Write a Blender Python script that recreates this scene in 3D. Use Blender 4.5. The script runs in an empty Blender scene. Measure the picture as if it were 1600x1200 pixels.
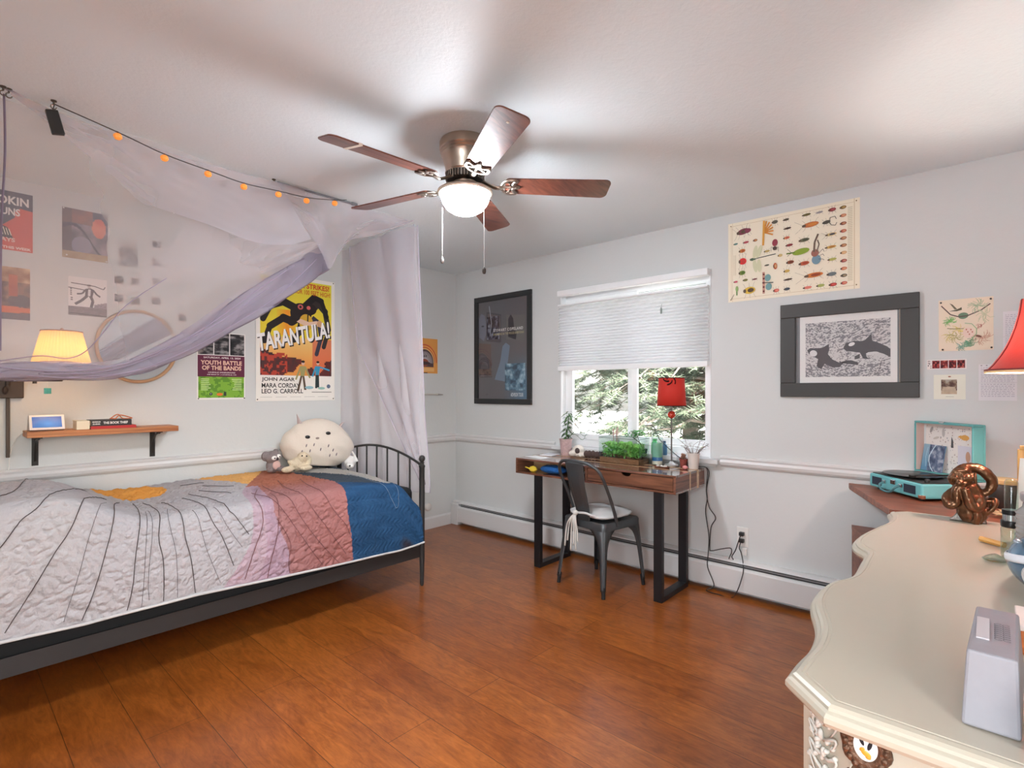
import bpy, bmesh, math, random
from mathutils import Vector, Matrix, Euler
random.seed(7)
SC = bpy.context.scene
COL = SC.collection
PI = math.pi
# ------------------------------------------------------------------ camera, light, exposure
# the room: bed wall at y=3.905, window wall at x=3.48, floor z=0, ceiling z=2.44; the camera stands at x=0, y=0, z=1.30
XW, YW, HC = 3.48, 3.905, 2.44
XL, YF = -1.25, -0.62
PHI = math.radians(42.2)
cam_d = bpy.data.cameras.new('camera'); cam = bpy.data.objects.new('camera', cam_d); COL.objects.link(cam)
cam.location = (0, 0, 1.30); cam.rotation_euler = (PI/2, 0, PHI - PI/2)
cam_d.sensor_width = 36.0; cam_d.lens = 823.0/1600*36; cam_d.shift_y = 10.0/1600
cam_d.clip_start = 0.05; cam_d.clip_end = 200
SC.camera = cam
SC.view_settings.view_transform = 'Standard'; SC.view_settings.look = 'None'
SC.view_settings.gamma = 1.0; SC.view_settings.use_curve_mapping = False
SC.view_settings.exposure = 1.18
try:
    SC.cycles.max_bounces = 10; SC.cycles.diffuse_bounces = 5; SC.cycles.transparent_max_bounces = 16
    SC.cycles.transmission_bounces = 8; SC.cycles.caustics_reflective = False; SC.cycles.caustics_refractive = False
    SC.cycles.sample_clamp_indirect = 6.0
except Exception: pass
W = bpy.data.worlds.new('sky'); SC.world = W; W.use_nodes = True
wn = W.node_tree; wn.nodes.clear()
wo = wn.nodes.new('ShaderNodeOutputWorld'); wb = wn.nodes.new('ShaderNodeBackground')
sky = wn.nodes.new('ShaderNodeTexSky'); sky.sky_type = 'NISHITA'; sky.sun_disc = False
sky.sun_elevation = math.radians(42); sky.sun_rotation = math.radians(200); sky.air_density = 1.2; sky.dust_density = 3.0
hs = wn.nodes.new('ShaderNodeHueSaturation'); hs.inputs['Saturation'].default_value = 0.45
wn.links.new(sky.outputs[0], hs.inputs['Color']); wn.links.new(hs.outputs[0], wb.inputs['Color'])
wb.inputs['Strength'].default_value = 0.62
wn.links.new(wb.outputs[0], wo.inputs[0])

def area(name, loc, rot, sx, sy, power, col=(1,1,1), portal=False, spread=PI):
    l = bpy.data.lights.new(name, 'AREA'); l.shape = 'RECTANGLE'; l.size = sx; l.size_y = sy; l.energy = power; l.color = col
    l.spread = spread
    o = bpy.data.objects.new(name, l); COL.objects.link(o); o.location = loc; o.rotation_euler = rot
    if portal: l.cycles.is_portal = True
    return o
def point(name, loc, power, r, col):
    l = bpy.data.lights.new(name, 'POINT'); l.energy = power; l.shadow_soft_size = r; l.color = col
    o = bpy.data.objects.new(name, l); COL.objects.link(o); o.location = loc
    return o
# sun (high, from the far side of the house, so it lights the garden but not the room)
sl = bpy.data.lights.new('sun', 'SUN'); sl.energy = 14.0; sl.angle = 0.02; sl.color = (1, .96, .9)
so = bpy.data.objects.new('sun', sl); COL.objects.link(so); so.rotation_euler = (math.radians(38), 0, math.radians(-35))
# daylight through the window openings
area('window_portal', (XW+.16, 1.99, 1.48), (0, PI/2, 0), 1.26, 1.25, 10, portal=True)
# added fill lamps outside the two added, unseen windows in wall_front and wall_left
area('fill_front', (-.30, YF-.30, 1.45), (-PI/2, 0, 0), 1.5, 1.3, 7, (.80,.92,1))
area('fill_left', (XL-.30, .0, 1.45), (0, -PI/2, 0), 1.3, 1.1, 27, (.84,.93,1))

# ------------------------------------------------------------------ helpers
def lin1(c):
    c /= 255.0
    return c/12.92 if c <= .04045 else ((c+.055)/1.055)**2.4
def lin(c): return (lin1(c[0]), lin1(c[1]), lin1(c[2]), 1.0)
MC = {}
def mat(name, rgb, rough=.5, metal=0.0, bump=0.0, bscale=60.0, spec=None, coat=0.0, sheen=0.0, trans=0.0, emit=None, es=1.0, var=0.0, vscale=8.0, ior=None, alpha=None):
    if name in MC: return MC[name]
    m = bpy.data.materials.new(name); m.use_nodes = True; MC[name] = m
    nt = m.node_tree; b = nt.nodes['Principled BSDF']
    b.inputs['Base Color'].default_value = lin(rgb); b.inputs['Roughness'].default_value = rough; b.inputs['Metallic'].default_value = metal
    if spec is not None: b.inputs['Specular IOR Level'].default_value = spec
    if coat: b.inputs['Coat Weight'].default_value = coat; b.inputs['Coat Roughness'].default_value = .08
    if sheen: b.inputs['Sheen Weight'].default_value = sheen
    if trans: b.inputs['Transmission Weight'].default_value = trans
    if ior: b.inputs['IOR'].default_value = ior
    if emit: b.inputs['Emission Color'].default_value = lin(emit); b.inputs['Emission Strength'].default_value = es
    tc = None
    if bump or var:
        tc = nt.nodes.new('ShaderNodeTexCoord')
    if var:
        n = nt.nodes.new('ShaderNodeTexNoise'); n.inputs['Scale'].default_value = vscale; n.inputs['Detail'].default_value = 5
        nt.links.new(tc.outputs['Object'], n.inputs['Vector'])
        mx = nt.nodes.new('ShaderNodeMix'); mx.data_type = 'RGBA'
        a = lin(rgb); mx.inputs['A'].default_value = tuple(v*(1-var) for v in a[:3])+(1,); mx.inputs['B'].default_value = tuple(min(1, v*(1+var)) for v in a[:3])+(1,)
        nt.links.new(n.outputs['Fac'], mx.inputs['Factor']); nt.links.new(mx.outputs['Result'], b.inputs['Base Color'])
    if bump:
        n2 = nt.nodes.new('ShaderNodeTexNoise'); n2.inputs['Scale'].default_value = bscale; n2.inputs['Detail'].default_value = 4
        nt.links.new(tc.outputs['Object'], n2.inputs['Vector'])
        bp = nt.nodes.new('ShaderNodeBump'); bp.inputs['Strength'].default_value = bump; bp.inputs['Distance'].default_value = .01
        nt.links.new(n2.outputs['Fac'], bp.inputs['Height']); nt.links.new(bp.outputs[0], b.inputs['Normal'])
    return m
def colmat(name, rough=.55, bump=0, bscale=200, spec=.3):
    if name in MC: return MC[name]
    m = mat(name, (255,255,255), rough, bump=bump, bscale=bscale, spec=spec)
    nt = m.node_tree; a = nt.nodes.new('ShaderNodeAttribute'); a.attribute_name = 'Col'
    nt.links.new(a.outputs['Color'], nt.nodes['Principled BSDF'].inputs['Base Color'])
    return m
def glass(name, tint=(255,255,255), refl=1.0, rough=0.0):
    """thin pane: clear with a Fresnel reflection"""
    if name in MC: return MC[name]
    m = bpy.data.materials.new(name); m.use_nodes = True; MC[name] = m
    nt = m.node_tree; nt.nodes.clear(); o = nt.nodes.new('ShaderNodeOutputMaterial')
    t = nt.nodes.new('ShaderNodeBsdfTransparent'); t.inputs[0].default_value = lin(tint)
    g = nt.nodes.new('ShaderNodeBsdfGlossy'); g.inputs['Roughness'].default_value = rough
    lw = nt.nodes.new('ShaderNodeLayerWeight'); lw.inputs[0].default_value = .5
    f5 = nt.nodes.new('ShaderNodeMath'); f5.operation = 'POWER'; f5.inputs[1].default_value = 4.0; nt.links.new(lw.outputs['Facing'], f5.inputs[0])
    f = nt.nodes.new('ShaderNodeMath'); f.operation = 'MULTIPLY_ADD'; f.inputs[1].default_value = .80; f.inputs[2].default_value = .035; nt.links.new(f5.outputs[0], f.inputs[0])
    mu = nt.nodes.new('ShaderNodeMath'); mu.operation = 'MULTIPLY'; mu.inputs[1].default_value = refl
    mx = nt.nodes.new('ShaderNodeMixShader')
    nt.links.new(f.outputs[0], mu.inputs[0]); nt.links.new(mu.outputs[0], mx.inputs[0]); nt.links.new(t.outputs[0], mx.inputs[1]); nt.links.new(g.outputs[0], mx.inputs[2]); nt.links.new(mx.outputs[0], o.inputs[0])
    return m
def sheer(name, rgb, fac, trl=.5):
    """gauze: part clear, part diffuse and translucent cloth, denser where seen edge-on"""
    if name in MC: return MC[name]
    m = bpy.data.materials.new(name); m.use_nodes = True; MC[name] = m
    nt = m.node_tree; nt.nodes.clear(); o = nt.nodes.new('ShaderNodeOutputMaterial')
    t = nt.nodes.new('ShaderNodeBsdfTransparent'); d = nt.nodes.new('ShaderNodeBsdfDiffuse'); r = nt.nodes.new('ShaderNodeBsdfTranslucent')
    d.inputs[0].default_value = lin(rgb); r.inputs[0].default_value = lin(rgb)
    m1 = nt.nodes.new('ShaderNodeMixShader'); m1.inputs[0].default_value = trl
    nt.links.new(d.outputs[0], m1.inputs[1]); nt.links.new(r.outputs[0], m1.inputs[2])
    lw = nt.nodes.new('ShaderNodeLayerWeight'); lw.inputs[0].default_value = .35
    mr = nt.nodes.new('ShaderNodeMapRange'); mr.inputs['To Min'].default_value = fac; mr.inputs['To Max'].default_value = min(1, fac+.35)
    nt.links.new(lw.outputs['Facing'], mr.inputs['Value'])
    m2 = nt.nodes.new('ShaderNodeMixShader'); nt.links.new(mr.outputs[0], m2.inputs[0])
    nt.links.new(t.outputs[0], m2.inputs[1]); nt.links.new(m1.outputs[0], m2.inputs[2]); nt.links.new(m2.outputs[0], o.inputs[0])
    return m
def wood(name, c1, c2, axis='Y', rough=.35, scale=3.0, ring=9.0, coat=0.0, bump=.05):
    """grain runs along the given object axis"""
    if name in MC: return MC[name]
    m = mat(name, c1, rough, coat=coat); nt = m.node_tree; b = nt.nodes['Principled BSDF']
    tc = nt.nodes.new('ShaderNodeTexCoord'); mp = nt.nodes.new('ShaderNodeMapping')
    s = {'X': (scale*.25, scale*3, scale*3), 'Y': (scale*3, scale*.25, scale*3), 'Z': (scale*3, scale*3, scale*.25)}[axis]
    mp.inputs['Scale'].default_value = s
    n = nt.nodes.new('ShaderNodeTexNoise'); n.inputs['Scale'].default_value = ring; n.inputs['Detail'].default_value = 7; n.inputs['Distortion'].default_value = 1.2
    r = nt.nodes.new('ShaderNodeValToRGB'); r.color_ramp.elements[0].position = .32; r.color_ramp.elements[0].color = lin(c2)
    r.color_ramp.elements[1].position = .66; r.color_ramp.elements[1].color = lin(c1)
    nt.links.new(tc.outputs['Object'], mp.inputs[0]); nt.links.new(mp.outputs[0], n.inputs['Vector']); nt.links.new(n.outputs['Fac'], r.inputs[0]); nt.links.new(r.outputs[0], b.inputs['Base Color'])
    bp = nt.nodes.new('ShaderNodeBump'); bp.inputs['Strength'].default_value = bump; bp.inputs['Distance'].default_value = .003
    nt.links.new(n.outputs['Fac'], bp.inputs['Height']); nt.links.new(bp.outputs[0], b.inputs['Normal'])
    return m

ORG = {}
class MB:
    def __init__(s): s.v = []; s.f = []; s.m = []; s.c = []; s.mi = 0; s.col = None
    def add(s, vs, fs, col=None):
        o = len(s.v); s.v += [Vector(p) for p in vs]
        for f in fs:
            s.f.append(tuple(i+o for i in f)); s.m.append(s.mi); s.c.append(col if col is not None else s.col)
        return s
    def box(s, a, b, col=None):
        x0,y0,z0 = a; x1,y1,z1 = b
        x0,x1 = min(x0,x1),max(x0,x1); y0,y1 = min(y0,y1),max(y0,y1); z0,z1 = min(z0,z1),max(z0,z1)
        return s.add([(x0,y0,z0),(x1,y0,z0),(x1,y1,z0),(x0,y1,z0),(x0,y0,z1),(x1,y0,z1),(x1,y1,z1),(x0,y1,z1)],
                     [(0,3,2,1),(4,5,6,7),(0,1,5,4),(1,2,6,5),(2,3,7,6),(3,0,4,7)], col)
    def obox(s, c, size, rz=0, rx=0, ry=0):
        M = Matrix.Translation(c) @ Euler((rx,ry,rz)).to_matrix().to_4x4()
        a,b,d = size[0]/2,size[1]/2,size[2]/2
        vs = [M @ Vector(p) for p in [(-a,-b,-d),(a,-b,-d),(a,b,-d),(-a,b,-d),(-a,-b,d),(a,-b,d),(a,b,d),(-a,b,d)]]
        return s.add(vs, [(0,3,2,1),(4,5,6,7),(0,1,5,4),(1,2,6,5),(2,3,7,6),(3,0,4,7)])
    def tube(s, pts, r, n=8, caps=True, flat=None):
        pts = [Vector(p) for p in pts]; k = len(pts)
        rs = r if isinstance(r, (list,tuple)) else [r]*k
        up = None; rings = []
        for i,p in enumerate(pts):
            t = (pts[min(i+1,k-1)] - pts[max(i-1,0)])
            if t.length < 1e-9: t = Vector((0,0,1))
            t.normalize()
            if up is None:
                up = Vector((0,0,1)) if abs(t.z) < .9 else Vector((1,0,0))
            up = (up - t*up.dot(t))
            if up.length < 1e-6: up = t.orthogonal()
            up.normalize(); sd = t.cross(up)
            fl = flat or 1.0
            rings.append([p + sd*math.cos(2*PI*j/n)*rs[i] + up*math.sin(2*PI*j/n)*rs[i]*fl for j in range(n)])
        vs = [q for ring in rings for q in ring]; fs = []
        for i in range(k-1):
            for j in range(n):
                a = i*n+j; b = i*n+(j+1)%n
                fs.append((a,b,b+n,a+n))
        if caps: fs.append(tuple(range(n-1,-1,-1))); fs.append(tuple(range((k-1)*n, k*n)))
        return s.add(vs, fs)
    def lathe(s, prof, c=(0,0,0), n=32, ax='Z', caps=True, sx=1, sy=1):
        vs = []; k = len(prof)
        for r,z in prof:
            for j in range(n):
                a = 2*PI*j/n; p = (r*math.cos(a)*sx, r*math.sin(a)*sy, z)
                if ax == 'X': p = (p[2], p[0], p[1])
                if ax == 'Y': p = (p[1], p[2], p[0])
                vs.append((p[0]+c[0], p[1]+c[1], p[2]+c[2]))
        fs = []
        for i in range(k-1):
            for j in range(n):
                a = i*n+j; b = i*n+(j+1)%n
                fs.append((a,b,b+n,a+n))
        if caps:
            if prof[0][0] > 1e-5: fs.append(tuple(range(n-1,-1,-1)))
            if prof[-1][0] > 1e-5: fs.append(tuple(range((k-1)*n,k*n)))
        return s.add(vs, fs)
    def ell(s, c, r, nu=20, nv=12, rot=(0,0,0), fn=None):
        M = Euler(rot).to_matrix(); vs = []
        for i in range(nv+1):
            th = PI*i/nv
            for j in range(nu):
                a = 2*PI*j/nu
                d = Vector((math.sin(th)*math.cos(a), math.sin(th)*math.sin(a), math.cos(th)))
                k = fn(d) if fn else 1
                p = M @ Vector((d.x*r[0]*k, d.y*r[1]*k, d.z*r[2]*k))
                vs.append((p.x+c[0], p.y+c[1], p.z+c[2]))
        fs = []
        for i in range(nv):
            for j in range(nu):
                a = i*nu+j; b = i*nu+(j+1)%nu
                fs.append((a,a+nu,b+nu,b))
        return s.add(vs, fs)
    def prism(s, poly, z0, z1):
        n = len(poly); vs = [(x,y,z0) for x,y in poly]+[(x,y,z1) for x,y in poly]
        fs = [tuple(range(n-1,-1,-1)), tuple(range(n,2*n))]+[(i,(i+1)%n,n+(i+1)%n,n+i) for i in range(n)]
        return s.add(vs, fs)
    def grid(s, nu, nv, fn, cfn=None):
        vs = [fn(i/nu, j/nv) for j in range(nv+1) for i in range(nu+1)]
        o = len(s.v); s.v += [Vector(p) for p in vs]
        for j in range(nv):
            for i in range(nu):
                a = j*(nu+1)+i
                s.f.append((o+a,o+a+1,o+a+nu+2,o+a+nu+1)); s.m.append(s.mi)
                s.c.append(cfn((i+.5)/nu,(j+.5)/nv) if cfn else s.col)
        return s
    def xform(s, M, start=0):
        for i in range(start, len(s.v)): s.v[i] = M @ s.v[i]
        return s
    def build(s, name, mats, parent=None, smooth=0, bevel=0, sub=0, solid=0, soff=-1, remesh=0, local=False, tags=None, vcol=None, disp=None):
        me = bpy.data.meshes.new(name)
        if parent is not None and not local:
            off = ORG[parent.name]
        elif parent is None:
            xs=[v.x for v in s.v]; ys=[v.y for v in s.v]; zs=[v.z for v in s.v]
            off = Vector(((min(xs)+max(xs))/2,(min(ys)+max(ys))/2,min(zs)))
        else: off = Vector((0,0,0))
        me.from_pydata([tuple(v-off) for v in s.v], [], s.f)
        if not isinstance(mats,(list,tuple)): mats=[mats]
        for m in mats: me.materials.append(m)
        me.polygons.foreach_set('material_index', s.m)
        if any(c is not None for c in s.c):
            ca = me.color_attributes.new('Col','FLOAT_COLOR','CORNER')
            buf = []
            for p,c in zip(me.polygons, s.c):
                cc = list(c if c is not None else (1,1,1,1))
                buf += cc*p.loop_total
            ca.data.foreach_set('color', buf)
        if vcol is not None:
            ca = me.color_attributes.new('Col','FLOAT_COLOR','POINT')
            buf = []
            for c in vcol: buf += list(c)
            ca.data.foreach_set('color', buf)
        me.validate(); me.update()
        if smooth:
            me.polygons.foreach_set('use_smooth',[True]*len(me.polygons))
            if smooth < 3: me.set_sharp_from_angle(angle=smooth)
        o = bpy.data.objects.new(name, me); COL.objects.link(o)
        if parent is not None:
            o.parent = parent; ORG[o.name] = off
        else:
            o.location = off; ORG[o.name] = off
        if solid:
            md = o.modifiers.new('s','SOLIDIFY'); md.thickness = solid; md.offset = soff
        if remesh:
            md = o.modifiers.new('r','REMESH'); md.mode='VOXEL'; md.voxel_size = remesh; md.use_smooth_shade = True
            md = o.modifiers.new('sm','SMOOTH'); md.iterations = 4; md.factor=.5
        if bevel:
            md = o.modifiers.new('b','BEVEL'); md.width = bevel; md.segments = 2; md.limit_method='ANGLE'; md.angle_limit=.6
        if sub:
            md = o.modifiers.new('u','SUBSURF'); md.levels = sub; md.render_levels = sub
        if tags: tag(o,*tags)
        return o
def tag(o, label, cat=None, group=None, kind=None):
    if label: o['label'] = label
    if cat: o['category'] = cat
    if group: o['group'] = group
    if kind: o['kind'] = kind
    return o
def thing(name, loc, label, cat, group=None, rz=0):
    o = bpy.data.objects.new(name, None); COL.objects.link(o); o.empty_display_size=.05
    o.location = loc; o.rotation_euler = (0,0,rz); ORG[o.name] = Vector(loc)
    return tag(o, label, cat, group)
def struct(o): o['kind']='structure'; return o
def lerp(a,b,t): return a+(b-a)*t
def interp(xs, ys, x):
    if x <= xs[0]: return ys[0]
    for i in range(len(xs)-1):
        if x <= xs[i+1]:
            return lerp(ys[i],ys[i+1],(x-xs[i])/(xs[i+1]-xs[i]))
    return ys[-1]
def smst(a,b,x):
    t = max(0,min(1,(x-a)/(b-a))); return t*t*(3-2*t)
def hsh(i,j,k=0):
    n = (i*374761393 + j*668265263 + k*2147483647 + 1013904223) & 0xffffffff
    n = ((n ^ (n>>13))*1274126177) & 0xffffffff
    return ((n ^ (n>>16)) & 0xffff)/65535.0
def vn(x,y,k=0):
    i=math.floor(x); j=math.floor(y); u=x-i; v=y-j; u=u*u*(3-2*u); v=v*v*(3-2*v)
    return lerp(lerp(hsh(i,j,k),hsh(i+1,j,k),u), lerp(hsh(i,j+1,k),hsh(i+1,j+1,k),u), v)
def fbm(x,y,k=0,o=3): return sum(vn(x*2**q,y*2**q,k+q)*.5**q for q in range(o))/sum(.5**q for q in range(o))
def spline(pts, m=8):
    P=[Vector(p) for p in pts]; out=[]
    for i in range(len(P)-1):
        p0=P[max(i-1,0)];p1=P[i];p2=P[i+1];p3=P[min(i+2,len(P)-1)]
        for q in range(m):
            t=q/m; out.append(.5*((2*p1)+(p2-p0)*t+(2*p0-5*p1+4*p2-p3)*t*t+(3*p1-p0-3*p2+p3)*t**3))
    out.append(P[-1]); return out
# measured sight lines: a pixel of the photograph meets the named real plane
_fx,_fy=math.cos(PHI),math.sin(PHI); _rx,_ry=math.sin(PHI),-math.cos(PHI)
def at(u,v,ax,val):
    a=(u-800)/823.; b=-(v-610)/823.; d=(_fx+a*_rx,_fy+a*_ry,b)
    t = val/d[0] if ax=='x' else (val/d[1] if ax=='y' else (val-1.30)/d[2])
    return Vector((t*d[0],t*d[1],1.30+t*d[2]))

# flat printed matter: coordinates a (right) and b (up) in metres from the lower left corner of the sheet
class Art(MB):
    def __init__(s, origin, side, w, h, thick=.0012, paper=(240,238,230)):
        super().__init__(); s.o=Vector(origin); s.w=w; s.h=h; s.k=0
        s.R,s.N = {'right':(Vector((0,-1,0)),Vector((-1,0,0))),'back':(Vector((1,0,0)),Vector((0,-1,0)))}[side] if isinstance(side,str) else side
        s.U=Vector((0,0,1)) if isinstance(side,str) else s.N.cross(s.R); s.t=thick
        if paper is not None:
            P=[s.P(a,b,q) for q in (-thick,0) for a,b in ((0,0),(w,0),(w,h),(0,h))]
            s.add(P,[(0,3,2,1),(4,5,6,7),(0,1,5,4),(1,2,6,5),(2,3,7,6),(3,0,4,7)],lin(paper))
        s.k=1
    def P(s,a,b,off): return s.o+s.R*a+s.U*b+s.N*(s.t+off)
    def lay(s): s.k+=1
    def poly(s,pts,c):
        z=s.k*.00012; s.add([s.P(a,b,z) for a,b in pts],[tuple(range(len(pts)))],lin(c)); s.k+=.1
    def rect(s,a0,b0,a1,b1,c): s.poly([(a0,b0),(a1,b0),(a1,b1),(a0,b1)],c)
    def ellp(s,a,b,ra,rb,c,rot=0,n=16):
        cr,sr=math.cos(rot),math.sin(rot)
        s.poly([(a+ra*math.cos(2*PI*i/n)*cr-rb*math.sin(2*PI*i/n)*sr, b+ra*math.cos(2*PI*i/n)*sr+rb*math.sin(2*PI*i/n)*cr) for i in range(n)],c)
    def line(s,pts,w,c):
        z=s.k*.00012
        for (a0,b0),(a1,b1) in zip(pts,pts[1:]):
            L=math.hypot(a1-a0,b1-b0) or 1e-6; nx,ny=-(b1-b0)/L*w/2,(a1-a0)/L*w/2
            s.add([s.P(a0-nx,b0-ny,z),s.P(a1-nx,b1-ny,z),s.P(a1+nx,b1+ny,z),s.P(a0+nx,b0+ny,z)],[(0,1,2,3)],lin(c))
        s.k+=.1
    def patch(s,a0,b0,a1,b1,nu,nv,fn):
        z=s.k*.00012
        for j in range(nv):
            for i in range(nu):
                u0,u1=i/nu,(i+1)/nu; v0,v1=j/nv,(j+1)/nv
                A0,A1=lerp(a0,a1,u0),lerp(a0,a1,u1); B0,B1=lerp(b0,b1,v0),lerp(b0,b1,v1)
                c=fn((u0+u1)/2,(v0+v1)/2)
                if c is None: continue
                s.add([s.P(A0,B0,z),s.P(A1,B0,z),s.P(A1,B1,z),s.P(A0,B1,z)],[(0,1,2,3)],lin(c))
        s.k+=.1
    def text(s,txt,a,b,w,h,c,bold=.0,rot=0,shear=0,space=1.0):
        vs,fs=textmesh(txt,bold,space,shear)
        xs=[v[0] for v in vs]; ys=[v[1] for v in vs]; x0,x1,y0,y1=min(xs),max(xs),min(ys),max(ys)
        z=s.k*.00012; cr,sr=math.cos(rot),math.sin(rot); P=[]
        for x,y in vs:
            p=(x-x0)/(x1-x0)*w; q=(y-y0)/(y1-y0)*h
            P.append(s.P(a+p*cr-q*sr,b+p*sr+q*cr,z))
        s.add(P,fs,lin(c)); s.k+=.1
TM={}
def textmesh(txt,bold=0,space=1.0,shear=0):
    key=(txt,bold,space,shear)
    if key in TM: return TM[key]
    cu=bpy.data.curves.new('t','FONT'); cu.body=txt; cu.size=1; cu.offset=bold; cu.space_character=space; cu.shear=shear; cu.resolution_u=3
    o=bpy.data.objects.new('t',cu); COL.objects.link(o)
    dg=bpy.context.evaluated_depsgraph_get(); me=bpy.data.meshes.new_from_object(o.evaluated_get(dg))
    vs=[(v.co.x,v.co.y) for v in me.vertices]; fs=[tuple(p.vertices) for p in me.polygons]
    bpy.data.objects.remove(o); bpy.data.curves.remove(cu); bpy.data.meshes.remove(me)
    TM[key]=(vs,fs); return TM[key]
# ------------------------------------------------------------------ the room shell
def wallmat(name, rgb, bump, scale, rough=.7):
    m = mat(name, rgb, rough, spec=.3); nt=m.node_tree; b=nt.nodes['Principled BSDF']
    tc=nt.nodes.new('ShaderNodeTexCoord')
    n=nt.nodes.new('ShaderNodeTexNoise'); n.inputs['Scale'].default_value=scale; n.inputs['Detail'].default_value=6; n.inputs['Roughness'].default_value=.6
    v=nt.nodes.new('ShaderNodeTexNoise'); v.inputs['Scale'].default_value=scale*.22; v.inputs['Detail'].default_value=3; v.inputs['Distortion'].default_value=1.5
    ad=nt.nodes.new('ShaderNodeMath'); ad.operation='ADD'
    bp=nt.nodes.new('ShaderNodeBump'); bp.inputs['Strength'].default_value=bump; bp.inputs['Distance'].default_value=.004
    nt.links.new(tc.outputs['Object'],n.inputs['Vector']); nt.links.new(tc.outputs['Object'],v.inputs['Vector'])
    nt.links.new(n.outputs['Fac'],ad.inputs[0]); nt.links.new(v.outputs['Fac'],ad.inputs[1]); nt.links.new(ad.outputs[0],bp.inputs['Height']); nt.links.new(bp.outputs[0],b.inputs['Normal'])
    return m
M_wall = wallmat('grey_wall_paint',(209,211,210),.22,38)
M_ceil = wallmat('ceiling_paint',(231,241,245),.30,70,rough=.5)
M_trim = mat('trim_paint',(212,211,210),.4)
M_white = mat('white_vinyl',(238,239,240),.35)
# floor: laminate planks running along y, 0.205 wide
M_floor = mat('laminate',(150,88,45),.3,coat=.22); nt=M_floor.node_tree; b=nt.nodes['Principled BSDF']
tc=nt.nodes.new('ShaderNodeTexCoord'); mp=nt.nodes.new('ShaderNodeMapping'); mp.inputs['Rotation'].default_value=(0,0,PI/2)
mp.inputs['Location'].default_value=(0,.184,0)
br=nt.nodes.new('ShaderNodeTexBrick'); br.offset=.37; br.offset_frequency=2; br.inputs['Scale'].default_value=1.0
br.inputs['Brick Width'].default_value=1.85; br.inputs['Row Height'].default_value=.2; br.inputs['Mortar Size'].default_value=.0012; br.inputs['Mortar Smooth'].default_value=.2; br.inputs['Bias'].default_value=0
br.inputs['Color1'].default_value=lin((182,106,44)); br.inputs['Color2'].default_value=lin((160,88,34)); br.inputs['Mortar'].default_value=lin((62,30,14))
nt.links.new(tc.outputs['Object'],mp.inputs[0]); nt.links.new(mp.outputs[0],br.inputs['Vector'])
mp2=nt.nodes.new('ShaderNodeMapping'); mp2.inputs['Scale'].default_value=(14,2.2,14); nt.links.new(tc.outputs['Object'],mp2.inputs[0])
n1=nt.nodes.new('ShaderNodeTexNoise'); n1.inputs['Scale'].default_value=2.6; n1.inputs['Detail'].default_value=9; n1.inputs['Roughness'].default_value=.68; n1.inputs['Distortion'].default_value=1.8
nt.links.new(mp2.outputs[0],n1.inputs['Vector'])
n2=nt.nodes.new('ShaderNodeTexNoise'); n2.inputs['Scale'].default_value=5; n2.inputs['Detail'].default_value=9; n2.inputs['Roughness'].default_value=.72; n2.inputs['Distortion'].default_value=1.0
mp3=nt.nodes.new('ShaderNodeMapping'); mp3.inputs['Scale'].default_value=(2.6,1,1); nt.links.new(tc.outputs['Object'],mp3.inputs[0]); nt.links.new(mp3.outputs[0],n2.inputs['Vector'])
r1=nt.nodes.new('ShaderNodeValToRGB'); r1.color_ramp.elements[0].position=.3; r1.color_ramp.elements[0].color=(.46,.40,.34,1); r1.color_ramp.elements[1].position=.7; r1.color_ramp.elements[1].color=(1,1,1,1)
r2=nt.nodes.new('ShaderNodeValToRGB'); r2.color_ramp.elements[0].position=.36; r2.color_ramp.elements[0].color=(.58,.50,.44,1); r2.color_ramp.elements[1].position=.6; r2.color_ramp.elements[1].color=(1,1,1,1)
nt.links.new(n1.outputs['Fac'],r1.inputs[0]); nt.links.new(n2.outputs['Fac'],r2.inputs[0])
m1=nt.nodes.new('ShaderNodeMix'); m1.data_type='RGBA'; m1.blend_type='MULTIPLY'; m1.inputs['Factor'].default_value=.92
m2=nt.nodes.new('ShaderNodeMix'); m2.data_type='RGBA'; m2.blend_type='MULTIPLY'; m2.inputs['Factor'].default_value=.8
nt.links.new(br.outputs['Color'],m1.inputs['A']); nt.links.new(r1.outputs[0],m1.inputs['B']); nt.links.new(m1.outputs['Result'],m2.inputs['A']); nt.links.new(r2.outputs[0],m2.inputs['B']); nt.links.new(m2.outputs['Result'],b.inputs['Base Color'])
b.inputs['Coat Roughness'].default_value=.24
bp=nt.nodes.new('ShaderNodeBump'); bp.inputs['Strength'].default_value=.12; bp.inputs['Distance'].default_value=.002; nt.links.new(n1.outputs['Fac'],bp.inputs['Height']); nt.links.new(bp.outputs[0],b.inputs['Normal'])
mr=nt.nodes.new('ShaderNodeMapRange'); mr.inputs['To Min'].default_value=.24; mr.inputs['To Max'].default_value=.36; nt.links.new(n2.outputs['Fac'],mr.inputs['Value']); nt.links.new(mr.outputs[0],b.inputs['Roughness'])

T=.14
struct(MB().box((XL-T,YF-T,-.1),(XW+T,YW+T,0)).build('floor',M_floor))
struct(MB().box((XL-T,YF-T,HC),(XW+T,YW+T,HC+.1)).build('ceiling',M_ceil))
struct(MB().box((XL-T,YW,0),(XW+T,YW+T,HC)).build('wall_back',M_wall))
WY0,WY1,WZ0,WZ1 = 1.371,2.615,.845,2.11
w=MB(); w.box((XW,YF-T,0),(XW+T,WY0,HC)); w.box((XW,WY1,0),(XW+T,YW,HC)); w.box((XW,WY0,0),(XW+T,WY1,WZ0)); w.box((XW,WY0,WZ1),(XW+T,WY1,HC))
struct(w.build('wall_right',M_wall))
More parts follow.
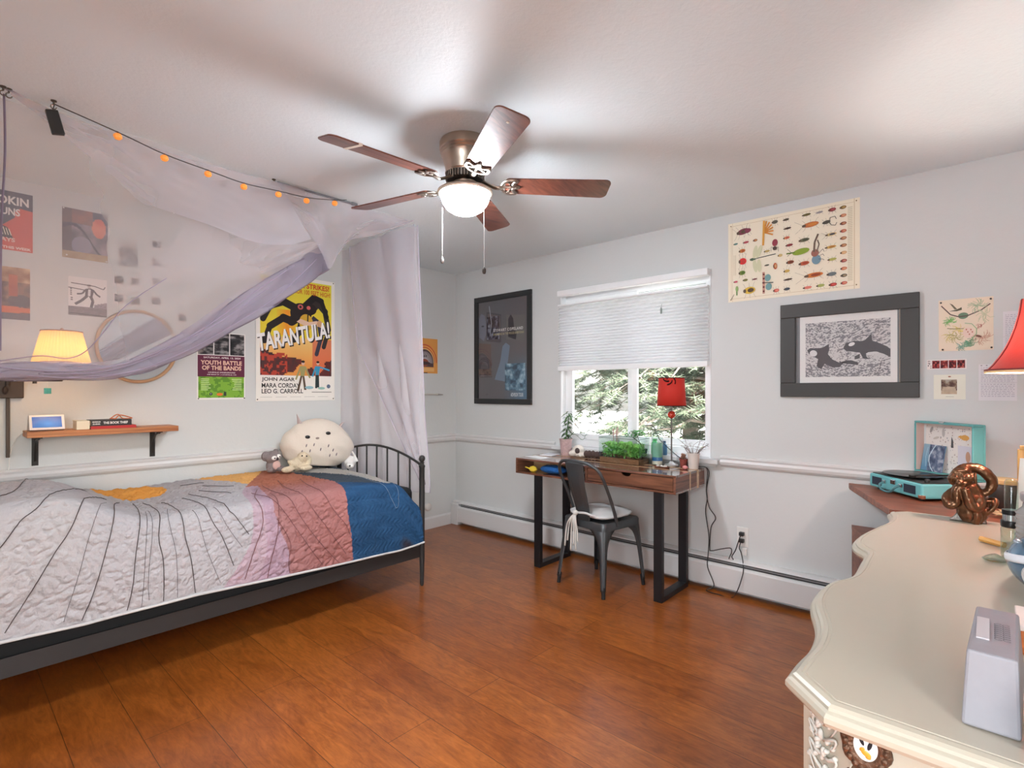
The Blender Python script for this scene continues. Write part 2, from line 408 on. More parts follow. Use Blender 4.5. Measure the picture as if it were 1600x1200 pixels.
# wall behind the camera with an added window opening for fill light
w=MB(); w.box((XL-T,YF-T,0),(-1.05,YF,HC)); w.box((.45,YF-T,0),(XW,YF,HC)); w.box((-1.05,YF-T,0),(.45,YF,.8)); w.box((-1.05,YF-T,2.1),(.45,YF,HC))
struct(w.build('wall_front',M_wall))
w=MB(); w.box((XL-T,YF,0),(XL,-.55,HC)); w.box((XL-T,.55,0),(XL,YW,HC)); w.box((XL-T,-.55,0),(XL,.55,.8)); w.box((XL-T,-.55,2.1),(XL,.55,HC))
struct(w.build('wall_left',M_wall))
def simple_window(name,axis,u0,u1,z0,z1,c):
    fr=MB(); t=.05
    def bx(a,b,za,zb,d=.03):
        if axis=='y': fr.box((a,c-d,za),(b,c+d,zb))
        else: fr.box((c-d,a,za),(c+d,b,zb))
    bx(u0,u1,z0,z0+t); bx(u0,u1,z1-t,z1); bx(u0,u0+t,z0+t,z1-t); bx(u1-t,u1,z0+t,z1-t); bx((u0+u1)/2-.03,(u0+u1)/2+.03,z0+t,z1-t)
    o=struct(fr.build(name,M_white,bevel=.004))
    p=MB()
    if axis=='y': p.box((u0+.04,c-.003,z0+.04),(u1-.04,c+.003,z1-.04))
    else: p.box((c-.003,u0+.04,z0+.04),(c+.003,u1-.04,z1-.04))
    p.build('pane',glass('window_glass'),o)
simple_window('added_window_front','y',-1.05,.45,.8,2.1,YF-.07)  # both windows here are unseen, added to let fill light into the room
simple_window('added_window_left','x',-.55,.55,.8,2.1,XL-.07)
# chair rail
def railprof(): return [(0,.802),(-.012,.806),(-.022,.818),(-.026,.835),(-.02,.85),(-.024,.862),(-.016,.872),(0,.875)]
def rail(name,pts2):   # pts2: list of (base point, outward direction)
    m=MB(); pr=railprof(); n=len(pr); vs=[]
    for (x,y),(nx,ny) in pts2:
        for d,z in pr: vs.append((x-nx*d,y-ny*d,z))   # d is negative: sticks out along n
    fs=[]
    for i in range(len(pts2)-1):
        for j in range(n-1): fs.append((i*n+j,(i+1)*n+j,(i+1)*n+j+1,i*n+j+1))
    fs.append(tuple(range(n))); fs.append(tuple(range((len(pts2)-1)*n,len(pts2)*n))[::-1])
    m.add(vs,fs); return struct(m.build(name,M_trim))
rail('trim_1',[((XL,YW),(0,-1)),((XW,YW),(0,-1))])
rail('trim_2',[((XW,YW),(-1,0)),((XW,2.665),(-1,0))])
rail('trim_3',[((XW,1.305),(-1,0)),((XW,YF),(-1,0))])
bbp=MB(); bbp.box((XL,YW-.014,0),(XW,YW,.095)); bbp.add([(XL,YW-.014,.095),(XW,YW-.014,.095),(XW,YW,.11),(XL,YW,.11)],[(0,1,2,3)])
struct(bbp.build('baseboard_back',M_trim))
struct(MB().box((XL,YF,0),(XL+.014,YW,.1)).build('baseboard_left',M_trim))
struct(MB().box((XL,YF,0),(XW,YF+.014,.1)).build('baseboard_front',M_trim))
# window 1: reveal liner, vinyl slider frame, panes and stool
w1=MB(); L=.012
w1.box((XW-.003,WY0+.0005,.8505),(XW+T,WY0+L,WZ1-L)); w1.box((XW-.003,WY1-L,.8505),(XW+T,WY1-.0005,WZ1-L)); w1.box((XW-.003,WY0+.0005,WZ1-L),(XW+T,WY1-.0005,WZ1-.0005))
win=struct(w1.build('window_1',M_white))
fr=MB(); X0,X1=XW+.055,XW+.115; a,b_=WY0+L,WY1-L
fr.box((X0,a,WZ0+.001),(X1,b_,WZ0+.06)); fr.box((X0,a,WZ1-.07),(X1,b_,WZ1-L)); fr.box((X0,a,WZ0+.06),(X1,a+.045,WZ1-.07)); fr.box((X0,b_-.045,WZ0+.06),(X1,b_,WZ1-.07))
fr.build('window_frame',M_white,win,bevel=.003)
for nm,(ya,yb,xo) in {'sash':(1.94,b_-.03,-.010),'sash_b':(a+.03,2.06,.061)}.items():
    s=MB(); x=X0+xo; z0,z1=WZ0+.062,WZ1-.072
    s.box((x,ya,z0),(x+.022,yb,z0+.045)); s.box((x,ya,z1-.045),(x+.022,yb,z1)); s.box((x,ya,z0+.045),(x+.022,ya+.045,z1-.045)); s.box((x,yb-.045,z0+.045),(x+.022,yb,z1-.045))
    so_=s.build('sash',M_white,win,bevel=.002)
    MB().box((x+.008,ya+.03,z0+.03),(x+.012,yb-.03,z1-.03)).build('pane',glass('window_glass'),so_)
MB().box((XW-.065,1.305,.818),(XW+.06,2.665,.85)).build('window_sill',M_trim,win,bevel=.006)
MB().box((XW-.018,1.33,.795),(XW,2.64,.818)).build('apron',M_trim,win,bevel=.004)
# the room's cellular shade, open at the top
sh=thing('cellular_shade',(XW-.03,1.993,2.11),'white pleated cellular shade hanging half down over the window','window shade')
MB().box((XW-.055,1.373,2.062),(XW-.006,2.613,2.108)).build('head_rail',M_white,sh,bevel=.006)
M_shade=mat('shade_fabric',(240,240,240),.8)
nt=M_shade.node_tree; tr=nt.nodes.new('ShaderNodeBsdfTranslucent'); tr.inputs[0].default_value=(.85,.86,.88,1); mxs=nt.nodes.new('ShaderNodeMixShader'); mxs.inputs[0].default_value=.46
nt.links.new(nt.nodes['Principled BSDF'].outputs[0],mxs.inputs[1]); nt.links.new(tr.outputs[0],mxs.inputs[2]); nt.links.new(mxs.outputs[0],nt.nodes['Material Output'].inputs[0])
g=MB(); NP=22; zt,zb=1.985,1.495; pts=[]
for i in range(NP*2+1): pts.append((XW-.030-(.012 if i%2 else -.008), lerp(zt,zb,(i/(NP*2))**.93)))
vs=[]; fs=[]
for x,z in pts: vs+= [(x,1.378,z),(x,2.608,z)]
for i in range(len(pts)-1): fs.append((2*i,2*i+1,2*i+3,2*i+2))
o=len(vs)
for x,z in pts: vs+= [(XW-.012+(XW-.03-x)*.6,1.378,z),(XW-.012+(XW-.03-x)*.6,2.608,z)]
for i in range(len(pts)-1): fs.append((o+2*i,o+2*i+2,o+2*i+3,o+2*i+1))
for i in range(len(pts)-1): fs.append((2*i,2*i+2,o+2*i+2,o+2*i)); fs.append((2*i+1,o+2*i+1,o+2*i+3,2*i+3))
g.add(vs,fs); g.build('pleated_fabric',M_shade,sh)
MB().box((XW-.048,1.376,1.983),(XW-.012,2.610,1.998)).build('top_rail',M_white,sh,bevel=.003)
MB().box((XW-.048,1.376,1.458),(XW-.010,2.610,1.495)).build('bottom_rail',M_white,sh,bevel=.006)
for y in (1.775,2.4): MB().tube([(XW-.05,y,2.07),(XW-.05,y,1.99)],.0015,6).build('lift_cord',mat('cord_white',(225,225,225),.6),sh)
cl=MB(); p=at(1033,486,'x',XW-.045); cl.lathe([(0,0),(.006,.002),(.007,.03),(.004,.045),(0,.046)],(p.x,p.y,p.z-.02),10)
cl.tube([(p.x,p.y,p.z+.02),(p.x,p.y-.005,p.z+.05)],.0012,5); cl.build('cord_clasp',mat('clasp_grey',(130,140,135),.4),sh,smooth=.8)
# baseboard heater
ht=thing('baseboard_heater',(XW-.035,2.1,0),'long white metal baseboard heater along the foot of the window wall','heater')
M_heat=mat('heater_enamel',(214,214,213),.35); HY0,HY1=.2,3.80
MB().box((XW-.010,HY0,.03),(XW,HY1,.222)).build('back_plate',M_heat,ht)
h=MB(); prof=[(XW-.010,.222),(XW-.03,.222),(XW-.052,.214),(XW-.056,.205)]
for (x0,z0),(x1,z1) in zip(prof,prof[1:]): h.add([(x0,HY0,z0),(x0,HY1,z0),(x1,HY1,z1),(x1,HY0,z1)],[(0,1,2,3)])
h.build('hood',M_heat,ht,solid=.002)
h=MB(); prof=[(XW-.054,.182),(XW-.066,.178),(XW-.072,.165),(XW-.072,.035),(XW-.064,.03)]
for (x0,z0),(x1,z1) in zip(prof,prof[1:]): h.add([(x0,HY0,z0),(x0,HY1,z0),(x1,HY1,z1),(x1,HY0,z1)],[(0,1,2,3)])
h.build('front_cover',M_heat,ht,solid=.002)
MB().box((XW-.058,HY0,.190),(XW-.052,HY1,.199)).build('damper',mat('damper_grey',(138,140,142),.4,.3),ht)
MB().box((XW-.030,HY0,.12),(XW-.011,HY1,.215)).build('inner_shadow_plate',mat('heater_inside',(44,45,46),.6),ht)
f=MB()
f.box((XW-.045,HY0,.05),(XW-.015,HY1,.11)); f.build('fin_element',mat('fins',(60,60,60),.4,.6),ht)
e=MB(); e.prism([(XW-.076,3.80),(XW,3.80),(XW,3.895),(XW-.076,3.895)],0.0,.205); e.prism([(XW-.058,3.80),(XW,3.80),(XW,3.895),(XW-.058,3.895)],.205,.226)
e.build('end_cap',M_heat,ht,bevel=.008)
# outside: garden ground and pines
struct(MB().box((XW+.6,-14,-.35),(34,26,-.25)).build('yard_ground',mat('pale_concrete',(214,212,208),.9,var=.12,vscale=.8)))
tag(MB().box((5.6,3.0,-.25),(16,8.5,-.22)).build('lawn',mat('lawn_grass',(110,140,70),.9,var=.4,vscale=9,bump=.6,bscale=60)),'bright green lawn beyond the window beside the driveway','lawn')
def pine(name,x,y,h,seed,label,lean=0,cr=1.7,zlow=.6,dens=1.0,col='pine_needles',rgb=(86,98,78)):
    rnd=random.Random(seed)
    t=thing(name,(x,y,-.25),label,'tree','pine trees outside the window')
    tr_=MB(); tr_.tube(spline([(x,y,-.25),(x+lean*.3,y+.05,h*.35),(x+lean*.6,y-.03,h*.7),(x+lean,y,h)],5),[.13-.11*i/15 for i in range(16)],8)
    tr_.build('trunk',mat('pine_bark',(112,100,90),.9,bump=.5,bscale=40,var=.3),t,smooth=1)
    br=MB(); fo=MB()
    for i in range(int(46*dens)):
        z=rnd.uniform(zlow,h*.92); a=rnd.uniform(0,2*PI); L=cr*(1.1-z/h*.75)*rnd.uniform(.7,1.15)
        bx_,by_=x+lean*z/h,y; P=[]
        for q in range(7):
            s_=q/6; P.append(Vector((bx_+math.cos(a)*L*s_,by_+math.sin(a)*L*s_,z-.25*L*s_+ .12*L*math.sin(s_*PI)+rnd.uniform(-.04,.04))))
        br.tube(P,[.022*(1-q/7.5) for q in range(7)],5)
        for q in range(1,7):
            for _ in range(3):
                b0=P[q]; aa=a+rnd.uniform(-1.3,1.3); l2=.34*rnd.uniform(.5,1.2)
                tip=b0+Vector((math.cos(aa)*l2,math.sin(aa)*l2,rnd.uniform(-.22,.08)))
                br.tube([b0,tip],[.006,.003],3,caps=False)
                for k in range(10):
                    c0=b0.lerp(tip,.2+.8*k/9)
                    for _ in range(6):
                        d=Vector((rnd.uniform(-1,1),rnd.uniform(-1,1),rnd.uniform(-.8,.6))).normalized()*rnd.uniform(.06,.11)
                        sd=d.orthogonal().normalized()*.0055
                        fo.add([c0-sd,c0+sd,c0+d],[(0,1,2)])
    br.build('branches',mat('pine_twig',(120,110,100),.9),t)
    fo.build('needles',mat(col,rgb,.6,var=.45,vscale=3,spec=.2),t)
pine('pine_tree',6.3,2.35,5.2,3,'nearest pine with low hanging branches seen through the right window sash',lean=.2,cr=2.1,dens=3.2)
pine('pine_tree',7.6,6.0,5.5,5,'pine to the left of the window view, its branches crossing the left sash',lean=-.1,cr=2.3,dens=1.6,zlow=.9)
pine('pine_tree',9.2,3.4,6.0,8,'farther darker pine between the two nearer ones',cr=2.0,dens=1.0)
pine('pine_tree',8.6,1.2,6.0,11,'pine at the right edge of the window view behind the nearest one',cr=2.2,dens=1.1)
pine('pine_tree',7.2,3.1,5.8,17,'broad grey green pine directly behind the nearest one, filling the right sash',cr=2.1,dens=2.4)
# ------------------------------------------------------------------ bed
M_iron=mat('black_iron',(54,53,53),.45,.3,spec=.4)
BX0,BX1,BYN,BYF=.06,2.197,2.802,3.862
bed=thing('metal_bed',(1.1,3.33,0),'black metal twin bed with a low arched foot rail, against the poster wall','bed')
def post(x,y,h,nm='post'):
    m=MB(); m.lathe([(.009,0),(.012,.01),(.013,.02),(.018,.2),(.019,.6),(.018,h-.06),(.021,h-.055),(.021,h-.045),(.014,h-.04),(.013,h-.03)],(x,y,0),14)
    p=m.build(nm,M_iron,bed,smooth=.8)
    f=MB(); f.lathe([(.012,h-.03),(.018,h-.026),(.010,h-.02),(.016,h-.015),(.022,h-.002),(.020,h+.012),(.010,h+.022),(0,h+.024)],(x,y,0),14)
    f.build('finial',M_iron,p,smooth=1.2)
post(BX1,BYN,.845); post(BX1,BYF,.845); post(BX0,BYN,1.0); post(BX0,BYF,1.0)
def arch(x,h0,h1,h2):
    m=MB(); P=[]
    for i in range(25):
        t=i/24; P.append((x,lerp(BYN,BYF,t),h0+(h1-h0)*math.sin(t*PI)**.8))
    m.tube(P,.0085,8); m.build('arched_rail',M_iron,bed,smooth=1)
    m=MB(); m.tube([(x,BYN,h2),(x,BYF,h2)],.009,8); m.build('lower_rail',M_iron,bed,smooth=1)
    for i in range(1,8):
        t=i/8; z=h0+(h1-h0)*math.sin(t*PI)**.8
        MB().tube([(x,lerp(BYN,BYF,t),h2),(x,lerp(BYN,BYF,t),z)],.0065,8).build('spindle',M_iron,bed,smooth=1)
arch(BX1,.795,.897,.27)
for y0,y1,in_ in ((BYN-.004,BYN+.004,1),(BYF-.004,BYF+.004,-1)):
    m=MB(); m.box((BX0,y0,.195),(BX1,y1,.272)); yy=BYN if in_==1 else BYF
    m.box((BX0,min(yy,yy+in_*.03),.195),(BX1,max(yy,yy+in_*.03),.199))
    m.build('side_rail',M_iron,bed)
MB().box((BX1-.004,BYN,.205),(BX1+.004,BYF,.265)).build('end_rail',M_iron,bed)
MB().box((BX0-.004,BYN,.205),(BX0+.004,BYF,.265)).build('end_rail',M_iron,bed)
for i in range(10):
    x=lerp(BX0+.12,BX1-.12,i/9); MB().box((x-.03,BYN+.03,.20),(x+.03,BYF-.03,.212)).build('slat',M_iron,bed)
mt=MB(); mt.box((.10,2.845,.214),(2.165,3.842,.655)); tag(mt.build('mattress',mat('mattress_ticking',(20,20,21),.85),bevel=.035),'black-sided mattress on the metal bed frame, mostly under the quilt','mattress')
# quilt over mattress: coordinate x along the bed, s across; s<2.80 hangs down the near side
HEM=2.80
def qtop(x,y):
    z=.722+.085*(1-smst(.30,.70,x))*smst(3.86,3.4,y)+.062*(1-smst(.35,.72,x))
    z-=.045*math.exp(-((x-.80)/.22)**2-((y-3.5)/.32)**2)
    z-=.16*smst(2.02,2.22,x)+.03*smst(1.75,2.1,x)*smst(3.2,2.9,y)
    z+=.012*(fbm(x*3,y*3,4)-.5)
    return z
RQ=.085
def qhem(x): return interp([0,.18,.35,.42,.83,1.12,1.6,2.0,2.18],[.345,.345,.338,.335,.338,.322,.298,.285,.30],x)
def quilt(x,s):
    # s in [qs0 .. 3.875]
    ye=2.79; zt=qtop(x,max(s,ye+RQ))
    bul=.018*math.sin(max(0,min(1,(s-2.38)/.4))*PI)
    if s>=ye+RQ: return Vector((x,s,zt))
    arc=RQ*PI/2; d=(ye+RQ)-s
    if d<arc:
        a=d/RQ; return Vector((x,ye+RQ-RQ*math.sin(a),zt-RQ+RQ*math.cos(a)))
    dz=d-arc; wav=.010*(fbm(x*5,2,9)-.5)*min(1,dz*6)
    return Vector((x,ye-bul+wav-.012*min(1,dz*3),zt-RQ-dz))
def qs_hem(x):
    zt=qtop(x,2.79+RQ); return 2.79+RQ-RQ*PI/2-(zt-RQ-qhem(x))
def wrinkle(x,s):
    if x>bblue(s): return .0042*(abs(((x*34+.5*math.sin(s*80+3*vn(x*8,s*8,2)))%1)-.5)*2-.5)+.006*(fbm(x*46,s*13,3)-.5)
    a=abs(vn(x*26+s*11,s*30-x*14,5)-.5)*2; b=abs(vn(x*52-s*30,s*44+x*12,2)-.5)*2; c=vn(x*7,s*7,8)
    return .0105*(a**.6-.6)*(.5+c)+.006*(b**.7-.55)
def inpoly(x,y,P):
    r=False; n=len(P)
    for i in range(n):
        x0,y0=P[i]; x1,y1=P[i-1]
        if (y0>y)!=(y1>y) and x<(x1-x0)*(y-y0)/(y1-y0)+x0: r=not r
    return r
SUN=[(p.x,p.y) for p in spline([(.578,3.90,0),(.612,3.86,0),(.637,3.80,0),(.688,3.69,0),(.76,3.60,0),(.849,3.583,0),(.921,3.615,0),(.955,3.68,0),(.942,3.77,0),(.87,3.90,0)],6)]
OR2=[(1.150,3.90),(1.209,3.705),(1.273,3.563),(1.310,3.40),(1.45,3.50),(1.60,3.80),(1.60,3.90)]
CRES=[(p.x,p.y) for p in spline([(1.93,3.74,0),(2.02,3.48,0),(2.07,3.22,0),(2.065,3.02,0),(2.01,2.90,0),(1.97,2.98,0),(1.93,3.22,0),(1.84,3.46,0),(1.70,3.66,0),(1.93,3.74,0)],6)]
def bwhite(s): return interp([2.3,2.436,2.543,2.626,2.687,2.849,3.1,3.222,3.481,3.87],[.88,.955,1.035,1.086,1.103,1.112,1.17,1.222,1.366,1.60],s)
def bblue(s): return interp([2.3,2.42,2.542,2.694,2.83,3.068,3.34,3.64,3.9],[1.672,1.667,1.650,1.634,1.642,1.715,1.718,1.700,1.69],s)
def blil(s): return interp([2.3,2.416,2.551,2.659,2.762,2.909,3.176,3.328],[1.29,1.29,1.281,1.243,1.214,1.235,1.30,1.34],s)
def qcol(x,s):
    w=.005*(vn(x*9,s*9,1)-.5); x2=x+w
    if x2<bwhite(s):
        if inpoly(x,s,SUN): return lin((222,158,78))
        if s>3.35 and inpoly(x,s,OR2): return lin((222,170,104))
        n=fbm(x*3,s*3,6); c=lerp(0,10,n); return lin((178-c,176-c,177-c*.6))
    if x2<bblue(s):
        n=(fbm(x*6,s*6,7)-.5)*14
        if x2<blil(s) and s<3.3:
            t=lerp(bwhite(s),blil(s),.5); return lin((172+n,152+n,162+n) if x2<t else (164+n,140+n,154+n))
        f=max(0,min(1,(x-1.1)/.55)); g=smst(3.0,3.35,s)
        a=(lerp(152,162,f),lerp(112,110,f),lerp(112,106,f)); b=(166,106,86)
        return lin(tuple(max(0,lerp(p,q,g)+n) for p,q in zip(a,b)))
    if inpoly(x,s,CRES): return lin((172,168,162))
    if s>2.99+.05*math.sin(x*9):
        return lin((66,76,86))
    n=(fbm(x*9,s*30,8)-.5)*34; d=smst(1.98,2.05,x)*smst(2.52,2.46,s)
    return lin((lerp(40,60,d)+n*.5,lerp(76,60,d)+n*.8,lerp(112,72,d)+n))
NX,NS=520,420; vs=[]; cs=[]
QX0,QX1=-.02,2.183
q=MB()
for j in range(NS+1):
    for i in range(NX+1):
        x=lerp(QX0,QX1,i/NX); s=lerp(qs_hem(x),3.868,j/NS); p=quilt(x,s); wv=wrinkle(x,s)
        if s>2.87: p.z+=wv
        else: p.y-=wv
        q.v.append(p); cs.append(qcol(x,s))
for j in range(NS):
    for i in range(NX):
        a=j*(NX+1)+i; q.f.append((a,a+1,a+NX+2,a+NX+1)); q.m.append(0); q.c.append(None)
M_quilt=colmat('quilt_cotton',.88,bump=.5,bscale=95,spec=.15)
qo=q.build('patchwork_quilt',M_quilt,smooth=3,vcol=cs,solid=.012,soff=-1,tags=('patchwork quilt with an orange sun on white, pink strips and a blue end','quilt'))
hm=MB(); P=[]
for i in range(90):
    x=lerp(QX0,QX1,i/89); p=quilt(x,qs_hem(x)); P.append((p.x,p.y-.006,p.z))
hm.tube(P,.0065,8); hm.build('hem_binding',mat('binding_white',(192,191,191),.8),qo,smooth=1)
def onq(x,s,e=.0055):
    s=max(s,qs_hem(x)+.012); p=quilt(x,s); w_=wrinkle(x,s)*.3
    return p+(Vector((0,0,w_+e)) if s>2.87 else Vector((0,-w_-e,.0)))
def seam(m,pts,r=.002):
    S=spline([(a,b,0) for a,b in pts],14); m.tube([onq(v.x,v.y) for v in S],r,5)
RAYS=[[(.10,2.93),(0.188,2.962),(0.251,3.137),(0.37,3.786)],[(0.10,2.58),(0.175,2.664),(0.234,2.753),(0.302,2.827),(0.408,3.082),(.55,3.5)],[(0.188,2.335),(0.247,2.446),(0.328,2.607),(0.395,2.74),(0.51,3.097),(.62,3.45)],[(0.417,2.335),(0.451,2.446),(0.493,2.63),(0.527,2.78),(0.60,3.15),(0.679,3.461)],[(0.569,2.4),(0.59,2.528),(0.607,2.698),(0.671,3.052),(.73,3.42)],[(0.65,2.467),(0.65,2.611),(0.696,2.976)],[(0.705,2.40),(0.705,2.627),(0.692,2.751),(0.726,2.937),(.77,3.40)],[(0.76,2.42),(0.756,2.651),(0.739,2.812),(0.773,2.965)],[(0.836,2.43),(0.815,2.619),(0.794,2.747),(0.802,2.958),(0.832,3.30)],[(0.942,2.472),(0.879,2.662),(0.849,2.864)],[(1.002,2.542),(0.955,2.687),(0.908,2.807),(0.921,3.007),(.93,3.3)],[(1.044,2.622),(0.976,2.744),(0.942,2.86)],[(1.078,2.677),(1.019,2.782),(0.997,2.844),(1.0,3.1),(.99,3.4)],
 [(1.13,3.15),(1.05,3.42)],[(1.22,3.36),(1.10,3.52)],[(1.14,3.62),(1.02,3.66)],[(.36,2.33),(.40,2.5),(.45,2.72),(.54,3.0)],[(.62,2.39),(.63,2.55),(.645,2.75),(.68,2.95)]]
st=MB()
for k,R in enumerate(RAYS): seam(st,R,.0009 if k in (5,7,9,11,16,17) else .0018)
st.build('ray_stitching',mat('thread_dark',(66,58,56),.8),qo)
st=MB()
for R in [[(1.20,3.05),(1.226,2.845),(1.298,2.699),(1.4,2.531),(1.476,2.424)],[(1.34,3.25),(1.30,3.0),(1.324,2.778),(1.43,2.589),(1.578,2.409)],[(1.48,3.35),(1.40,3.05),(1.40,2.806),(1.498,2.632),(1.616,2.455)],[(1.60,3.3),(1.52,3.0),(1.52,2.777),(1.616,2.621),(1.646,2.542)],[(1.27,3.144),(1.16,2.9),(1.15,2.724),(1.095,2.579),(1.057,2.459)],[(1.264,2.956),(1.222,2.663),(1.184,2.524),(1.167,2.427)],[(1.222,2.729),(1.286,2.591),(1.277,2.493),(1.286,2.427)]]: seam(st,R,.0017)
st.build('seam_stitching',mat('thread_rose',(112,70,70),.8),qo)
st=MB(); seam(st,[(1.93,3.3),(1.93,3.05),(1.92,2.92),(1.93,2.78),(1.965,2.69)],.0012); seam(st,[(2.02,2.94),(2.005,2.80),(1.985,2.70),(1.964,2.686)],.0012)
st.build('light_stitching',mat('thread_pale',(120,140,160),.8),qo)

# ------------------------------------------------------------------ plush toys
M_pl=mat('cream_plush',(222,210,196),.9,sheen=.2,bump=.25,bscale=90)
bp_=thing('plush_owl_cushion',(1.93,3.66,.74),'big cream plush with pointed ears and small black eyes, leaning in the bed corner','plush toy')
cpl=(1.925,3.685,.905)
RT=(0,math.radians(7),math.radians(-14)); PM=Matrix.Translation(cpl)@Euler(RT).to_matrix().to_4x4()
def plb(d):   # mound: wide flat bottom, narrower rounded top, soft cloth folds
    x,y,z=d.x*.262,d.y*.135,d.z*.188
    k=1-.20*max(0,d.z)+.05*max(0,-d.z); fold=1+.030*math.sin(d.z*13+d.x*3)*max(0,.3-d.z)+.018*math.sin(d.x*14+d.z*9)
    z=-.150+(z+.150)*.25 if z<-.150 else z
    return PM@Vector((x*k*fold,y*k*fold,z))
m=MB(); nu,nv=56,36
vs=[plb(Vector((math.sin(PI*i/nv)*math.cos(2*PI*q_/nu),math.sin(PI*i/nv)*math.sin(2*PI*q_/nu),math.cos(PI*i/nv)))) for i in range(nv+1) for q_ in range(nu)]
m.add(vs,[(i*nu+q_,(i+1)*nu+q_,(i+1)*nu+(q_+1)%nu,i*nu+(q_+1)%nu) for i in range(nv) for q_ in range(nu)]); m.build('body',M_pl,bp_,smooth=3)
def onb(u,w,off=.002):
    z=w/.188; k=1-.20*max(0,z)+.05*max(0,-z); x=u/(.262*k); y=-math.sqrt(max(0,1-x*x-z*z)); p=plb(Vector((x,y,z))); return p+PM.to_3x3()@Vector((0,-off,0))
for sx in (-1,1):
    e=MB(); P=[Vector((sx*.118,.01,.095)),Vector((sx*.140,.006,.130)),Vector((sx*.158,.0,.165)),Vector((sx*.176,-.004,.205 if sx<0 else .175))]
    e.tube([PM@v for v in spline(P,5)],[.056-.0036*i_ for i_ in range(15)]+[.002],16,flat=.35); e.build('ear',mat('ear_plush',(205,188,186),.9),bp_,smooth=3)
    ey=MB(); p=onb(*((-.105,.050) if sx<0 else (.035,.088)),.003); ey.ell(p,(.018,.007,.0125),12,8,rot=RT); ey.build('eye',mat('eye_black',(22,20,22),.25),bp_,smooth=3)
m=MB(); p=onb(-.040,.048,.003); m.ell(p,(.014,.007,.008),10,6); m.build('beak',mat('beak_tan',(150,132,124),.7),bp_,smooth=3)
for u,w in [(-.11,-.01),(-.06,0),(-.01,-.03),(.04,0),(.08,-.03),(-.13,-.055),(-.08,-.045),(-.09,-.085),(.06,-.07),(.11,-.06)]:
    p=onb(u,w,.002); MB().ell(p,(.004,.004,.012),8,6,rot=(0,.3,0)).build('chest_mark',mat('marks_grey',(120,108,112),.8),bp_,smooth=3)
M_cr=mat('curly_cream',(226,210,182),.95,bump=.9,bscale=120)
t=thing('plush_lamb',(1.735,3.62,.738),'small curly cream plush sitting before the big cream plush','plush toy')
m=MB(); m.ell((1.74,3.62,.782),(.055,.045,.048),20,14); m.ell((1.765,3.595,.83),(.04,.036,.036),18,12); m.ell((1.80,3.60,.80),(.03,.03,.045),14,10)
m.ell((1.66,3.60,.752),(.05,.028,.022),14,10,rot=(0,0,.2)); m.ell((1.77,3.56,.756),(.048,.028,.02),14,10); m.ell((1.70,3.60,.79),(.05,.025,.022),14,10,rot=(0,.5,0))
m.build('body',M_cr,t,remesh=.006)
for p in ((1.745,3.566,.842),(1.775,3.56,.838)): MB().ell(p,(.006,.004,.005),8,6).build('eye',mat('eye_black',(22,20,22),.25),t,smooth=3)
t=thing('plush_koala',(1.60,3.70,.738),'small grey plush with a white face and pink belly, left of the cream plushes','plush toy')
M_gr=mat('grey_plush',(136,124,124),.95,bump=.6,bscale=150)
m=MB(); m.ell((1.60,3.70,.775),(.046,.04,.05),18,14); m.ell((1.59,3.69,.838),(.052,.045,.042),20,14,rot=(0,-.15,0)); m.ell((1.55,3.70,.845),(.03,.02,.035),12,10); m.ell((1.62,3.70,.872),(.02,.016,.02),12,8)
m.ell((1.65,3.68,.755),(.02,.03,.018),10,8); m.ell((1.56,3.66,.752),(.02,.03,.016),10,8); m.ell((1.625,3.655,.752),(.018,.03,.016),10,8)
m.build('body',M_gr,t,remesh=.005)
m=MB(); m.ell((1.588,3.652,.835),(.020,.010,.016),12,8); m.ell((1.62,3.656,.842),(.018,.010,.016),12,8); m.build('face_patch',mat('white_plush',(232,228,224),.9),t,smooth=3)
for p in ((1.588,3.641,.833),(1.624,3.646,.84)): MB().ell(p,(.005,.003,.005),8,6).build('eye',mat('eye_black',(22,20,22),.25),t,smooth=3)
m=MB(); m.ell((1.606,3.640,.828),(.008,.007,.012),10,8); m.build('nose',mat('nose_dark',(70,60,62),.5),t,smooth=3)
m=MB(); m.ell((1.61,3.664,.782),(.028,.012,.032),14,10); m.build('belly',mat('belly_pink',(214,178,170),.9),t,smooth=3)
t=thing('plush_bunny',(2.15,3.62,.70),'small white plush with a black nose beside the foot rail, right of the big plush','plush toy')
m=MB(); m.ell((2.135,3.60,.76),(.045,.05,.045),18,12); m.ell((2.115,3.56,.735),(.03,.035,.028),14,10); m.tube(spline([(2.14,3.62,.80),(2.15,3.60,.835),(2.165,3.575,.80),(2.175,3.555,.76)],6),.008,8)
m.build('body',mat('white_plush',(232,228,224),.9),t,remesh=.005)
m=MB(); m.ell((2.095,3.53,.738),(.007,.006,.006),8,6); m.build('nose',mat('eye_black',(22,20,22),.25),t,smooth=3)

# ------------------------------------------------------------------ canopy of gauze, hooks, rod, string lights
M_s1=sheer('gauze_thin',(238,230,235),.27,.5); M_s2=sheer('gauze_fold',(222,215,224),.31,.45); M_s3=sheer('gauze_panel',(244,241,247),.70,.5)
can=thing('bed_canopy',(1.0,2.85,1.3),'sheer lilac gauze canopy swagged from ceiling hooks above the near side of the bed','bed canopy')
topc=lambda u: Vector((lerp(-.10,2.172,u), lerp(2.76,2.875,u), 2.425-.02*math.sin(u*PI*3)**2))
lowpx=[(-60,588,2.78),(0,588,2.80),(100,590,2.82),(190,584,2.85),(250,568,2.88),(310,541,2.92),(400,490,3.02),(460,450,3.15),(490,425,3.28),(513,405,3.42)]
lowc=spline([at(u,v,'y',y) for u,v,y in lowpx],8)
def curve(P,u):
    f=u*(len(P)-1); i=min(int(f),len(P)-2); return P[i].lerp(P[i+1],f-i)
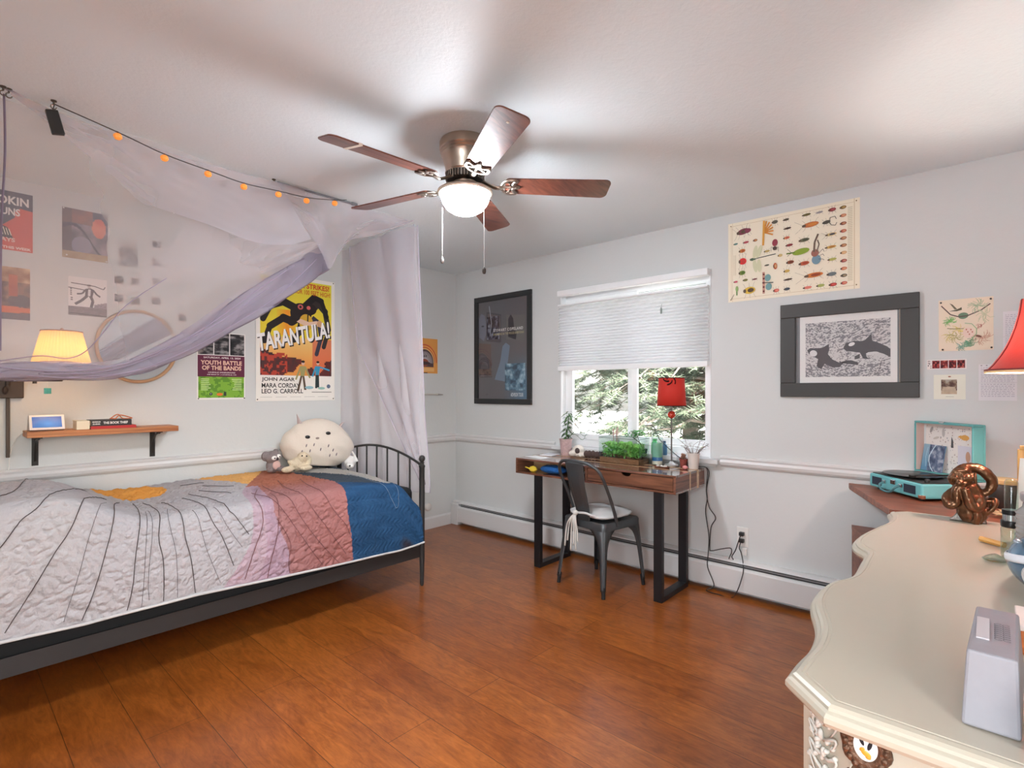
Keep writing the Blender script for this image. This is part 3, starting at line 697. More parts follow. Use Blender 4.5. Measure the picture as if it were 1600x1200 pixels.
def sheet(name,top,low,nu,nv,m,fold=.02,fr=9,seed=0,sag=0,par=None,lab=None):
    g=MB()
    def fn(u,v):
        a=top(u); b=low(u); p=a.lerp(b,v)
        k=math.sin(v*PI)**.7
        d=fold*(math.sin(u*fr*2*PI+3*fbm(u*4,v*3,seed))+.6*math.sin(v*fr*3.1+u*8+seed))*(k*.8+.2*min(1,v*4))
        return Vector((p.x+.2*d,p.y-d+sag*k,p.z+.25*d))
    g.grid(nu,nv,fn)
    return g.build(name,m,par or can,smooth=3,tags=(lab,) if lab else None)
sheet('draped_veil',lambda u: topc(u*.66),lambda u: curve(lowc,u)+Vector((0,0,.03)),90,50,M_s1,.007,3,1)
# gathered hem band of several folds
up=spline([at(u,v,'y',y) for u,v,y in [(-60,566,2.79),(0,562,2.81),(100,562,2.83),(160,566,2.84),(220,548,2.86),(300,505,2.9),(380,448,2.98),(440,415,3.08),(480,392,3.2),(500,378,3.36)]],8)
lo=spline([at(u,v,'y',y) for u,v,y in [(-60,590,2.77),(0,593,2.79),(100,594,2.81),(190,589,2.84),(250,573,2.87),(310,546,2.91),(400,496,3.0),(460,457,3.13),(490,436,3.26),(513,421,3.40)]],8)
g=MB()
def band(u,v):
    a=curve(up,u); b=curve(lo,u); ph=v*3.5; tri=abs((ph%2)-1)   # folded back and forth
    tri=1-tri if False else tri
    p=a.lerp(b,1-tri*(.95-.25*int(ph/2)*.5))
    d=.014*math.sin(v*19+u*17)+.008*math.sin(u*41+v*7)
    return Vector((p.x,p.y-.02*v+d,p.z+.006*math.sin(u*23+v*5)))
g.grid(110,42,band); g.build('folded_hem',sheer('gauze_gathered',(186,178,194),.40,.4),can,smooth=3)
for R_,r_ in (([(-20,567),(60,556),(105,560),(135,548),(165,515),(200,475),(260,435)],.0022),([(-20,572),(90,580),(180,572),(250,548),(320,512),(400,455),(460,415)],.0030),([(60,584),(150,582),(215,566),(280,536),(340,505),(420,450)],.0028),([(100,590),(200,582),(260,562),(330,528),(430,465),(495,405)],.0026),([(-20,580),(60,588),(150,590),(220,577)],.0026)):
    MB().tube(spline([at(u_,v_,'y',2.775+.06*max(0,(u_-250)/200)) for u_,v_ in R_],8),r_,6).build('crease_shade',mat('crease_shade_mauve',(140,130,148),.8),can,smooth=3)  # thin dark tubes stand in for the shade in the hem's creases
# denser upper fold on the left, hanging between the first and the third hook
up2=lambda u: Vector((lerp(.175,1.25,u),lerp(2.745,2.87,u)-.01,2.43-.035*math.sin(u*PI)))
l2=spline([at(u,v,'y',2.80) for u,v in [(6,141),(50,172),(95,208),(160,262),(220,316),(238,322),(262,330),(330,352),(400,378),(450,382),(486,374)]],8)
sheet('upper_fold',up2,lambda u: curve(l2,u),90,40,M_s2,.012,2,5)
# right swag from the rod to the foot corner
t3=spline([Vector((1.25,2.88,2.42)),Vector((1.48,2.87,2.425)),Vector((1.70,2.86,2.425)),Vector((1.95,2.87,2.435)),Vector((2.172,2.88,2.437))],8)
b3=spline([at(430,287,'y',2.86),at(458,325,'y',2.88),at(487,370,'y',2.92),at(505,398,'y',3.0),at(514,421,'y',3.1),at(530,396,'y',3.05),at(546,376,'y',3.0),at(590,366,'y',2.93),at(643,347,'y',2.87)],6)
sheet('right_swag',lambda u: curve(t3,u),lambda u: curve(b3,u),70,34,M_s2,.018,4,9)
# inner shadowed fold seen through
t4=spline([at(u,v,'y',2.90) for u,v in [(300,345),(380,372),(440,382),(490,378)]],8); b4=spline([at(u,v,'y',3.0) for u,v in [(190,460),(290,440),(400,430),(500,385)]],8)
sheet('inner_fold',lambda u: curve(t4,u),lambda u: curve(b4,u),40,16,M_s1,.012,4,3)
m=MB(); m.tube(spline([(.185,2.76,2.42),(.188,2.765,2.2),(.178,2.77,1.9),(.176,2.78,1.45)],6),.004,6); m.build('tie_cord',mat('cord_mauve',(120,108,124),.8),can)
# foot panel curtain
fp=thing('sheer_curtain',(2.25,3.3,.6),'sheer white lilac curtain hanging to the bed at its foot end','curtain')
def foot(u,v):
    y=lerp(2.90,3.885,u); z=lerp(2.432,.60,v)
    f=(.016+.03*v)*math.sin(u*22+2*v)+.012*math.sin(u*47+3*v)
    x=2.235+f*.6+.03*v; y2=y-.045*smst(.65,1,v)*(1-u)-.02*v*(1-u)
    return Vector((x,y2,z))
g=MB(); g.grid(90,60,foot); g.build('hanging_panel',M_s3,fp,smooth=3)
def foot2(u,v):
    # second layer: its free edge sweeps from the ceiling by the wall down to the near corner
    ye=interp([0,.18,.45,.75,1],[3.72,3.66,3.62,3.2,2.86],v); y=lerp(2.890-.055*smst(.65,1,v),ye,u); z=lerp(2.43,.66,v)
    return Vector((2.20+.05*v+.014*math.sin(u*15+4*v)-.01*math.sin(v*9),y,z))
g=MB(); g.grid(60,60,foot2); g.build('overlapping_panel',M_s2,fp,smooth=3)
m=MB(); P=[foot2(1,v/40)+Vector((-.003,0,0)) for v in range(41)]; m.tube(P,.0025,6); m.build('panel_edge',mat('seam_lilac',(196,188,204),.8),fp,smooth=3)
m=MB(); m.tube([foot(0,v/40) for v in range(41)],.003,6); m.build('side_seam',mat('seam_lilac',(196,188,204),.8),fp,smooth=3)
M_hook=mat('hook_metal',(96,88,78),.35,.8)
for (u,v),lab in {(5,139):'small metal ceiling hook at the far left corner of the canopy',(14,143):'second ceiling hook just right of the leftmost one',(84,161):'ceiling hook holding up the string lights battery box',(428,283):'ceiling hook where the rod and the gauze swag begin'}.items():
    p=at(u,v,'z',2.43); m=MB(); m.lathe([(.010,2.44),(.010,2.436),(.004,2.434),(.003,2.425)],(p.x,p.y,0),10)
    m.tube([(p.x+.009*math.cos(a),p.y,2.415+.009*math.sin(a)) for a in [PI/2+i*PI*1.5/9 for i in range(10)]],.0022,6)
    m.build('ceiling_hook',M_hook,smooth=1,tags=(lab,'hook','hooks screwed into the ceiling' ))
r0=Vector((1.262,2.862,2.428)); r1=Vector((1.705,2.852,2.428))
m=MB(); m.tube([r0,r1],.006,10); m.tube([r1,r1+Vector((.035,0,0))],.009,10)
m.build('curtain_rod',mat('rod_grey',(130,130,136),.4,.6),smooth=1,tags=('short thin grey rod under the ceiling at the right swag of the canopy','curtain rod'))
sl_=thing('string_lights',(.9,2.75,2.3),'string of small orange pumpkin lights along the ceiling with a black battery box','string lights')
bulbs=[(184,211),(257,245),(325,270),(381,290),(435,302),(479,312),(523,316)]
BP=[at(u,v,'y',2.735) for u,v in bulbs]
P=[Vector((.328,2.735,2.432))]
P=[Vector((.326,2.73,2.428))]+[b+Vector((0,0,.012)) for b in BP]+[Vector((1.64,2.80,2.42))]
MB().tube(spline(P,8),.0022,6).build('cord',mat('cord_dark',(50,46,44),.6),sl_,smooth=1)
M_or=mat('pumpkin_orange',(226,140,62),.35,emit=(255,150,60),es=.25)
for b in BP:
    m=MB(); m.ell(b-Vector((0,0,.006)),(.0165,.0165,.0145),24,10,fn=lambda d: 1-.10*abs(math.sin(4*math.atan2(d.y,d.x)))); o=m.build('bulb',M_or,sl_,smooth=3)
    m=MB(); m.tube([b+Vector((0,0,.006)),b+Vector((.001,0,.014))],.0035,6); m.build('bulb_cap',mat('cap_brown',(90,60,40),.6),o)
m=MB(); m.obox((.330,2.745,2.362),(.040,.022,.092),ry=math.radians(-14)); m.build('battery_box',mat('black_plastic',(40,38,36),.45),sl_,bevel=.003)
MB().tube([(.322,2.742,2.405),(.327,2.735,2.428)],.002,6).build('lead',mat('cord_dark',(50,46,44),.6),sl_)
# ------------------------------------------------------------------ ceiling fan
FX,FY=1.648,1.785
fan=thing('ceiling_fan',(FX,FY,2.10),'five-blade hugger ceiling fan in brushed nickel with a lit frosted bowl','ceiling fan')
M_nk=mat('brushed_nickel',(196,180,164),.30,.95); M_nk2=mat('cast_nickel',(150,138,128),.3,.95)
c=(FX,FY,0)
MB().lathe([(.112,2.44),(.117,2.43),(.117,2.40),(.112,2.395),(.114,2.388),(.108,2.382),(.110,2.374),(.104,2.366),(.094,2.33),(.088,2.298),(.085,2.29)][::-1],c,48).build('motor_housing',M_nk,fan,smooth=.7)
MB().lathe([(.085,2.291),(.082,2.262),(.060,2.256),(.04,2.256)][::-1],c,48).build('vent_core',mat('dark_vent',(60,52,46),.5,.6),fan,smooth=.7)
m=MB()
for i in range(40):
    a=i*2*PI/40; m.obox((FX+.086*math.cos(a),FY+.086*math.sin(a),2.277),(.006,.0055,.036),rz=a)
m.build('vent_ribs',M_nk2,fan)
MB().lathe([(.090,2.298),(.093,2.294),(.090,2.290)][::-1],c,40,caps=False).build('trim_ring',M_nk,fan,smooth=.7)
MB().lathe([(.050,2.228),(.056,2.235),(.056,2.252),(.048,2.258)],c,36).build('switch_cup',M_nk,fan,smooth=.7)
MB().lathe([(.056,2.235),(.060,2.230),(.110,2.222),(.126,2.212),(.128,2.204),(.121,2.198),(.112,2.198)][::-1],c,48).build('lamp_rim',M_nk,fan,smooth=.7)
M_bowl=mat('lit_frosted_glass',(255,252,244),.3,emit=(240,246,253),es=98)
MB().lathe([(0,2.108),(.03,2.110),(.058,2.117),(.084,2.133),(.102,2.158),(.112,2.185),(.113,2.199)],c,48).build('glass_bowl',M_bowl,fan,smooth=3)
M_bl=wood('blade_walnut',(124,72,56),(84,46,36),'X',.30,2.0,6,coat=.35); BZ=2.243
for k,ang in enumerate([175.5,102.9,29.8,-43.0,-118.3]):
    a=math.radians(ang); M=Matrix.Translation((FX,FY,BZ))@Matrix.Rotation(a,4,'Z')@Matrix.Rotation(math.radians(-13 if True else 0),4,'X')
    P=[]; r0,r1=.185,.672
    w0,w1=.056,.068
    for i in range(9): t=PI/2*i/8; P.append((r1-.028+.028*math.sin(t), w1-.028+.028*math.cos(t)) if False else (r1-.03+.03*math.sin(t),w1-.03+.03*math.cos(t)))
    P+= [(x,-y) for x,y in P[::-1]]
    Q=[(r0+.02-.02*math.sin(PI/2*i/6),-(w0-.02+.02*math.cos(PI/2*i/6))) for i in range(7)]
    P+=Q; P+=[(x,-y) for x,y in Q[::-1]]
    m=MB(); m.prism(P[::-1],0,.006); m.xform(M); 
    bl=m.build('blade',M_bl,fan,bevel=.0015)
    # the grain must follow the blade, so its mesh keeps object axes; decorative iron
    ir=MB()
    ir.tube(spline([(.075,0,.024),(.11,0,.004),(.145,0,-.010),(.175,0,-.004)],6),[.013]*19,10,flat=.5)
    ir.tube(spline([(.165,0,-.004),(.175,.03,-.004),(.20,.05,-.004),(.235,.046,-.004),(.225,.03,-.004),(.222,.012,-.004),(.25,0,-.004)],6),.0085,8,flat=.6)
    ir.tube(spline([(.165,0,-.004),(.175,-.03,-.004),(.20,-.05,-.004),(.235,-.046,-.004),(.225,-.03,-.004),(.222,-.012,-.004),(.25,0,-.004)],6),.0085,8,flat=.6)
    ir.tube([(.165,0,-.004),(.25,0,-.004)],.006,8,flat=.6); ir.tube([(.19,.045,-.004),(.215,0,-.004),(.19,-.045,-.004)],.004,6)
    for x,y in ((.205,.03),(.205,-.03),(.235,0)): ir.lathe([(0,-.011),(.005,-.010),(.006,-.005)],(x,y,0),10)
    ir.xform(M); ir.build('blade_bracket',M_nk2,bl,smooth=1)
    if k==0:
        tp=MB(); tp.box((.545,-.069,-.0012),(.560,.069,.0075)); tp.xform(M); tag(tp.build('cloth_tape',mat('cream_tape',(226,214,200),.8),bl),'band of cream tape around this blade near its tip')
    if k==4:
        nk=MB(); nk.lathe([(0,-.0012),(.006,-.001),(.007,0)],(.60,.0,0),6); nk.xform(M); nk.build('chip_mark',mat('chip_pale',(200,180,160),.7),bl)
for dx,dy,zb,nm in ((-.110,.05,1.895,0),(.075,-.085,1.90,1)):
    pass
def chain(u,vt,vb,D):
    t=D; a=(u-800)/823.
    x=t*(_fx+a*_rx); y=t*(_fy+a*_ry); z0=1.30-(vt-610)/823.*D; z1=1.30-(vb-610)/823.*D
    m=MB(); m.tube([(x,y,z0),(x,y,z1+.02)],.0012,6)
    for i in range(40): m.ell((x,y,lerp(z0,z1+.02,i/39)),(.0019,.0019,.0019),6,4)
    o=m.build('pull_chain',mat('chain_metal',(205,200,196),.35,.6),fan)
    k=MB(); k.lathe([(0,z1-.012),(.006,z1-.010),(.0085,z1-.002),(.008,z1+.008),(.004,z1+.016),(.002,z1+.02)],(x,y,0),14); k.build('chain_knob',mat('chain_knob_grey',(150,148,146),.3,.6) if u<700 else mat('knob_dark',(60,55,52),.3,.3),o,smooth=1)
chain(691,325,408,2.43); chain(756.5,310,424,2.31)
# ------------------------------------------------------------------ desk
M_wal=wood('desk_walnut',(128,84,64),(78,48,36),'Y',.22,2.0,6,coat=1.0); M_walx=wood('desk_walnut_cross',(128,84,64),(78,48,36),'X',.4,2.2,6)
M_inl=wood('maple_inlay',(206,170,128),(176,138,98),'Y',.3,2.0,6,coat=.5); M_dk=mat('desk_inside',(62,40,34),.6)
DX0,DX1,DY0,DY1,DZ0,DZ1=2.98,3.40,1.385,2.663,.676,.79
desk=thing('writing_desk',((DX0+DX1)/2,(DY0+DY1)/2,0),'walnut writing desk with pale inlay stripes and black steel loop legs, under the window','desk')
MB().box((DX0,DY0,DZ1-.014),(DX1,DY1,DZ1)).build('desk_top',M_wal,desk,bevel=.002)
for x0,x1 in ((3.175,3.192),(3.285,3.315)):
    m=MB(); m.box((x0,DY0-.0008,DZ0),(x1,DY1+.0008,DZ1+.0007)); m.build('inlay_stripe',M_inl,desk)
m=MB(); m.box((DX0,DY0,DZ0),(DX1,DY1,DZ0+.014)); m.build('bottom_board',M_wal,desk)
MB().box((DX0,DY0,DZ0+.013),(DX1,DY0+.016,DZ1-.013)).build('side_panel',M_walx,desk)
MB().box((DX0,DY1-.016,DZ0+.013),(DX1,DY1,DZ1-.013)).build('side_panel',M_walx,desk)
MB().box((DX1-.012,DY0+.01,DZ0+.013),(DX1,DY1-.01,DZ1-.013)).build('back_board',M_dk,desk)
MB().box((DX0,2.015,DZ0+.013),(DX1-.01,2.035,DZ1-.013)).build('divider',M_walx,desk)
m=MB(); # drawer front with a half round finger notch
ny=1.72; y0,y1,z0,z1=DY0+.019,2.012,DZ0+.017,DZ1-.017; P=[(y0,z0),(y1,z0),(y1,z1)]
P+=[(ny+.035*math.cos(a),z1-.022*math.sin(a)) for a in [PI*i/12 for i in range(13)]]; P+=[(y0,z1)]
n=len(P); m.add([(DX0+.001,y,z) for y,z in P]+[(DX0+.016,y,z) for y,z in P],[tuple(range(n))[::-1],tuple(range(n,2*n))]+[(i,(i+1)%n,n+(i+1)%n,n+i) for i in range(n)])
dr=m.build('drawer',wood('drawer_walnut',(134,88,64),(76,46,34),'Y',.35,1.6,5,coat=.3),desk)
MB().box((DX0+.018,y0,z0),(DX1-.03,y1,z1-.03)).build('drawer_box',M_dk,dr)
M_leg=mat('powder_black',(30,30,33),.45,.2)
for y in (2.465,1.508):
    m=MB(); w=.055; t=.032; X0,X1=2.992,3.372
    a,b=y-w/2,y+w/2
    out=[(X0,0),(X1,0),(X1,DZ0),(X1-t,DZ0),(X1-t,t),(X0+t,t),(X0+t,DZ0),(X0,DZ0)]; n=8
    m.add([(x,a,z) for x,z in out]+[(x,b,z) for x,z in out],[(0,1,4,5),(1,2,3,4),(5,6,7,0),(n+0,n+5,n+4,n+1),(n+1,n+4,n+3,n+2),(n+5,n+0,n+7,n+6)]+[(i,n+i,n+(i+1)%n,(i+1)%n) for i in range(n)])
    m.build('leg_loop',M_leg,desk,bevel=.001)
# things in the open cubby
m=MB(); m.ell((3.055,2.36,.722),(.06,.115,.031),30,16,fn=lambda d:1+.05*math.sin(d.y*24+d.z*9)+.03*math.sin(d.x*17)); m.build('knit_scarf',mat('blue_knit',(28,92,160),.9,bump=.8,bscale=160),smooth=3,tags=('folded bright blue knitted bundle in the open cubby of the desk','scarf'))
m=MB(); m.ell((3.02,2.525,.713),(.022,.034,.022),16,12,fn=lambda d:1+.12*math.sin(d.y*11+d.z*8)); m.tube([(3.01,2.55,.715),(3.0,2.585,.725)],[.006,.004],6); m.build('yarn_ball',mat('yellow_yarn',(232,200,62),.85,bump=.6,bscale=150),smooth=3,tags=('small yellow fuzzy ball beside the blue bundle in the desk cubby','yarn ball'))
t=thing('spice_jar',(3.03,2.185,.69),'small dark glass jar with a white lid in the desk cubby','jar')
MB().lathe([(.02,.6905),(.022,.695),(.022,.722),(.018,.727)],(3.03,2.185,0),18).build('jar_body',mat('jar_brown',(86,74,60),.2,spec=.6),t,smooth=.8)
MB().lathe([(.0215,.7275),(.0215,.740),(.020,.742)],(3.03,2.185,0),18).build('lid',mat('lid_white',(224,222,216),.4),t,smooth=.8)
t=thing('metal_tin',(3.03,2.10,.69),'dark metal tin box next to the jar in the desk cubby','tin')
m=MB(); m.box((3.0,2.065,.6905),(3.07,2.145,.725)); m.build('tin_body',mat('tin_dark',(58,62,60),.35,.5),t,bevel=.004)
m=MB(); m.box((2.998,2.063,.7255),(3.072,2.147,.735)); m.build('tin_lid',mat('tin_lid',(176,180,178),.3,.5),t,bevel=.002)

# ------------------------------------------------------------------ metal chair
M_gun=mat('gunmetal',(80,83,85),.38,.5)
ch=thing('metal_chair',(3.035,1.945,0),'black industrial metal cafe chair pushed up to the desk','chair',rz=math.radians(-7.5))
TOP={'bl':(-.165,.165),'br':(-.165,-.165),'fl':(.175,.175),'fr':(.175,-.175)}
FT={'bl':(-.215,.205),'br':(-.215,-.205),'fl':(.205,.215),'fr':(.205,-.215)}
for k in TOP:
    tx,ty=TOP[k]; fx_,fy_=FT[k]; sx=-1 if tx>0 else 1; sy=-1 if ty>0 else 1
    m=MB(); N=22
    for wing in (0,1):
        A=[];
        for i in range(N+1):
            t=i/N; z=lerp(.045,.432,t); cx,cy=lerp(fx_,tx,(z/.45)),lerp(fy_,ty,(z/.45))
            w_=.024+.014*t+.135*t**7
            a=Vector((cx,cy,z)); b=Vector((cx+sx*w_,cy,z)) if wing==0 else Vector((cx,cy+sy*w_,z))
            # a rounded outer corner: pull the corner in a touch and bulge the mid rib
            A.append((a,a.lerp(b,.5)+Vector((0,-sy*.004,0) if wing==0 else (-sx*.004,0,0)),b))
        o=len(m.v)
        m.add([p for r in A for p in r],[f for i in range(N) for f in ((i*3,i*3+1,i*3+4,i*3+3),(i*3+1,i*3+2,i*3+5,i*3+4))])
    lg=m.build('leg',M_gun,ch,solid=.003,local=True,smooth=.8)
    z=.05; cx,cy=lerp(fx_,tx,z/.45),lerp(fy_,ty,z/.45)
    m=MB(); m.tube([(fx_+sx*.010,fy_+sy*.010,0),(cx+sx*.012,cy+sy*.012,.07)],[.0115,.0145],10); m.build('foot_cap',mat('rubber_black',(26,26,27),.6),lg,local=True)
m=MB()
def rsq(hx0,hx1,hy0,hy1,r,z,n=6):
    P=[]
    for (cx,cy,a0) in ((hx1-r,hy1-r,0),(hx0+r,hy0-r,PI/2),(hx0+r,-hy0+r,PI),(hx1-r,-hy1+r,1.5*PI)):
        for i in range(n+1): a=a0+PI/2*i/n; P.append((cx+r*math.cos(a),cy+r*math.sin(a),z))
    return P
L=[rsq(-.178,.188,.178,.190,.035,z) for z in (.405,.446)]+[rsq(-.172,.182,.172,.184,.032,.455),rsq(-.14,.15,.14,.15,.03,.452)]
n=len(L[0]); m.add([p for r in L for p in r],[(i*n+j,i*n+(j+1)%n,(i+1)*n+(j+1)%n,(i+1)*n+j) for i in range(3) for j in range(n)]+[tuple(range(3*n,4*n))])
m.build('seat',M_gun,ch,local=True,smooth=.9)
# back hoop, splat
def hoop():
    P=[]
    P+=[(-.05,-.182,.43),(-.075,-.183,.50),(-.13,-.186,.62),(-.195,-.185,.74),(-.225,-.165,.80),(-.250,-.115,.834),(-.262,-.05,.845),(-.264,0,.847)]
    P+=[(x,-y,z) for x,y,z in P[:-1][::-1]]
    return spline(P,6)
m=MB(); m.tube(hoop(),.0105,10); m.build('back_hoop',M_gun,ch,local=True,smooth=1)
def splat(u,v):
    x=interp([0,.2,.6,1],[-.172,-.178,-.232,-.262],v); w=lerp(.055,.078,v); z=lerp(.445,.843,v)
    rib=.004*(1 if abs(u-.5)<.28 and .15<v<.80 else 0)
    return (x-rib-.010*(1-(2*u-1)**2)*v,(u-.5)*2*w,z)
m=MB(); m.grid(18,26,splat); m.build('back_splat',M_gun,ch,local=True,solid=.003,smooth=.7)
# cushion with ties
cu=thing('seat_cushion',(3.035,1.945,.455),'light grey tied seat cushion lying on the metal chair','cushion',rz=math.radians(-7.5))
M_cu=mat('cushion_grey',(196,194,192),.9,bump=.25,bscale=160,sheen=.2)
def cus(d):
    k=(abs(d.x)**4+abs(d.y)**4+1e-6)**.25; h=math.hypot(d.x,d.y)+1e-6
    return 1+ (h/k-1)*.75 if h>.2 else 1
m=MB(); m.ell((.0,0,.031),(.180,.180,.030),48,20,fn=lambda d: cus(d)*(1-.10*math.exp(-((d.x+1)**2+ d.y**2)*9))*(1+.02*math.sin(d.x*13+d.y*11))); m.build('pad',M_cu,cu,local=True,smooth=3)
for s in (-1,1):
    m=MB(); m.tube(spline([(-.145,s*.11,.03),(-.185,s*.075,.045),(-.205,s*.04,.055),(-.215,.02,.05)],6),.0075,8); m.build('tie_band',M_cu,cu,local=True,smooth=1)
m=MB()
m.ell((-.222,.025,.05),(.018,.02,.018),12,10)
for i,(dy,l) in enumerate([(-.03,.13),(-.015,.19),(0,.16),(.02,.20),(.045,.14),(.065,.18)]):
    m.tube(spline([(-.222,.025,.05),(-.238,.025+dy*.6,.0),(-.232,.03+dy,-.06),(-.235,.028+dy*1.2,-l)],6),.0055,6)
m.build('tie_tassel',mat('cotton_ties',(206,202,194),.9),cu,local=True,smooth=3)

# ------------------------------------------------------------------ on the desk and sill
TZ=DZ1+.0008
def leaf(m,b,d,L,w,droop=.3,n=5):
    b=Vector(b); d=Vector(d).normalized(); sd=d.cross(Vector((0,0,1)))
    if sd.length<.1: sd=Vector((1,0,0))
    sd.normalize(); vs=[]; fs=[]
    for i in range(n+1):
        t=i/n; p=b+d*L*t+Vector((0,0,-droop*L*t*t)); ww=w*math.sin(PI*min(1,t*.92+.08))*.5
        vs+=[p-sd*ww,p+Vector((0,0,-ww*.3)),p+sd*ww]
    for i in range(n): fs+=[(3*i,3*i+1,3*i+4,3*i+3),(3*i+1,3*i+2,3*i+5,3*i+4)]
    m.add(vs,fs)
def pot(t,c,r0,r1,h,M,soil=True):
    x,y,z=c; MB().lathe([(r0*.96,z),(r0,z+.004),(r1,z+h),(r1+.004,z+h),(r1+.004,z+h+.006),(r1-.004,z+h+.006),(r1-.006,z+h-.02),(0,z+h-.02)],(x,y,0),28).build('pot',M,t,smooth=.7)
    if soil:
        m=MB(); m.lathe([(0,z+h-.008),(r1*.5,z+h-.010),(r1-.005,z+h-.016)],(x,y,0),20,caps=False); m.build('soil',mat('potting_soil',(70,52,42),.95,bump=.8,bscale=150),t)
M_gr1=mat('leaf_green',(74,104,62),.5,var=.35,vscale=20); M_gr2=mat('leaf_bright',(62,150,48),.5,var=.35,vscale=30)
PX,PY=3.342,2.46
t=thing('potted_plant',(PX,PY,TZ),'trailing green plant in a pink speckled pot at the left end of the desk','potted plant')
pot(t,(PX,PY,TZ),.038,.050,.125,mat('speckled_pink',(188,160,158),.5,var=.35,vscale=70))
m=MB(); rnd=random.Random(4)
m.tube(spline([(PX,PY,TZ+.12),(PX+.01,PY-.01,TZ+.22),(PX,PY-.03,TZ+.33)],6),.004,6)
for i in range(46):
    z=TZ+.13+.22*(i/46); a=i*2.4; dx,dy=math.cos(a),math.sin(a); leaf(m,(PX+.004*i/46,PY-.03*i/46,z),(dx,dy,.5-rnd.random()*.9),.075*rnd.uniform(.6,1.1),.018,.5)
m.build('foliage',M_gr1,t,smooth=3)
m=MB(); 
for k in range(4):
    P=spline([(PX,PY,TZ+.12),(PX+.02,PY-.06-.02*k,TZ+.17+.02*k),(PX+.02,PY-.14-.02*k,TZ+.13+.03*k),(PX+.01,PY-.18-.02*k,TZ+.17+.03*k)],6); m.tube(P,.0016,4)
    for q_ in range(5,19,3): leaf(m,P[q_],(rnd.uniform(-1,1),rnd.uniform(-1,1),.3),.03,.012,.3,3)
m.build('runners',M_gr1,t)
t=thing('animal_skull',(3.32,2.325,TZ),'small white animal skull ornament with a dark round eye hollow, next to the pink pot','skull ornament')
m=MB(); sx_,sy_=3.32,2.325
m.ell((sx_,sy_,TZ+.052),(.045,.045,.042),20,14); m.ell((sx_-.035,sy_+.03,TZ+.03),(.025,.03,.024),14,10,rot=(0,0,.6)); m.ell((sx_,sy_-.02,TZ+.02),(.04,.05,.02),14,10); m.tube([(sx_-.02,sy_+.03,TZ+.07),(sx_-.03,sy_+.05,TZ+.012)],[.009,.006],8); m.tube([(sx_-.03,sy_-.02,TZ+.03),(sx_-.045,sy_-.05,TZ+.008)],[.008,.005],8)
m.build('skull',mat('bone_white',(216,206,194),.7,bump=.4,bscale=80),t,remesh=.0045)
m=MB(); m.lathe([(0,-.047),(.012,-.046),(.020,-.040),(.023,-.034)],(0,0,0),18,ax='X'); 
for i in range(len(m.v)): m.v[i]=m.v[i]+Vector((sx_,sy_-.012,TZ+.052))
m.build('eye_hollow',mat('hollow_dark',(74,60,56),.8),t,smooth=3)
m=MB(); m.tube(spline([(3.315,2.255,TZ+.030),(3.31,2.20,TZ+.034),(3.32,2.15,TZ+.030),(3.315,2.105,TZ+.034)],6),[.024+.004*math.sin(i*1.9) for i in range(19)],14); m.tube([(3.31,2.19,TZ+.05),(3.30,2.18,TZ+.062)],[.008,.004],6); m.tube([(3.31,2.13,TZ+.045),(3.30,2.10,TZ+.06)],[.007,.004],6)
m.build('driftwood_log',mat('dark_bark',(82,62,56),.9,bump=1.0,bscale=60,var=.4,vscale=30),smooth=3,tags=('short dark bark log lying between the skull and the green tank','driftwood'))
# planted tank
GX0,GX1,GY0,GY1,GZ1=3.215,3.36,1.755,2.075,TZ+.175
t=thing('planted_tank',(3.29,1.915,TZ),'small glass tank with green moss over brown soil, in the middle of the desk','terrarium')
M_tg=glass('tank_glass',(248,252,250)); th=.003
for a,b in (((GX0,GY0,TZ+.0004),(GX0+th,GY1,GZ1)),((GX1-th,GY0,TZ+.0004),(GX1,GY1,GZ1)),((GX0+th,GY0,TZ+.0004),(GX1-th,GY0+th,GZ1)),((GX0+th,GY1-th,TZ+.0004),(GX1-th,GY1,GZ1))): MB().box(a,b).build('glass_wall',M_tg,t)
m=MB(); m.grid(40,14,lambda u,v:(lerp(GX0+.004,GX1-.004,v),lerp(GY0+.004,GY1-.004,u),TZ+.035+.018*fbm(u*6,v*3,2)+.012*u))
m.box((GX0+.004,GY0+.004,TZ+.001),(GX1-.004,GY1-.004,TZ+.036)); m.build('soil_bed',mat('tank_soil',(140,92,62),.95,bump=1,bscale=120,var=.4,vscale=60),t)
M_moss=mat('moss_green',(130,190,92),.6,var=.5,vscale=26,bump=.8,bscale=60)
m=MB(); rnd=random.Random(11)
for i in range(26):
    x=rnd.uniform(GX0+.04,GX1-.04); y=rnd.uniform(GY0+.03,GY1-.03); z=TZ+rnd.uniform(.06,.138); m.ell((x,y,z),(rnd.uniform(.014,.024),rnd.uniform(.018,.028),rnd.uniform(.012,.022)),8,6)
for i in range(1500):
    x=rnd.uniform(GX0+.008,GX1-.008); y=rnd.uniform(GY0+.012,GY1-.012); leaf(m,(x,y,TZ+rnd.uniform(.045,.135)),(rnd.uniform(-1,1),rnd.uniform(-1,1),rnd.uniform(-.2,1)),.030,.011,.4,2)
for i in range(len(m.v)): m.v[i].x=min(max(m.v[i].x,GX0+.005),GX1-.005); m.v[i].y=min(max(m.v[i].y,GY0+.005),GY1-.005)
m.build('moss',M_moss,t,smooth=3)
m=MB(); R=[(GX0,GY0),(GX1,GY0),(GX1,GY1),(GX0,GY1),(GX0,GY0)]; m.tube([(x,y,GZ1) for x,y in R],.0025,6); m.build('rim',mat('rim_grey',(120,140,132),.4),t)
t=thing('bonsai_sprig',(3.405,1.83,.8505),'little bright green bush on a bare bent stem standing on the sill behind the tank','plant')
SX,SY=3.435,1.84; SZ=.8505
t.location=(SX,SY,SZ); ORG[t.name]=Vector((SX,SY,SZ))
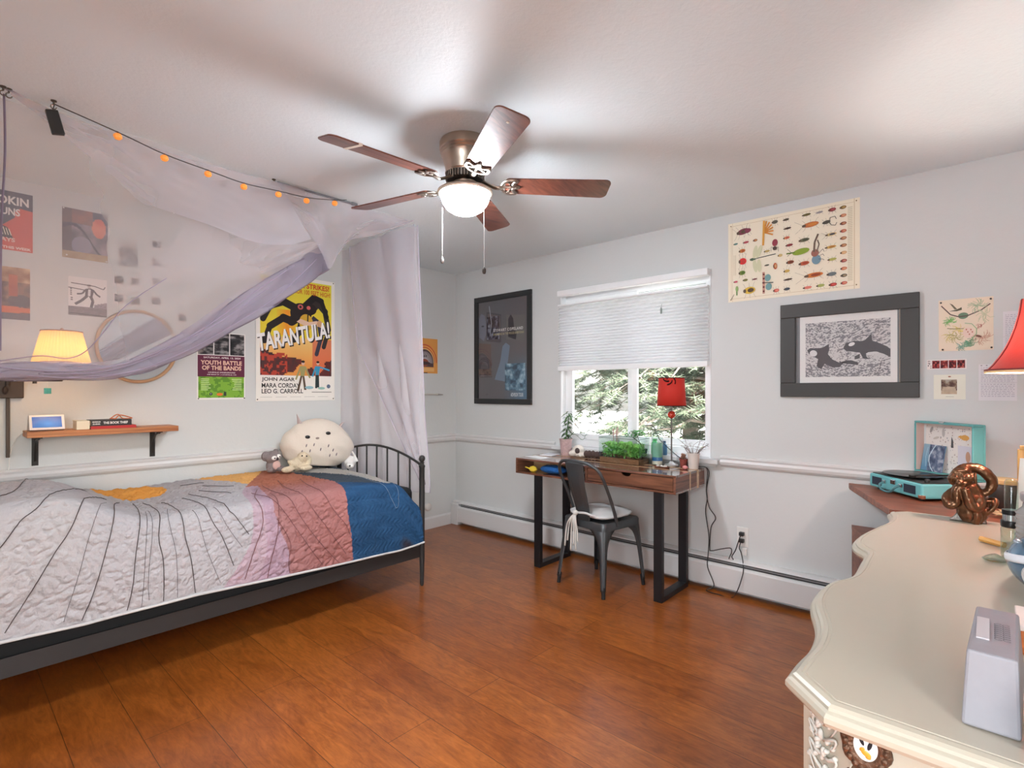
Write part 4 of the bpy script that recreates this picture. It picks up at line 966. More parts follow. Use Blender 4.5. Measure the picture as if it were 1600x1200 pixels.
m=MB(); m.lathe([(.024,SZ),(.028,SZ+.03),(.026,SZ+.031),(0,SZ+.028)],(SX,SY,0),16); m.build('pot',mat('pot_black',(40,42,44),.5),t,smooth=.8)
m=MB(); m.tube(spline([(SX,SY,SZ+.028),(SX,SY+.03,SZ+.07),(SX,SY+.09,SZ+.11)],6),.0035,6); m.tube(spline([(SX,SY+.03,SZ+.07),(SX,SY+.045,SZ+.11),(SX,SY+.04,SZ+.13)],6),.003,6); m.build('stem',mat('stem_brown',(80,60,48),.8),t)
m=MB()
for i in range(150):
    a=rnd.uniform(0,2*PI); r=rnd.random()**.5; cx,cy,cz=(SX,SY+.045,SZ+.135) if i%3 else (SX,SY+.10,SZ+.12)
    leaf(m,(cx+.022*r*math.cos(a),cy+.045*r*math.sin(a),cz+rnd.uniform(-.015,.02)),(math.cos(a),math.sin(a),rnd.uniform(-.1,.8)),.03,.014,.3,3)
m.build('foliage',M_gr2,t,smooth=3)
t=thing('pencil_jar',(3.433,2.07,SZ),'glass jar of pale sticks standing on the sill behind the left end of the tank','jar')
x,y=3.433,2.07; MB().lathe([(.028,SZ),(.03,SZ+.004),(.03,SZ+.085),(.028,SZ+.085),(.028,SZ+.006),(0,SZ+.004)],(x,y,0),20,caps=False).build('glass_jar',M_tg,t,smooth=.8)
for k in range(5):
    a=k*1.3; m=MB(); m.tube([(x+.012*math.cos(a),y+.012*math.sin(a),SZ+.006),(x+.018*math.cos(a+.3),y+.02*math.sin(a+.3),SZ+.15+.008*k)],.003,8); m.build('stick',mat('pink_stick',(186,150,146),.6),t)
def bottle(name,lab,x,y,z,r,h,M,capM,caph=.012,liq=None):
    t=thing(name,(x,y,z),lab,'bottle'); MB().lathe([(r*.9,z),(r,z+.004),(r,z+h*.82),(r*.55,z+h*.92),(r*.55,z+h)],(x,y,0),20).build('body',M,t,smooth=.9)
    MB().lathe([(r*.62,z+h+.0002),(r*.62,z+h+caph)],(x,y,0),16).build('cap',capM,t,smooth=.8); return t
M_aq=mat('aqua_glass',(120,214,186),.15,spec=.6,var=.1); M_bl2=mat('steel_blue',(66,112,148),.35)
bottle('green_bottle','translucent green bottle on the sill right of the little bush',3.435,1.752,SZ,.026,.095,mat('green_plastic',(96,206,130),.25),mat('green_cap',(70,170,100),.4))
bottle('blue_flask','dull blue flask on the sill, between the green bottle and the glass cylinder',3.435,1.685,SZ,.024,.085,M_bl2,mat('cap_navy',(40,66,92),.4))
t=thing('glass_cylinder',(3.33,1.683,TZ),'tall clear glass cylinder holding pale green liquid, right of the tank','vase')
x,y=3.335,1.683; MB().lathe([(.036,TZ),(.038,TZ+.004),(.038,TZ+.235),(.036,TZ+.235),(.036,TZ+.006),(0,TZ+.005)],(x,y,0),28,caps=False).build('glass_wall',M_tg,t,smooth=.9)
MB().lathe([(.0345,TZ+.055),(.0345,TZ+.15),(0,TZ+.151)],(x,y,0),28).build('liquid',mat('pale_aqua',(170,222,200),.1,trans=.4,ior=1.2),t,smooth=.9)
MB().lathe([(.0345,TZ+.030),(.0345,TZ+.054),(0,TZ+.0545)],(x,y,0),28).build('blue_layer',mat('blue_gravel',(52,110,170),.5),t,smooth=.9)
MB().lathe([(.0345,TZ+.008),(.0345,TZ+.029),(0,TZ+.0295)],(x,y,0),28).build('sand_layer',mat('sand_white',(226,214,198),.8),t,smooth=.9)
# table lamp
lx,ly=3.345,1.585
t=thing('table_lamp',(lx,ly,TZ),'slim desk lamp with a red drum shade and a red glass ball','lamp')
MB().lathe([(.046,TZ),(.048,TZ+.006),(.042,TZ+.014),(.02,TZ+.022),(.008,TZ+.034),(0,TZ+.034)],(lx,ly,0),32).build('base',mat('lamp_base_silver',(190,186,180),.3,.7),t,smooth=.9)
MB().tube([(lx,ly,TZ+.03),(lx,ly,TZ+.42)],.0052,10).build('stem',mat('stem_steel',(110,104,100),.3,.8),t,smooth=1)
MB().ell((lx,ly,TZ+.345),(.0265,.0265,.0265),24,16).build('glass_ball',mat('red_glass',(176,52,32),.12,spec=.8),t,smooth=3)
M_rs=mat('red_shade',(164,34,24),.8,emit=(220,50,30),es=.08)
m=MB(); m.lathe([(.095,TZ+.405),(.083,TZ+.595)],(lx,ly,0),48,caps=False); m.build('shade',M_rs,t,smooth=3,solid=.0015)
m=MB(); M_bk=mat('shade_ink',(50,14,14),.8)
m.lathe([(.0962,TZ+.404),(.0962,TZ+.409)],(lx,ly,0),48,caps=False); m.lathe([(.0845,TZ+.590),(.0845,TZ+.596)],(lx,ly,0),48,caps=False)
for k in range(60):
    rr=.02+.03*((k*7)%10)/10; a=PI+PI*((k*13)%30)/29
    u=.0+math.cos(a)*rr; w_=.17+math.sin(a)*rr*.9-.0; z=TZ+.405+w_+.012
    if z>TZ+.588: continue
    rad=.095-.012*(z-TZ-.405)/.19+.0015; an=PI+.35+u/rad
    m.ell((lx+rad*math.cos(an),ly+rad*math.sin(an),z),(.003,.0032,.006),6,4)
m.build('shade_pattern',M_bk,t)
m=MB(); [m.tube([(lx,ly,TZ+.42),(lx+.085*math.cos(a),ly+.085*math.sin(a),TZ+.585)],.0012,4) for a in (0,2.1,4.2)]; m.build('shade_spider',mat('stem_steel',(110,104,100),.3,.8),t)
# lamp cord arching on the left of the stem
m=MB(); m.tube(spline([at(1003,666,'x',3.43),at(1015,664,'x',3.42),at(1022,668,'x',3.42),at(1029,684,'x',3.41),at(1040,696,'x',3.40),at(1058,712,'x',3.385),at(1070,720,'x',3.37),Vector((3.36,1.50,TZ+.004))],8),.0028,6)
m.build('filter_hose',mat('hose_black',(52,56,58),.5),smooth=3,tags=('thin black air hose arching from the blue flask down behind the lamp stem','hose'))
rx_,ry_=3.350,1.503
t=thing('succulent_pot',(rx_,ry_,TZ),'succulent in a small red basket-like pot, between lamp and white pot','potted plant')
pot(t,(rx_,ry_,TZ),.020,.026,.05,mat('red_clay',(136,62,52),.8,bump=.8,bscale=90))
m=MB()
for i in range(26): a=i*2.4; leaf(m,(rx_,ry_,TZ+.045+.001*i),(math.cos(a),math.sin(a),.5+i*.04),.034,.016,.1,3)
m.build('rosette',mat('succulent_tan',(170,130,110),.6,var=.3),t,smooth=3)
wx,wy=3.335,1.429
t=thing('potted_sprouts',(wx,wy,TZ),'white pot with thin dark twiggy sprouts at the right end of the desk','potted plant')
pot(t,(wx,wy,TZ),.031,.038,.095,mat('white_ceramic',(216,206,198),.4))
m=MB(); lf=MB(); rnd=random.Random(5)
for i in range(22):
    a=rnd.uniform(0,2*PI); l=rnd.uniform(.06,.17); d=Vector((math.cos(a)*.5,math.sin(a)*.8,1)).normalized(); b=Vector((wx+.02*math.cos(a),wy+.02*math.sin(a),TZ+.085)); P=spline([b,b+d*l*.6,b+d*l+Vector((.01,rnd.uniform(-.03,.03),-.01))],4); m.tube(P,.0013,4)
    leaf(lf,P[-1],(rnd.uniform(-1,1),rnd.uniform(-1,1),.2),.03,.009,.3,3); leaf(lf,P[5],(rnd.uniform(-1,1),rnd.uniform(-1,1),.2),.03,.009,.3,3)
m.build('stems',mat('dry_stem',(150,134,128),.8),t); lf.build('leaves',mat('dark_leaf',(82,76,66),.6),t)
m=MB(); m.ell((3.262,1.452,TZ+.013),(.014,.018,.0125),14,10); m.build('pink_stone',mat('pink_stone',(224,140,136),.4),smooth=3,tags=('small pink pebble in front of the white pot','pebble'))
t=thing('oval_tray',(3.235,1.60,TZ),'small brown wooden tray with pale pebbles in front of the lamp base','tray')
m=MB(); m.lathe([(0,TZ+.003),(.045,TZ+.003),(.052,TZ+.010),(.055,TZ+.010),(.050,TZ),(0,TZ)],(3.235,1.60,0),28,sx=.6,sy=1.0,caps=False); m.build('dish',mat('tray_brown',(112,70,52),.5),t,smooth=.9)
m=MB(); [m.ell((3.235+.012*math.cos(k*2.2),1.60+.03*math.cos(k*1.7),TZ+.010),(.008,.010,.006),8,6) for k in range(7)]; m.build('pebbles',mat('pebble_pale',(206,196,186),.6),t,smooth=3)
m=MB(); m.add([(3.03,2.46,TZ+.0002),(3.13,2.44,TZ+.0002),(3.17,2.63,TZ+.0002),(3.07,2.65,TZ+.0002),(3.03,2.46,TZ+.0012),(3.13,2.44,TZ+.0012),(3.17,2.63,TZ+.0012),(3.07,2.65,TZ+.0012)],[(0,3,2,1),(4,5,6,7),(0,1,5,4),(1,2,6,5),(2,3,7,6),(3,0,4,7)])
m.build('loose_paper',mat('paper_white',(236,236,234),.8),tags=('loose white sheet at the front left corner of the desk top','paper'))
m=MB(); m.obox((3.27,2.56,TZ+.004),(.14,.11,.007),rz=.15); m.build('notebook',mat('notebook_pale',(214,216,220),.7),bevel=.001,tags=('thin pale notebook lying behind the loose sheet at the left end of the desk','notebook'))
# outlet, plugs, cords
def outlet(y,z0,z1,x=XW):
    t=thing('wall_outlet',(x,y,z0),'white duplex wall outlet above the heater, right of the desk','outlet')
    MB().box((x-.006,y-.036,z0),(x,y+.036,z1)).build('cover_plate',mat('plate_white',(226,224,220),.4),t,bevel=.003)
    for k in (.30,.68):
        z=lerp(z0,z1,k); m=MB(); m.box((x-.0085,y-.017,z-.014),(x-.006,y+.017,z+.014)); m.build('receptacle',mat('socket_white',(206,204,200),.4),t,bevel=.003)
    return t
oz0,oz1=.303,.428; oy=1.167
outlet(oy,oz0,oz1)
for z,lab in ((.388,'upper black plug in the wall outlet'),(.345,'lower black plug in the wall outlet')):
    m=MB(); m.box((XW-.036,oy-.014,z-.012),(XW-.0086,oy+.014,z+.012)); m.build('black_plug',mat('plug_black',(34,32,32),.5),bevel=.004,tags=(lab,'plug'))
m=MB(); m.box((XW-.028,oy-.03,.255),(XW-.002,oy-.002,.300)); m.build('usb_charger',mat('charger_white',(222,220,216),.4),bevel=.005,tags=('small white charger block hanging just below the wall outlet','charger'))
def px5(P,x): return [at(1100+a/5.,700+b/5.,'x',x) for a,b in P]
m=MB(); m.tube(spline([Vector((3.36,1.50,TZ+.004)),Vector((3.40,1.42,TZ+.006)),Vector((3.425,1.375,TZ-.01))]+px5([(18,330),(40,460),(90,545),(55,620),(45,780),(60,802),(130,790),(205,782),(215,815),(200,850),(196,872),(214,886),(228,870),(218,848),(245,800),(262,750)],3.44)+[Vector((XW-.034,oy,.388))],6),.0030,6)
m.build('lamp_cord',mat('cord_black',(36,34,34),.5),smooth=3,tags=('black power cord hanging from the desk with a small loop before the outlet','cord'))
m=MB(); m.tube(spline([Vector((3.41,1.375,TZ+.006)),Vector((3.42,1.36,TZ-.03))]+px5([(20,320),(25,400),(12,500),(38,690),(32,830)],3.43)+px5([(28,930),(78,1075)],3.395)+[Vector((3.37,1.36,.006)),Vector((3.36,1.28,.004)),Vector((3.375,1.19,.006))]+px5([(300,1000)],3.395)+px5([(305,900),(290,820),(276,780)],3.43)+[Vector((XW-.034,oy,.345))],6),.0030,6)
m.build('power_cord',mat('cord_black',(36,34,34),.5),smooth=3,tags=('black power cord hanging to the floor and looping back up to the outlet','cord'))
p=at(669,792,'y',YW-.006); m=MB(); m.lathe([(0,-.02),(.030,-.02),(.036,-.014),(.038,0)],(p.x,YW,p.z),28,ax='Y'); m.build('night_light',mat('disc_white',(214,212,206),.4),smooth=.8,tags=('round white disc plugged low on the wall beyond the foot of the bed','night light'))
# ------------------------------------------------------------------ things pinned and hung on the walls
M_pr=colmat('printed_paper',.6); M_prg=colmat('gloss_print',.35,spec=.4)
def pins(o,pts,side,col='pin_dark',rgb=(70,60,56),r=.0045):
    for a in pts:
        m=MB(); m.ell(a,(r,r,r*.8) if False else (r,r,r),10,6); m.build('push_pin',mat(col,rgb,.4,.3),o,smooth=3)
def bk(u,v): return at(u,v,'y',YW-.002)
def fin(A,name,lab,cat,group=None,M=None):
    return A.build(name,M or M_pr,tags=(lab,cat,group))
def mixc(a,b,t): return tuple(lerp(p,q,t) for p,q in zip(a,b))
def photo(seed,pal,sc=5,contrast=1.6):
    def fn(u,v):
        n=fbm(u*sc,v*sc,seed,4); n=max(0,min(.999,(n-.5)*contrast+.5)); i=n*(len(pal)-1); k=int(i)
        return mixc(pal[k],pal[min(k+1,len(pal)-1)],i-k)
    return fn
def person(A,x,y,h,c,lean=0,skin=(216,180,160),top=None,leg=None,stride=.18,arms=((-.16,.55),(.18,.62))):
    top=top or c; leg=leg or c; w=h*.07
    hx=x+lean*h
    A.poly([(x-h*.06,y+h*.45),(x+h*.06,y+h*.45),(hx+h*.10,y+h*.80),(hx-h*.10,y+h*.80)],top)
    A.poly([(x-h*.065,y+h*.48),(x+.0*h,y+h*.48),(x-h*stride+h*.05,y),(x-h*stride-h*.03,y)],leg)
    A.poly([(x-h*.0,y+h*.48),(x+h*.065,y+h*.48),(x+h*stride*.55+h*.05,y+.03*h),(x+h*stride*.55-h*.03,y+.03*h)],leg)
    for dx,dy in arms: A.line([(hx+(h*.08 if dx>0 else -h*.08),y+h*.77),(hx+dx*h,y+dy*h)],w*.8,top)
    A.ellp(hx+lean*h*.2,y+h*.90,h*.055,h*.07,skin); A.ellp(hx+lean*h*.2,y+h*.95,h*.06,h*.04,(40,30,28))
# 1 poster with cut off lettering at the left edge
x0=.135; A=Art((x0,YW,2.055),'back',.241,.317,paper=(70,76,92))
o_=(214,82,62)
A.poly([(.0,.0),(.241,.0),(.241,.225),(.19,.232),(.165,.205),(.17,.18),(.14,.15),(.11,.12),(.06,.11),(0,.10)],o_)
A.text('SMOKIN',.035,.245,.190,.046,(236,232,226),.03); A.text('GUNS',.085,.188,.105,.040,(236,232,226),.03)
A.poly([(.07,.075),(.165,.06),(.14,.12),(.10,.14),(.07,.13)],(44,36,38)); 
for k in range(4): A.line([(.112+k*.011,.125-.004*k),(.122+k*.011,.08)],.004,(236,222,196))
A.text('DAYS',.09,.045,.08,.022,(240,206,190),.03); A.text('THIS WEEK',.12,.008,.115,.014,(246,226,214),.03)
fin(A,'concert_poster','red and slate poster with SMOKIN GUNS lettering, cut off by the left picture edge','poster')
# 2 magazine page of a car
p0,p1=bk(97,401),bk(169,336); A=Art((.500,YW,2.060),'back',.209,.286,paper=(150,120,116))
def car(u,v):
    n=fbm(u*5,v*6,21,4)
    if v<.14: return mixc((196,180,140),(150,120,96),n)
    c=mixc((84,82,96),(158,144,148),max(0,min(1,(n-.3)*2)))
    if ((u-.80)/.16)**2+((v-.68)/.2)**2<1: c=mixc((206,82,58),(230,150,120),n)
    if v>.72 and u<.66: c=mixc((176,116,100),(110,90,92),n)
    if u<.2: c=mixc(c,(96,84,88),.6)
    d=abs(v-(.62-.42*u+.18*math.sin(u*5)))
    if d<.035: c=(70,68,84)
    if ((u-.42)/.22)**2+((v-.28)/.18)**2<1: c=mixc((128,130,146),(150,148,158),n)
    return c
A.patch(0,0,.209,.286,44,56,car); o=fin(A,'magazine_page','torn magazine page with a grey car and red blotch, top middle left behind the gauze','poster')
pins(o,[(.506,YW-.004,2.34),(.704,YW-.004,2.34),(.52,YW-.004,2.075),(.702,YW-.004,2.066)],0,'pin_white',(236,232,226))
# 3 hat magazine page
A=Art((.165,YW,1.683),'back',.200,.282,paper=(120,88,72))
def hat(u,v):
    n=fbm(u*5,v*7,31,4); c=mixc((92,72,66),(176,132,104),max(0,min(1,(n-.25)*1.8)))
    if v>.72: c=mixc((150,104,72),(222,190,150),max(0,min(1,(n-.3)*2.2)))
    if abs(v-.19)<.035+.03*math.sin(u*3) and u>.3: c=(218,112,66)
    if ((u-.8)/.25)**2+((v-.36)/.12)**2<1: c=mixc((80,66,66),(104,86,82),n)
    if abs(u-.66)<.09 and .45<v<.85: c=mixc((206,112,66),(170,80,56),n)
    if v<.12: c=(96,92,100)
    return c
A.patch(0,0,.2,.282,40,56,hat); fin(A,'magazine_page','brown and orange magazine page at the left picture edge, below the lettered poster','poster')
# 4 black and white dancer
A=Art((.527,YW,1.734),'back',.178,.222,paper=(232,228,226)); g=(84,74,80)
A.patch(0,0,.178,.052,30,9,photo(41,[(110,98,102),(150,140,142)],9)); A.patch(.118,.05,.178,.09,12,8,lambda u,v: None if v>.75-.5*(1-u)+.2 else mixc((120,110,116),(170,160,164),hsh(int(u*12),int(v*9))))
A.line([(.012,.185),(.06,.182),(.12,.178),(.162,.164),(.17,.18)],.005,g); A.line([(.0,.158),(.075,.150)],.005,g)
A.poly([(.075,.115),(.11,.115),(.118,.155),(.100,.165),(.078,.158)],g); A.poly([(.088,.118),(.100,.118),(.102,.156),(.09,.156)],(230,226,224))
A.line([(.08,.155),(.062,.128),(.038,.124)],.009,g); A.line([(.112,.155),(.13,.13),(.146,.118)],.009,g)
A.line([(.085,.118),(.06,.088),(.03,.064)],.014,g); A.line([(.10,.118),(.112,.09),(.104,.052)],.014,g)
A.ellp(.094,.170,.007,.009,(196,182,180)); A.ellp(.094,.180,.012,.005,g)
for k in range(4): A.rect(.008,.115+k*.011,.016,.122+k*.011,(104,96,100))
for k in range(2): A.rect(.01,.085+k*.011,.02,.092+k*.011,(104,96,100))
A.line([(.005,.012),(.09,.010),(.175,.004)],.006,(84,78,82)); fin(A,'dancer_poster','black and white picture of a striding man in a jacket, above the wall lamp','poster')
# 5 torn group photo
A=Art((.762,YW,2.057),'back',.096,.165,paper=(196,190,188)); 
A.patch(0,.0,.096,.125,26,34,lambda u,v: None if v>.96+.06*math.sin(u*30) else photo(51,[(90,86,88),(150,146,146),(206,200,198)],8,2.4)(u,v)); fin(A,'newspaper_clipping','torn grey newspaper clipping of a group, right of the car page','clipping')
# polaroids
for i,(u,v,lab) in enumerate([(245,382,'topmost small photo in the right column on the bed wall'),(245,411,'small photo second from the top in the right column on the bed wall'),(244,440,'small photo third from the top in the right column on the bed wall'),(244,471,'lowest small photo in the right column on the bed wall'),
    (186,438,'small photo in the left column of the cluster, upper of two'),(212,441,'small photo in the middle column of the cluster, upper of two'),(186,466,'small photo in the left column of the cluster, lower of two'),(212,471,'small photo in the middle column of the cluster, lower of two'),(285,497,'lone small square photo right of the round mirror')]):
    p=bk(u,v); w,h=.056,.068; A=Art((p.x-w/2,YW,p.z-h/2-.004),'back',w,h,paper=(222,216,214))
    A.patch(.006,.018,w-.006,h-.006,12,12,photo(60+i,[(62,58,60),(120,114,114),(180,174,172)],4,2.6)); fin(A,'instant_photo',lab,'photo','small instant photos pinned on the bed wall')
# youth battle poster
A=Art((1.187,YW,1.238),'back',.306,.457,paper=(236,234,230)); W_,H_=.306,.457
A.rect(.008,.012,W_-.008,.160,(128,178,58)); A.patch(.008,.012,W_-.008,.160,40,22,lambda u,v: None if fbm(u*9,v*5,71,3)<.58 else (96,146,44))
A.rect(.004,.155,W_-.004,.300,(98,34,62)); A.patch(.006,.305,W_-.006,.452,44,26,lambda u,v: (226,224,222) if abs(u-.33)<.012 or abs(u-.67)<.012 else photo(72,[(22,22,24),(50,48,50),(150,146,146)],7,2.2)(u,v))
A.lay(); A.text('SATURDAY, APRIL 13, 2024',.04,.277,.235,.014,(238,226,224),.02); A.text('YOUTH BATTLE',.022,.236,.262,.030,(232,192,170),.035); A.text('OF THE BANDS',.030,.200,.250,.030,(232,192,170),.035)
A.text('LOUISVILLE UNDERGROUND',.068,.180,.172,.009,(226,210,214),.02); A.text('640 MAIN ST. | LOUISVILLE, CO',.062,.164,.185,.009,(226,210,214),.02)
for k in range(7):
    A.rect(.024,.136-k*.012,.024+.04+.02*hsh(k,3),.141-k*.012,(206,228,160)); A.rect(W_-.03-.04-.02*hsh(k,5),.136-k*.012,W_-.024,.141-k*.012,(206,228,160))
A.ellp(.085,.038,.010,.010,(36,44,60)); A.ellp(.140,.035,.020,.010,(238,130,52)); A.rect(.165,.024,.182,.052,(50,62,52)); A.text('Y',.081,.034,.008,.008,(230,230,230),.02)
o=fin(A,'band_poster','poster reading YOUTH BATTLE OF THE BANDS in maroon and bright green','poster')
pins(o,[(1.195,YW-.004,1.245),(1.487,YW-.004,1.245)],0)
# big monster film poster: white border, yellow sky, dark legs, lettering (artwork generic)
A=Art((1.565,YW-.004,1.222),'back',.612,.943,paper=(238,234,226)); W_,H_=.612,.943
ax0,ay0,ax1,ay1=.030,.185,.585,.915
def sky_(u,v):
    n=fbm(u*5,v*7,81,3)
    if v<.40:
        c=mixc((226,150,74),(236,196,120),max(0,min(1,(v-.12)*4)))
        if u>.72: c=mixc(c,(206,84,70),.6)
        if v<.13+.16*max(0,.45-u)+.1*n and n>.35: c=mixc((120,40,34),(60,50,52),fbm(u*22,v*22,5,2))
        if v<.24 and u<.35 and fbm(u*26,v*30,9,2)>.52: c=(178,66,48)
        return c
    c=mixc((238,208,52),(226,214,64),v)
    if .42<v<.68 and .22<u<.5: c=mixc((240,150,40),c,abs(u-.36)*6)
    return c
A.patch(ax0,ay0,ax1,ay1,56,72,sky_)
dk=(38,30,30)
def leg(pts,w,c=dk):
    for i,((a0,b0),(a1,b1)) in enumerate(zip(pts,pts[1:])): A.line([(a0,b0),(a1,b1)],w*(1-.14*i),c); A.ellp(a1,b1,w*.5*(1-.14*i),w*.5*(1-.14*i),c)
leg([(.34,.66),(.26,.60),(.20,.62),(.10,.55),(.06,.44)],.07); leg([(.30,.70),(.20,.74),(.10,.70),(.05,.60)],.06); leg([(.40,.68),(.47,.76),(.53,.70),(.56,.56),(.52,.42)],.06,(52,44,44))
leg([(.36,.72),(.44,.80),(.50,.78),(.545,.66)],.05,(30,26,28)); leg([(.42,.64),(.48,.60),(.50,.50),(.46,.36)],.045,(60,58,74)); leg([(.34,.60),(.32,.52),(.28,.46)],.05)
A.ellp(.335,.665,.085,.080,dk,n=24); A.ellp(.405,.705,.055,.045,dk); A.ellp(.375,.60,.055,.065,(214,170,56),n=18); A.line([(.39,.67),(.385,.54)],.010,dk)
A.ellp(.33,.715,.022,.020,(204,96,96)); A.ellp(.33,.715,.010,.010,dk); A.ellp(.395,.715,.016,.015,(204,96,96))
A.poly([(.30,.60),(.36,.575),(.44,.585),(.50,.57),(.505,.60),(.46,.62),(.40,.605),(.33,.625)],(228,196,172)); A.ellp(.485,.60,.022,.026,(206,160,120))
A.lay()
A.text('GIANT SPIDER STRIKES!',.045,.862,.52,.040,(206,66,36),.03); A.text('CRAWLING TERROR 100 FEET HIGH!',.045,.815,.53,.036,(206,96,36),.02)
A.text('TARANTULA!',.036,.350,.58,.135,(44,38,38),.03,rot=math.radians(14),shear=.25); A.lay(); A.text('TARANTULA!',.030,.360,.575,.130,(244,242,240),.03,rot=math.radians(14),shear=.25)
A.lay()
def sp(u,v): return None
A.rect(ax0,.185,ax1,.19,(236,232,226))
person(A,.345,.075,.235,(150,146,96),lean=.02,top=(158,152,100),leg=(92,74,58),stride=.16,arms=((-.24,.36),(.24,.42)))
person(A,.465,.095,.215,(58,150,190),lean=.02,top=(58,150,190),leg=(42,54,56),stride=.05,arms=((-.20,.42),(.46,.66)))
A.text('JOHN AGAR',.040,.140,.245,.034,(48,44,42),.02); A.text('MARA CORDAY',.040,.098,.285,.034,(48,44,42),.02); A.text('LEO G. CARROLL',.040,.056,.31,.034,(48,44,42),.02)
A.rect(.42,.062,.585,.067,(120,116,112)); A.ellp(.56,.11,.016,.016,(96,110,130)); A.ellp(.40,.10,.035,.012,(150,190,200)); A.ellp(.50,.095,.03,.010,(150,190,180))
for k in range(5): A.rect(.03+.11*k,.028,.03+.11*k+.085,.031,(190,186,180))
o=fin(A,'film_poster','large yellow monster film poster reading TARANTULA! above the quilt','poster')
pins(o,[(1.575,YW-.009,2.155),(2.165,YW-.009,2.155),(1.575,YW-.009,1.235),(2.165,YW-.009,1.235)],0)
# poster behind the curtain and small things near the corner
A=Art((2.402,YW,1.311),'back',.285,.25,paper=(206,204,206)); A.patch(.01,.03,.275,.24,10,8,photo(91,[(186,184,190),(216,214,216)],3)); fin(A,'pale_print','pale unframed print behind the sheer curtain panel','poster')
A=Art((2.80,YW,1.815),'back',.225,.305,paper=(52,50,54)); A.rect(.012,.15,.205,.29,(226,190,168)); A.rect(.018,.16,.198,.28,(206,170,150)); A.patch(.01,.01,.215,.14,16,10,photo(93,[(60,58,66),(90,60,60),(150,148,160)],6)); 
fin(A,'dark_print','narrow visible strip of a dark framed-looking print beside the curtain edge','poster')
A=Art((2.955,YW,1.460),'back',.292,.327,paper=(226,158,82)); cx,cy=.135,.10
for r,c in ((.150,(206,96,66)),(.138,(238,176,92)),(.128,(206,96,66)),(.118,(232,186,120)),(.108,(90,70,72))): A.poly([(cx+r*math.cos(a),cy+r*1.15*math.sin(a)) for a in [PI*i/24 for i in range(25)]],c)
A.rect(.027,.06,.243,.10,(90,70,72))
for i in range(26):
    a=PI*i/25; A.line([(cx+.03*math.cos(a),cy+.03*math.sin(a)),(cx+.10*math.cos(a),cy+.105*math.sin(a))],.004,(206,200,206))
A.ellp(cx,cy,.05,.035,(150,80,60)); A.ellp(cx,cy-.005,.07,.016,(70,56,56)); [A.ellp(cx-.02+k*.02,cy+.06,.005,.012,(50,46,50)) for k in range(3)]
A.rect(.02,.018,.25,.05,(236,186,120)); A.rect(.07,.0,.17,.008,(60,50,50)); fin(A,'art_print','small orange arch-shaped print near the room corner','poster')
p=bk(656,617); t=thing('flute_on_nails',(3.17,YW,1.262),'thin pale stick resting on two nails near the corner','wall ornament'); 
MB().tube([(3.00,YW-.016,1.266),(3.20,YW-.016,1.263),(3.235,YW-.016,1.262)],[.007,.007,.009],8).build('stick',mat('pale_stick',(196,190,180),.5),t,smooth=1); MB().tube([(3.235,YW-.016,1.262),(3.30,YW-.016,1.260)],[.0085,.004],8).build('tip',mat('stick_tip',(150,146,140),.4,.4),t,smooth=1)
MB().box((3.02,YW-.02,1.250),(3.026,YW,1.258)).build('nail',M_hook,t)
# framed concert print on the window wall
Y0,Y1=3.622,2.917
def frame_thing(name,lab,Y0,Y1,Z0,Z1,fw,dep,M,art,cat,glassrefl=1.0,glz=True):
    t=thing(name,(XW,(Y0+Y1)/2,Z0),lab,cat)
    m=MB(); x0=XW-dep
    for a,b in (((x0,Y1,Z0),(XW-.001,Y0,Z0+fw)),((x0,Y1,Z1-fw),(XW-.001,Y0,Z1)),((x0,Y1,Z0+fw),(XW-.001,Y1+fw,Z1-fw)),((x0,Y0-fw,Z0+fw),(XW-.001,Y0,Z1-fw))): m.box(a,b)
    m.build('frame',M,t,bevel=.003)
    art.build('print',M_pr,t)
    if glz: MB().box((XW-dep*.6-.0015,Y1+fw,Z0+fw),(XW-dep*.6,Y0-fw,Z1-fw)).build('glass',glass('picture_glass',refl=glassrefl),t)
    return t
Z0,Z1=1.175,2.172
A=Art((XW-.003,Y0-.025,Z0+.025),'right',Y0-Y1-.05,Z1-Z0-.05,paper=(70,70,74)); W_,H_=Y0-Y1-.05,Z1-Z0-.05
A.patch(0,0,W_,H_,30,44,lambda u,v: mixc(mixc((92,92,98),(112,104,104),fbm(u*2,v*2,101,2)),(86,124,150),.8*smst(.45,.9,u)*smst(.55,.1,v)))
A.patch(.13,.57,.29,.78,26,30,lambda u,v: photo(102,[(40,38,46),(74,72,84),(150,156,170)],5,2.6)(u,v))
A.poly([(.03,.60),(.09,.56),(.12,.62),(.12,.72),(.10,.80),(.05,.82),(.02,.76)],(118,120,134)); A.ellp(.075,.70,.018,.008,(60,60,70)); A.line([(.16,.88),(.19,.72),(.17,.60)],.008,(170,176,186))
A.poly([(.375,.56),(.60,.53),(.60,.76),(.375,.78)],(108,106,104)); A.poly([(.40,.58),(.49,.55),(.50,.60),(.47,.66),(.46,.74),(.43,.78),(.40,.74)],(44,40,46))
A.poly([(.23,.20),(.36,.18),(.40,.38),(.42,.50),(.37,.53),(.33,.50),(.30,.36)],(116,134,152))
A.patch(.36,.10,.60,.34,26,26,lambda u,v: photo(103,[(50,74,92),(90,128,150),(170,196,210)],6,2.4)(u,v))
for k,r in enumerate((.085,.07,.055)): A.line([(.10+r*math.cos(a),.32+r*math.sin(a)) for a in [PI*i/12-.2 for i in range(15)]],.006,(58,56,62))
A.patch(.03,.22,.20,.30,20,10,photo(104,[(60,56,60),(96,84,84),(116,100,98)],6))
A.lay(); A.text('STEWART COPELAND',.215,.636,.36,.026,(238,236,232),.02,space=1.25); A.text('DRUMMING IN THE POLICE & BEYOND',.215,.602,.37,.020,(196,186,140),.01,space=1.1)
A.text('ADVISOR TOUR',.43,.045,.15,.034,(206,212,216),.03)
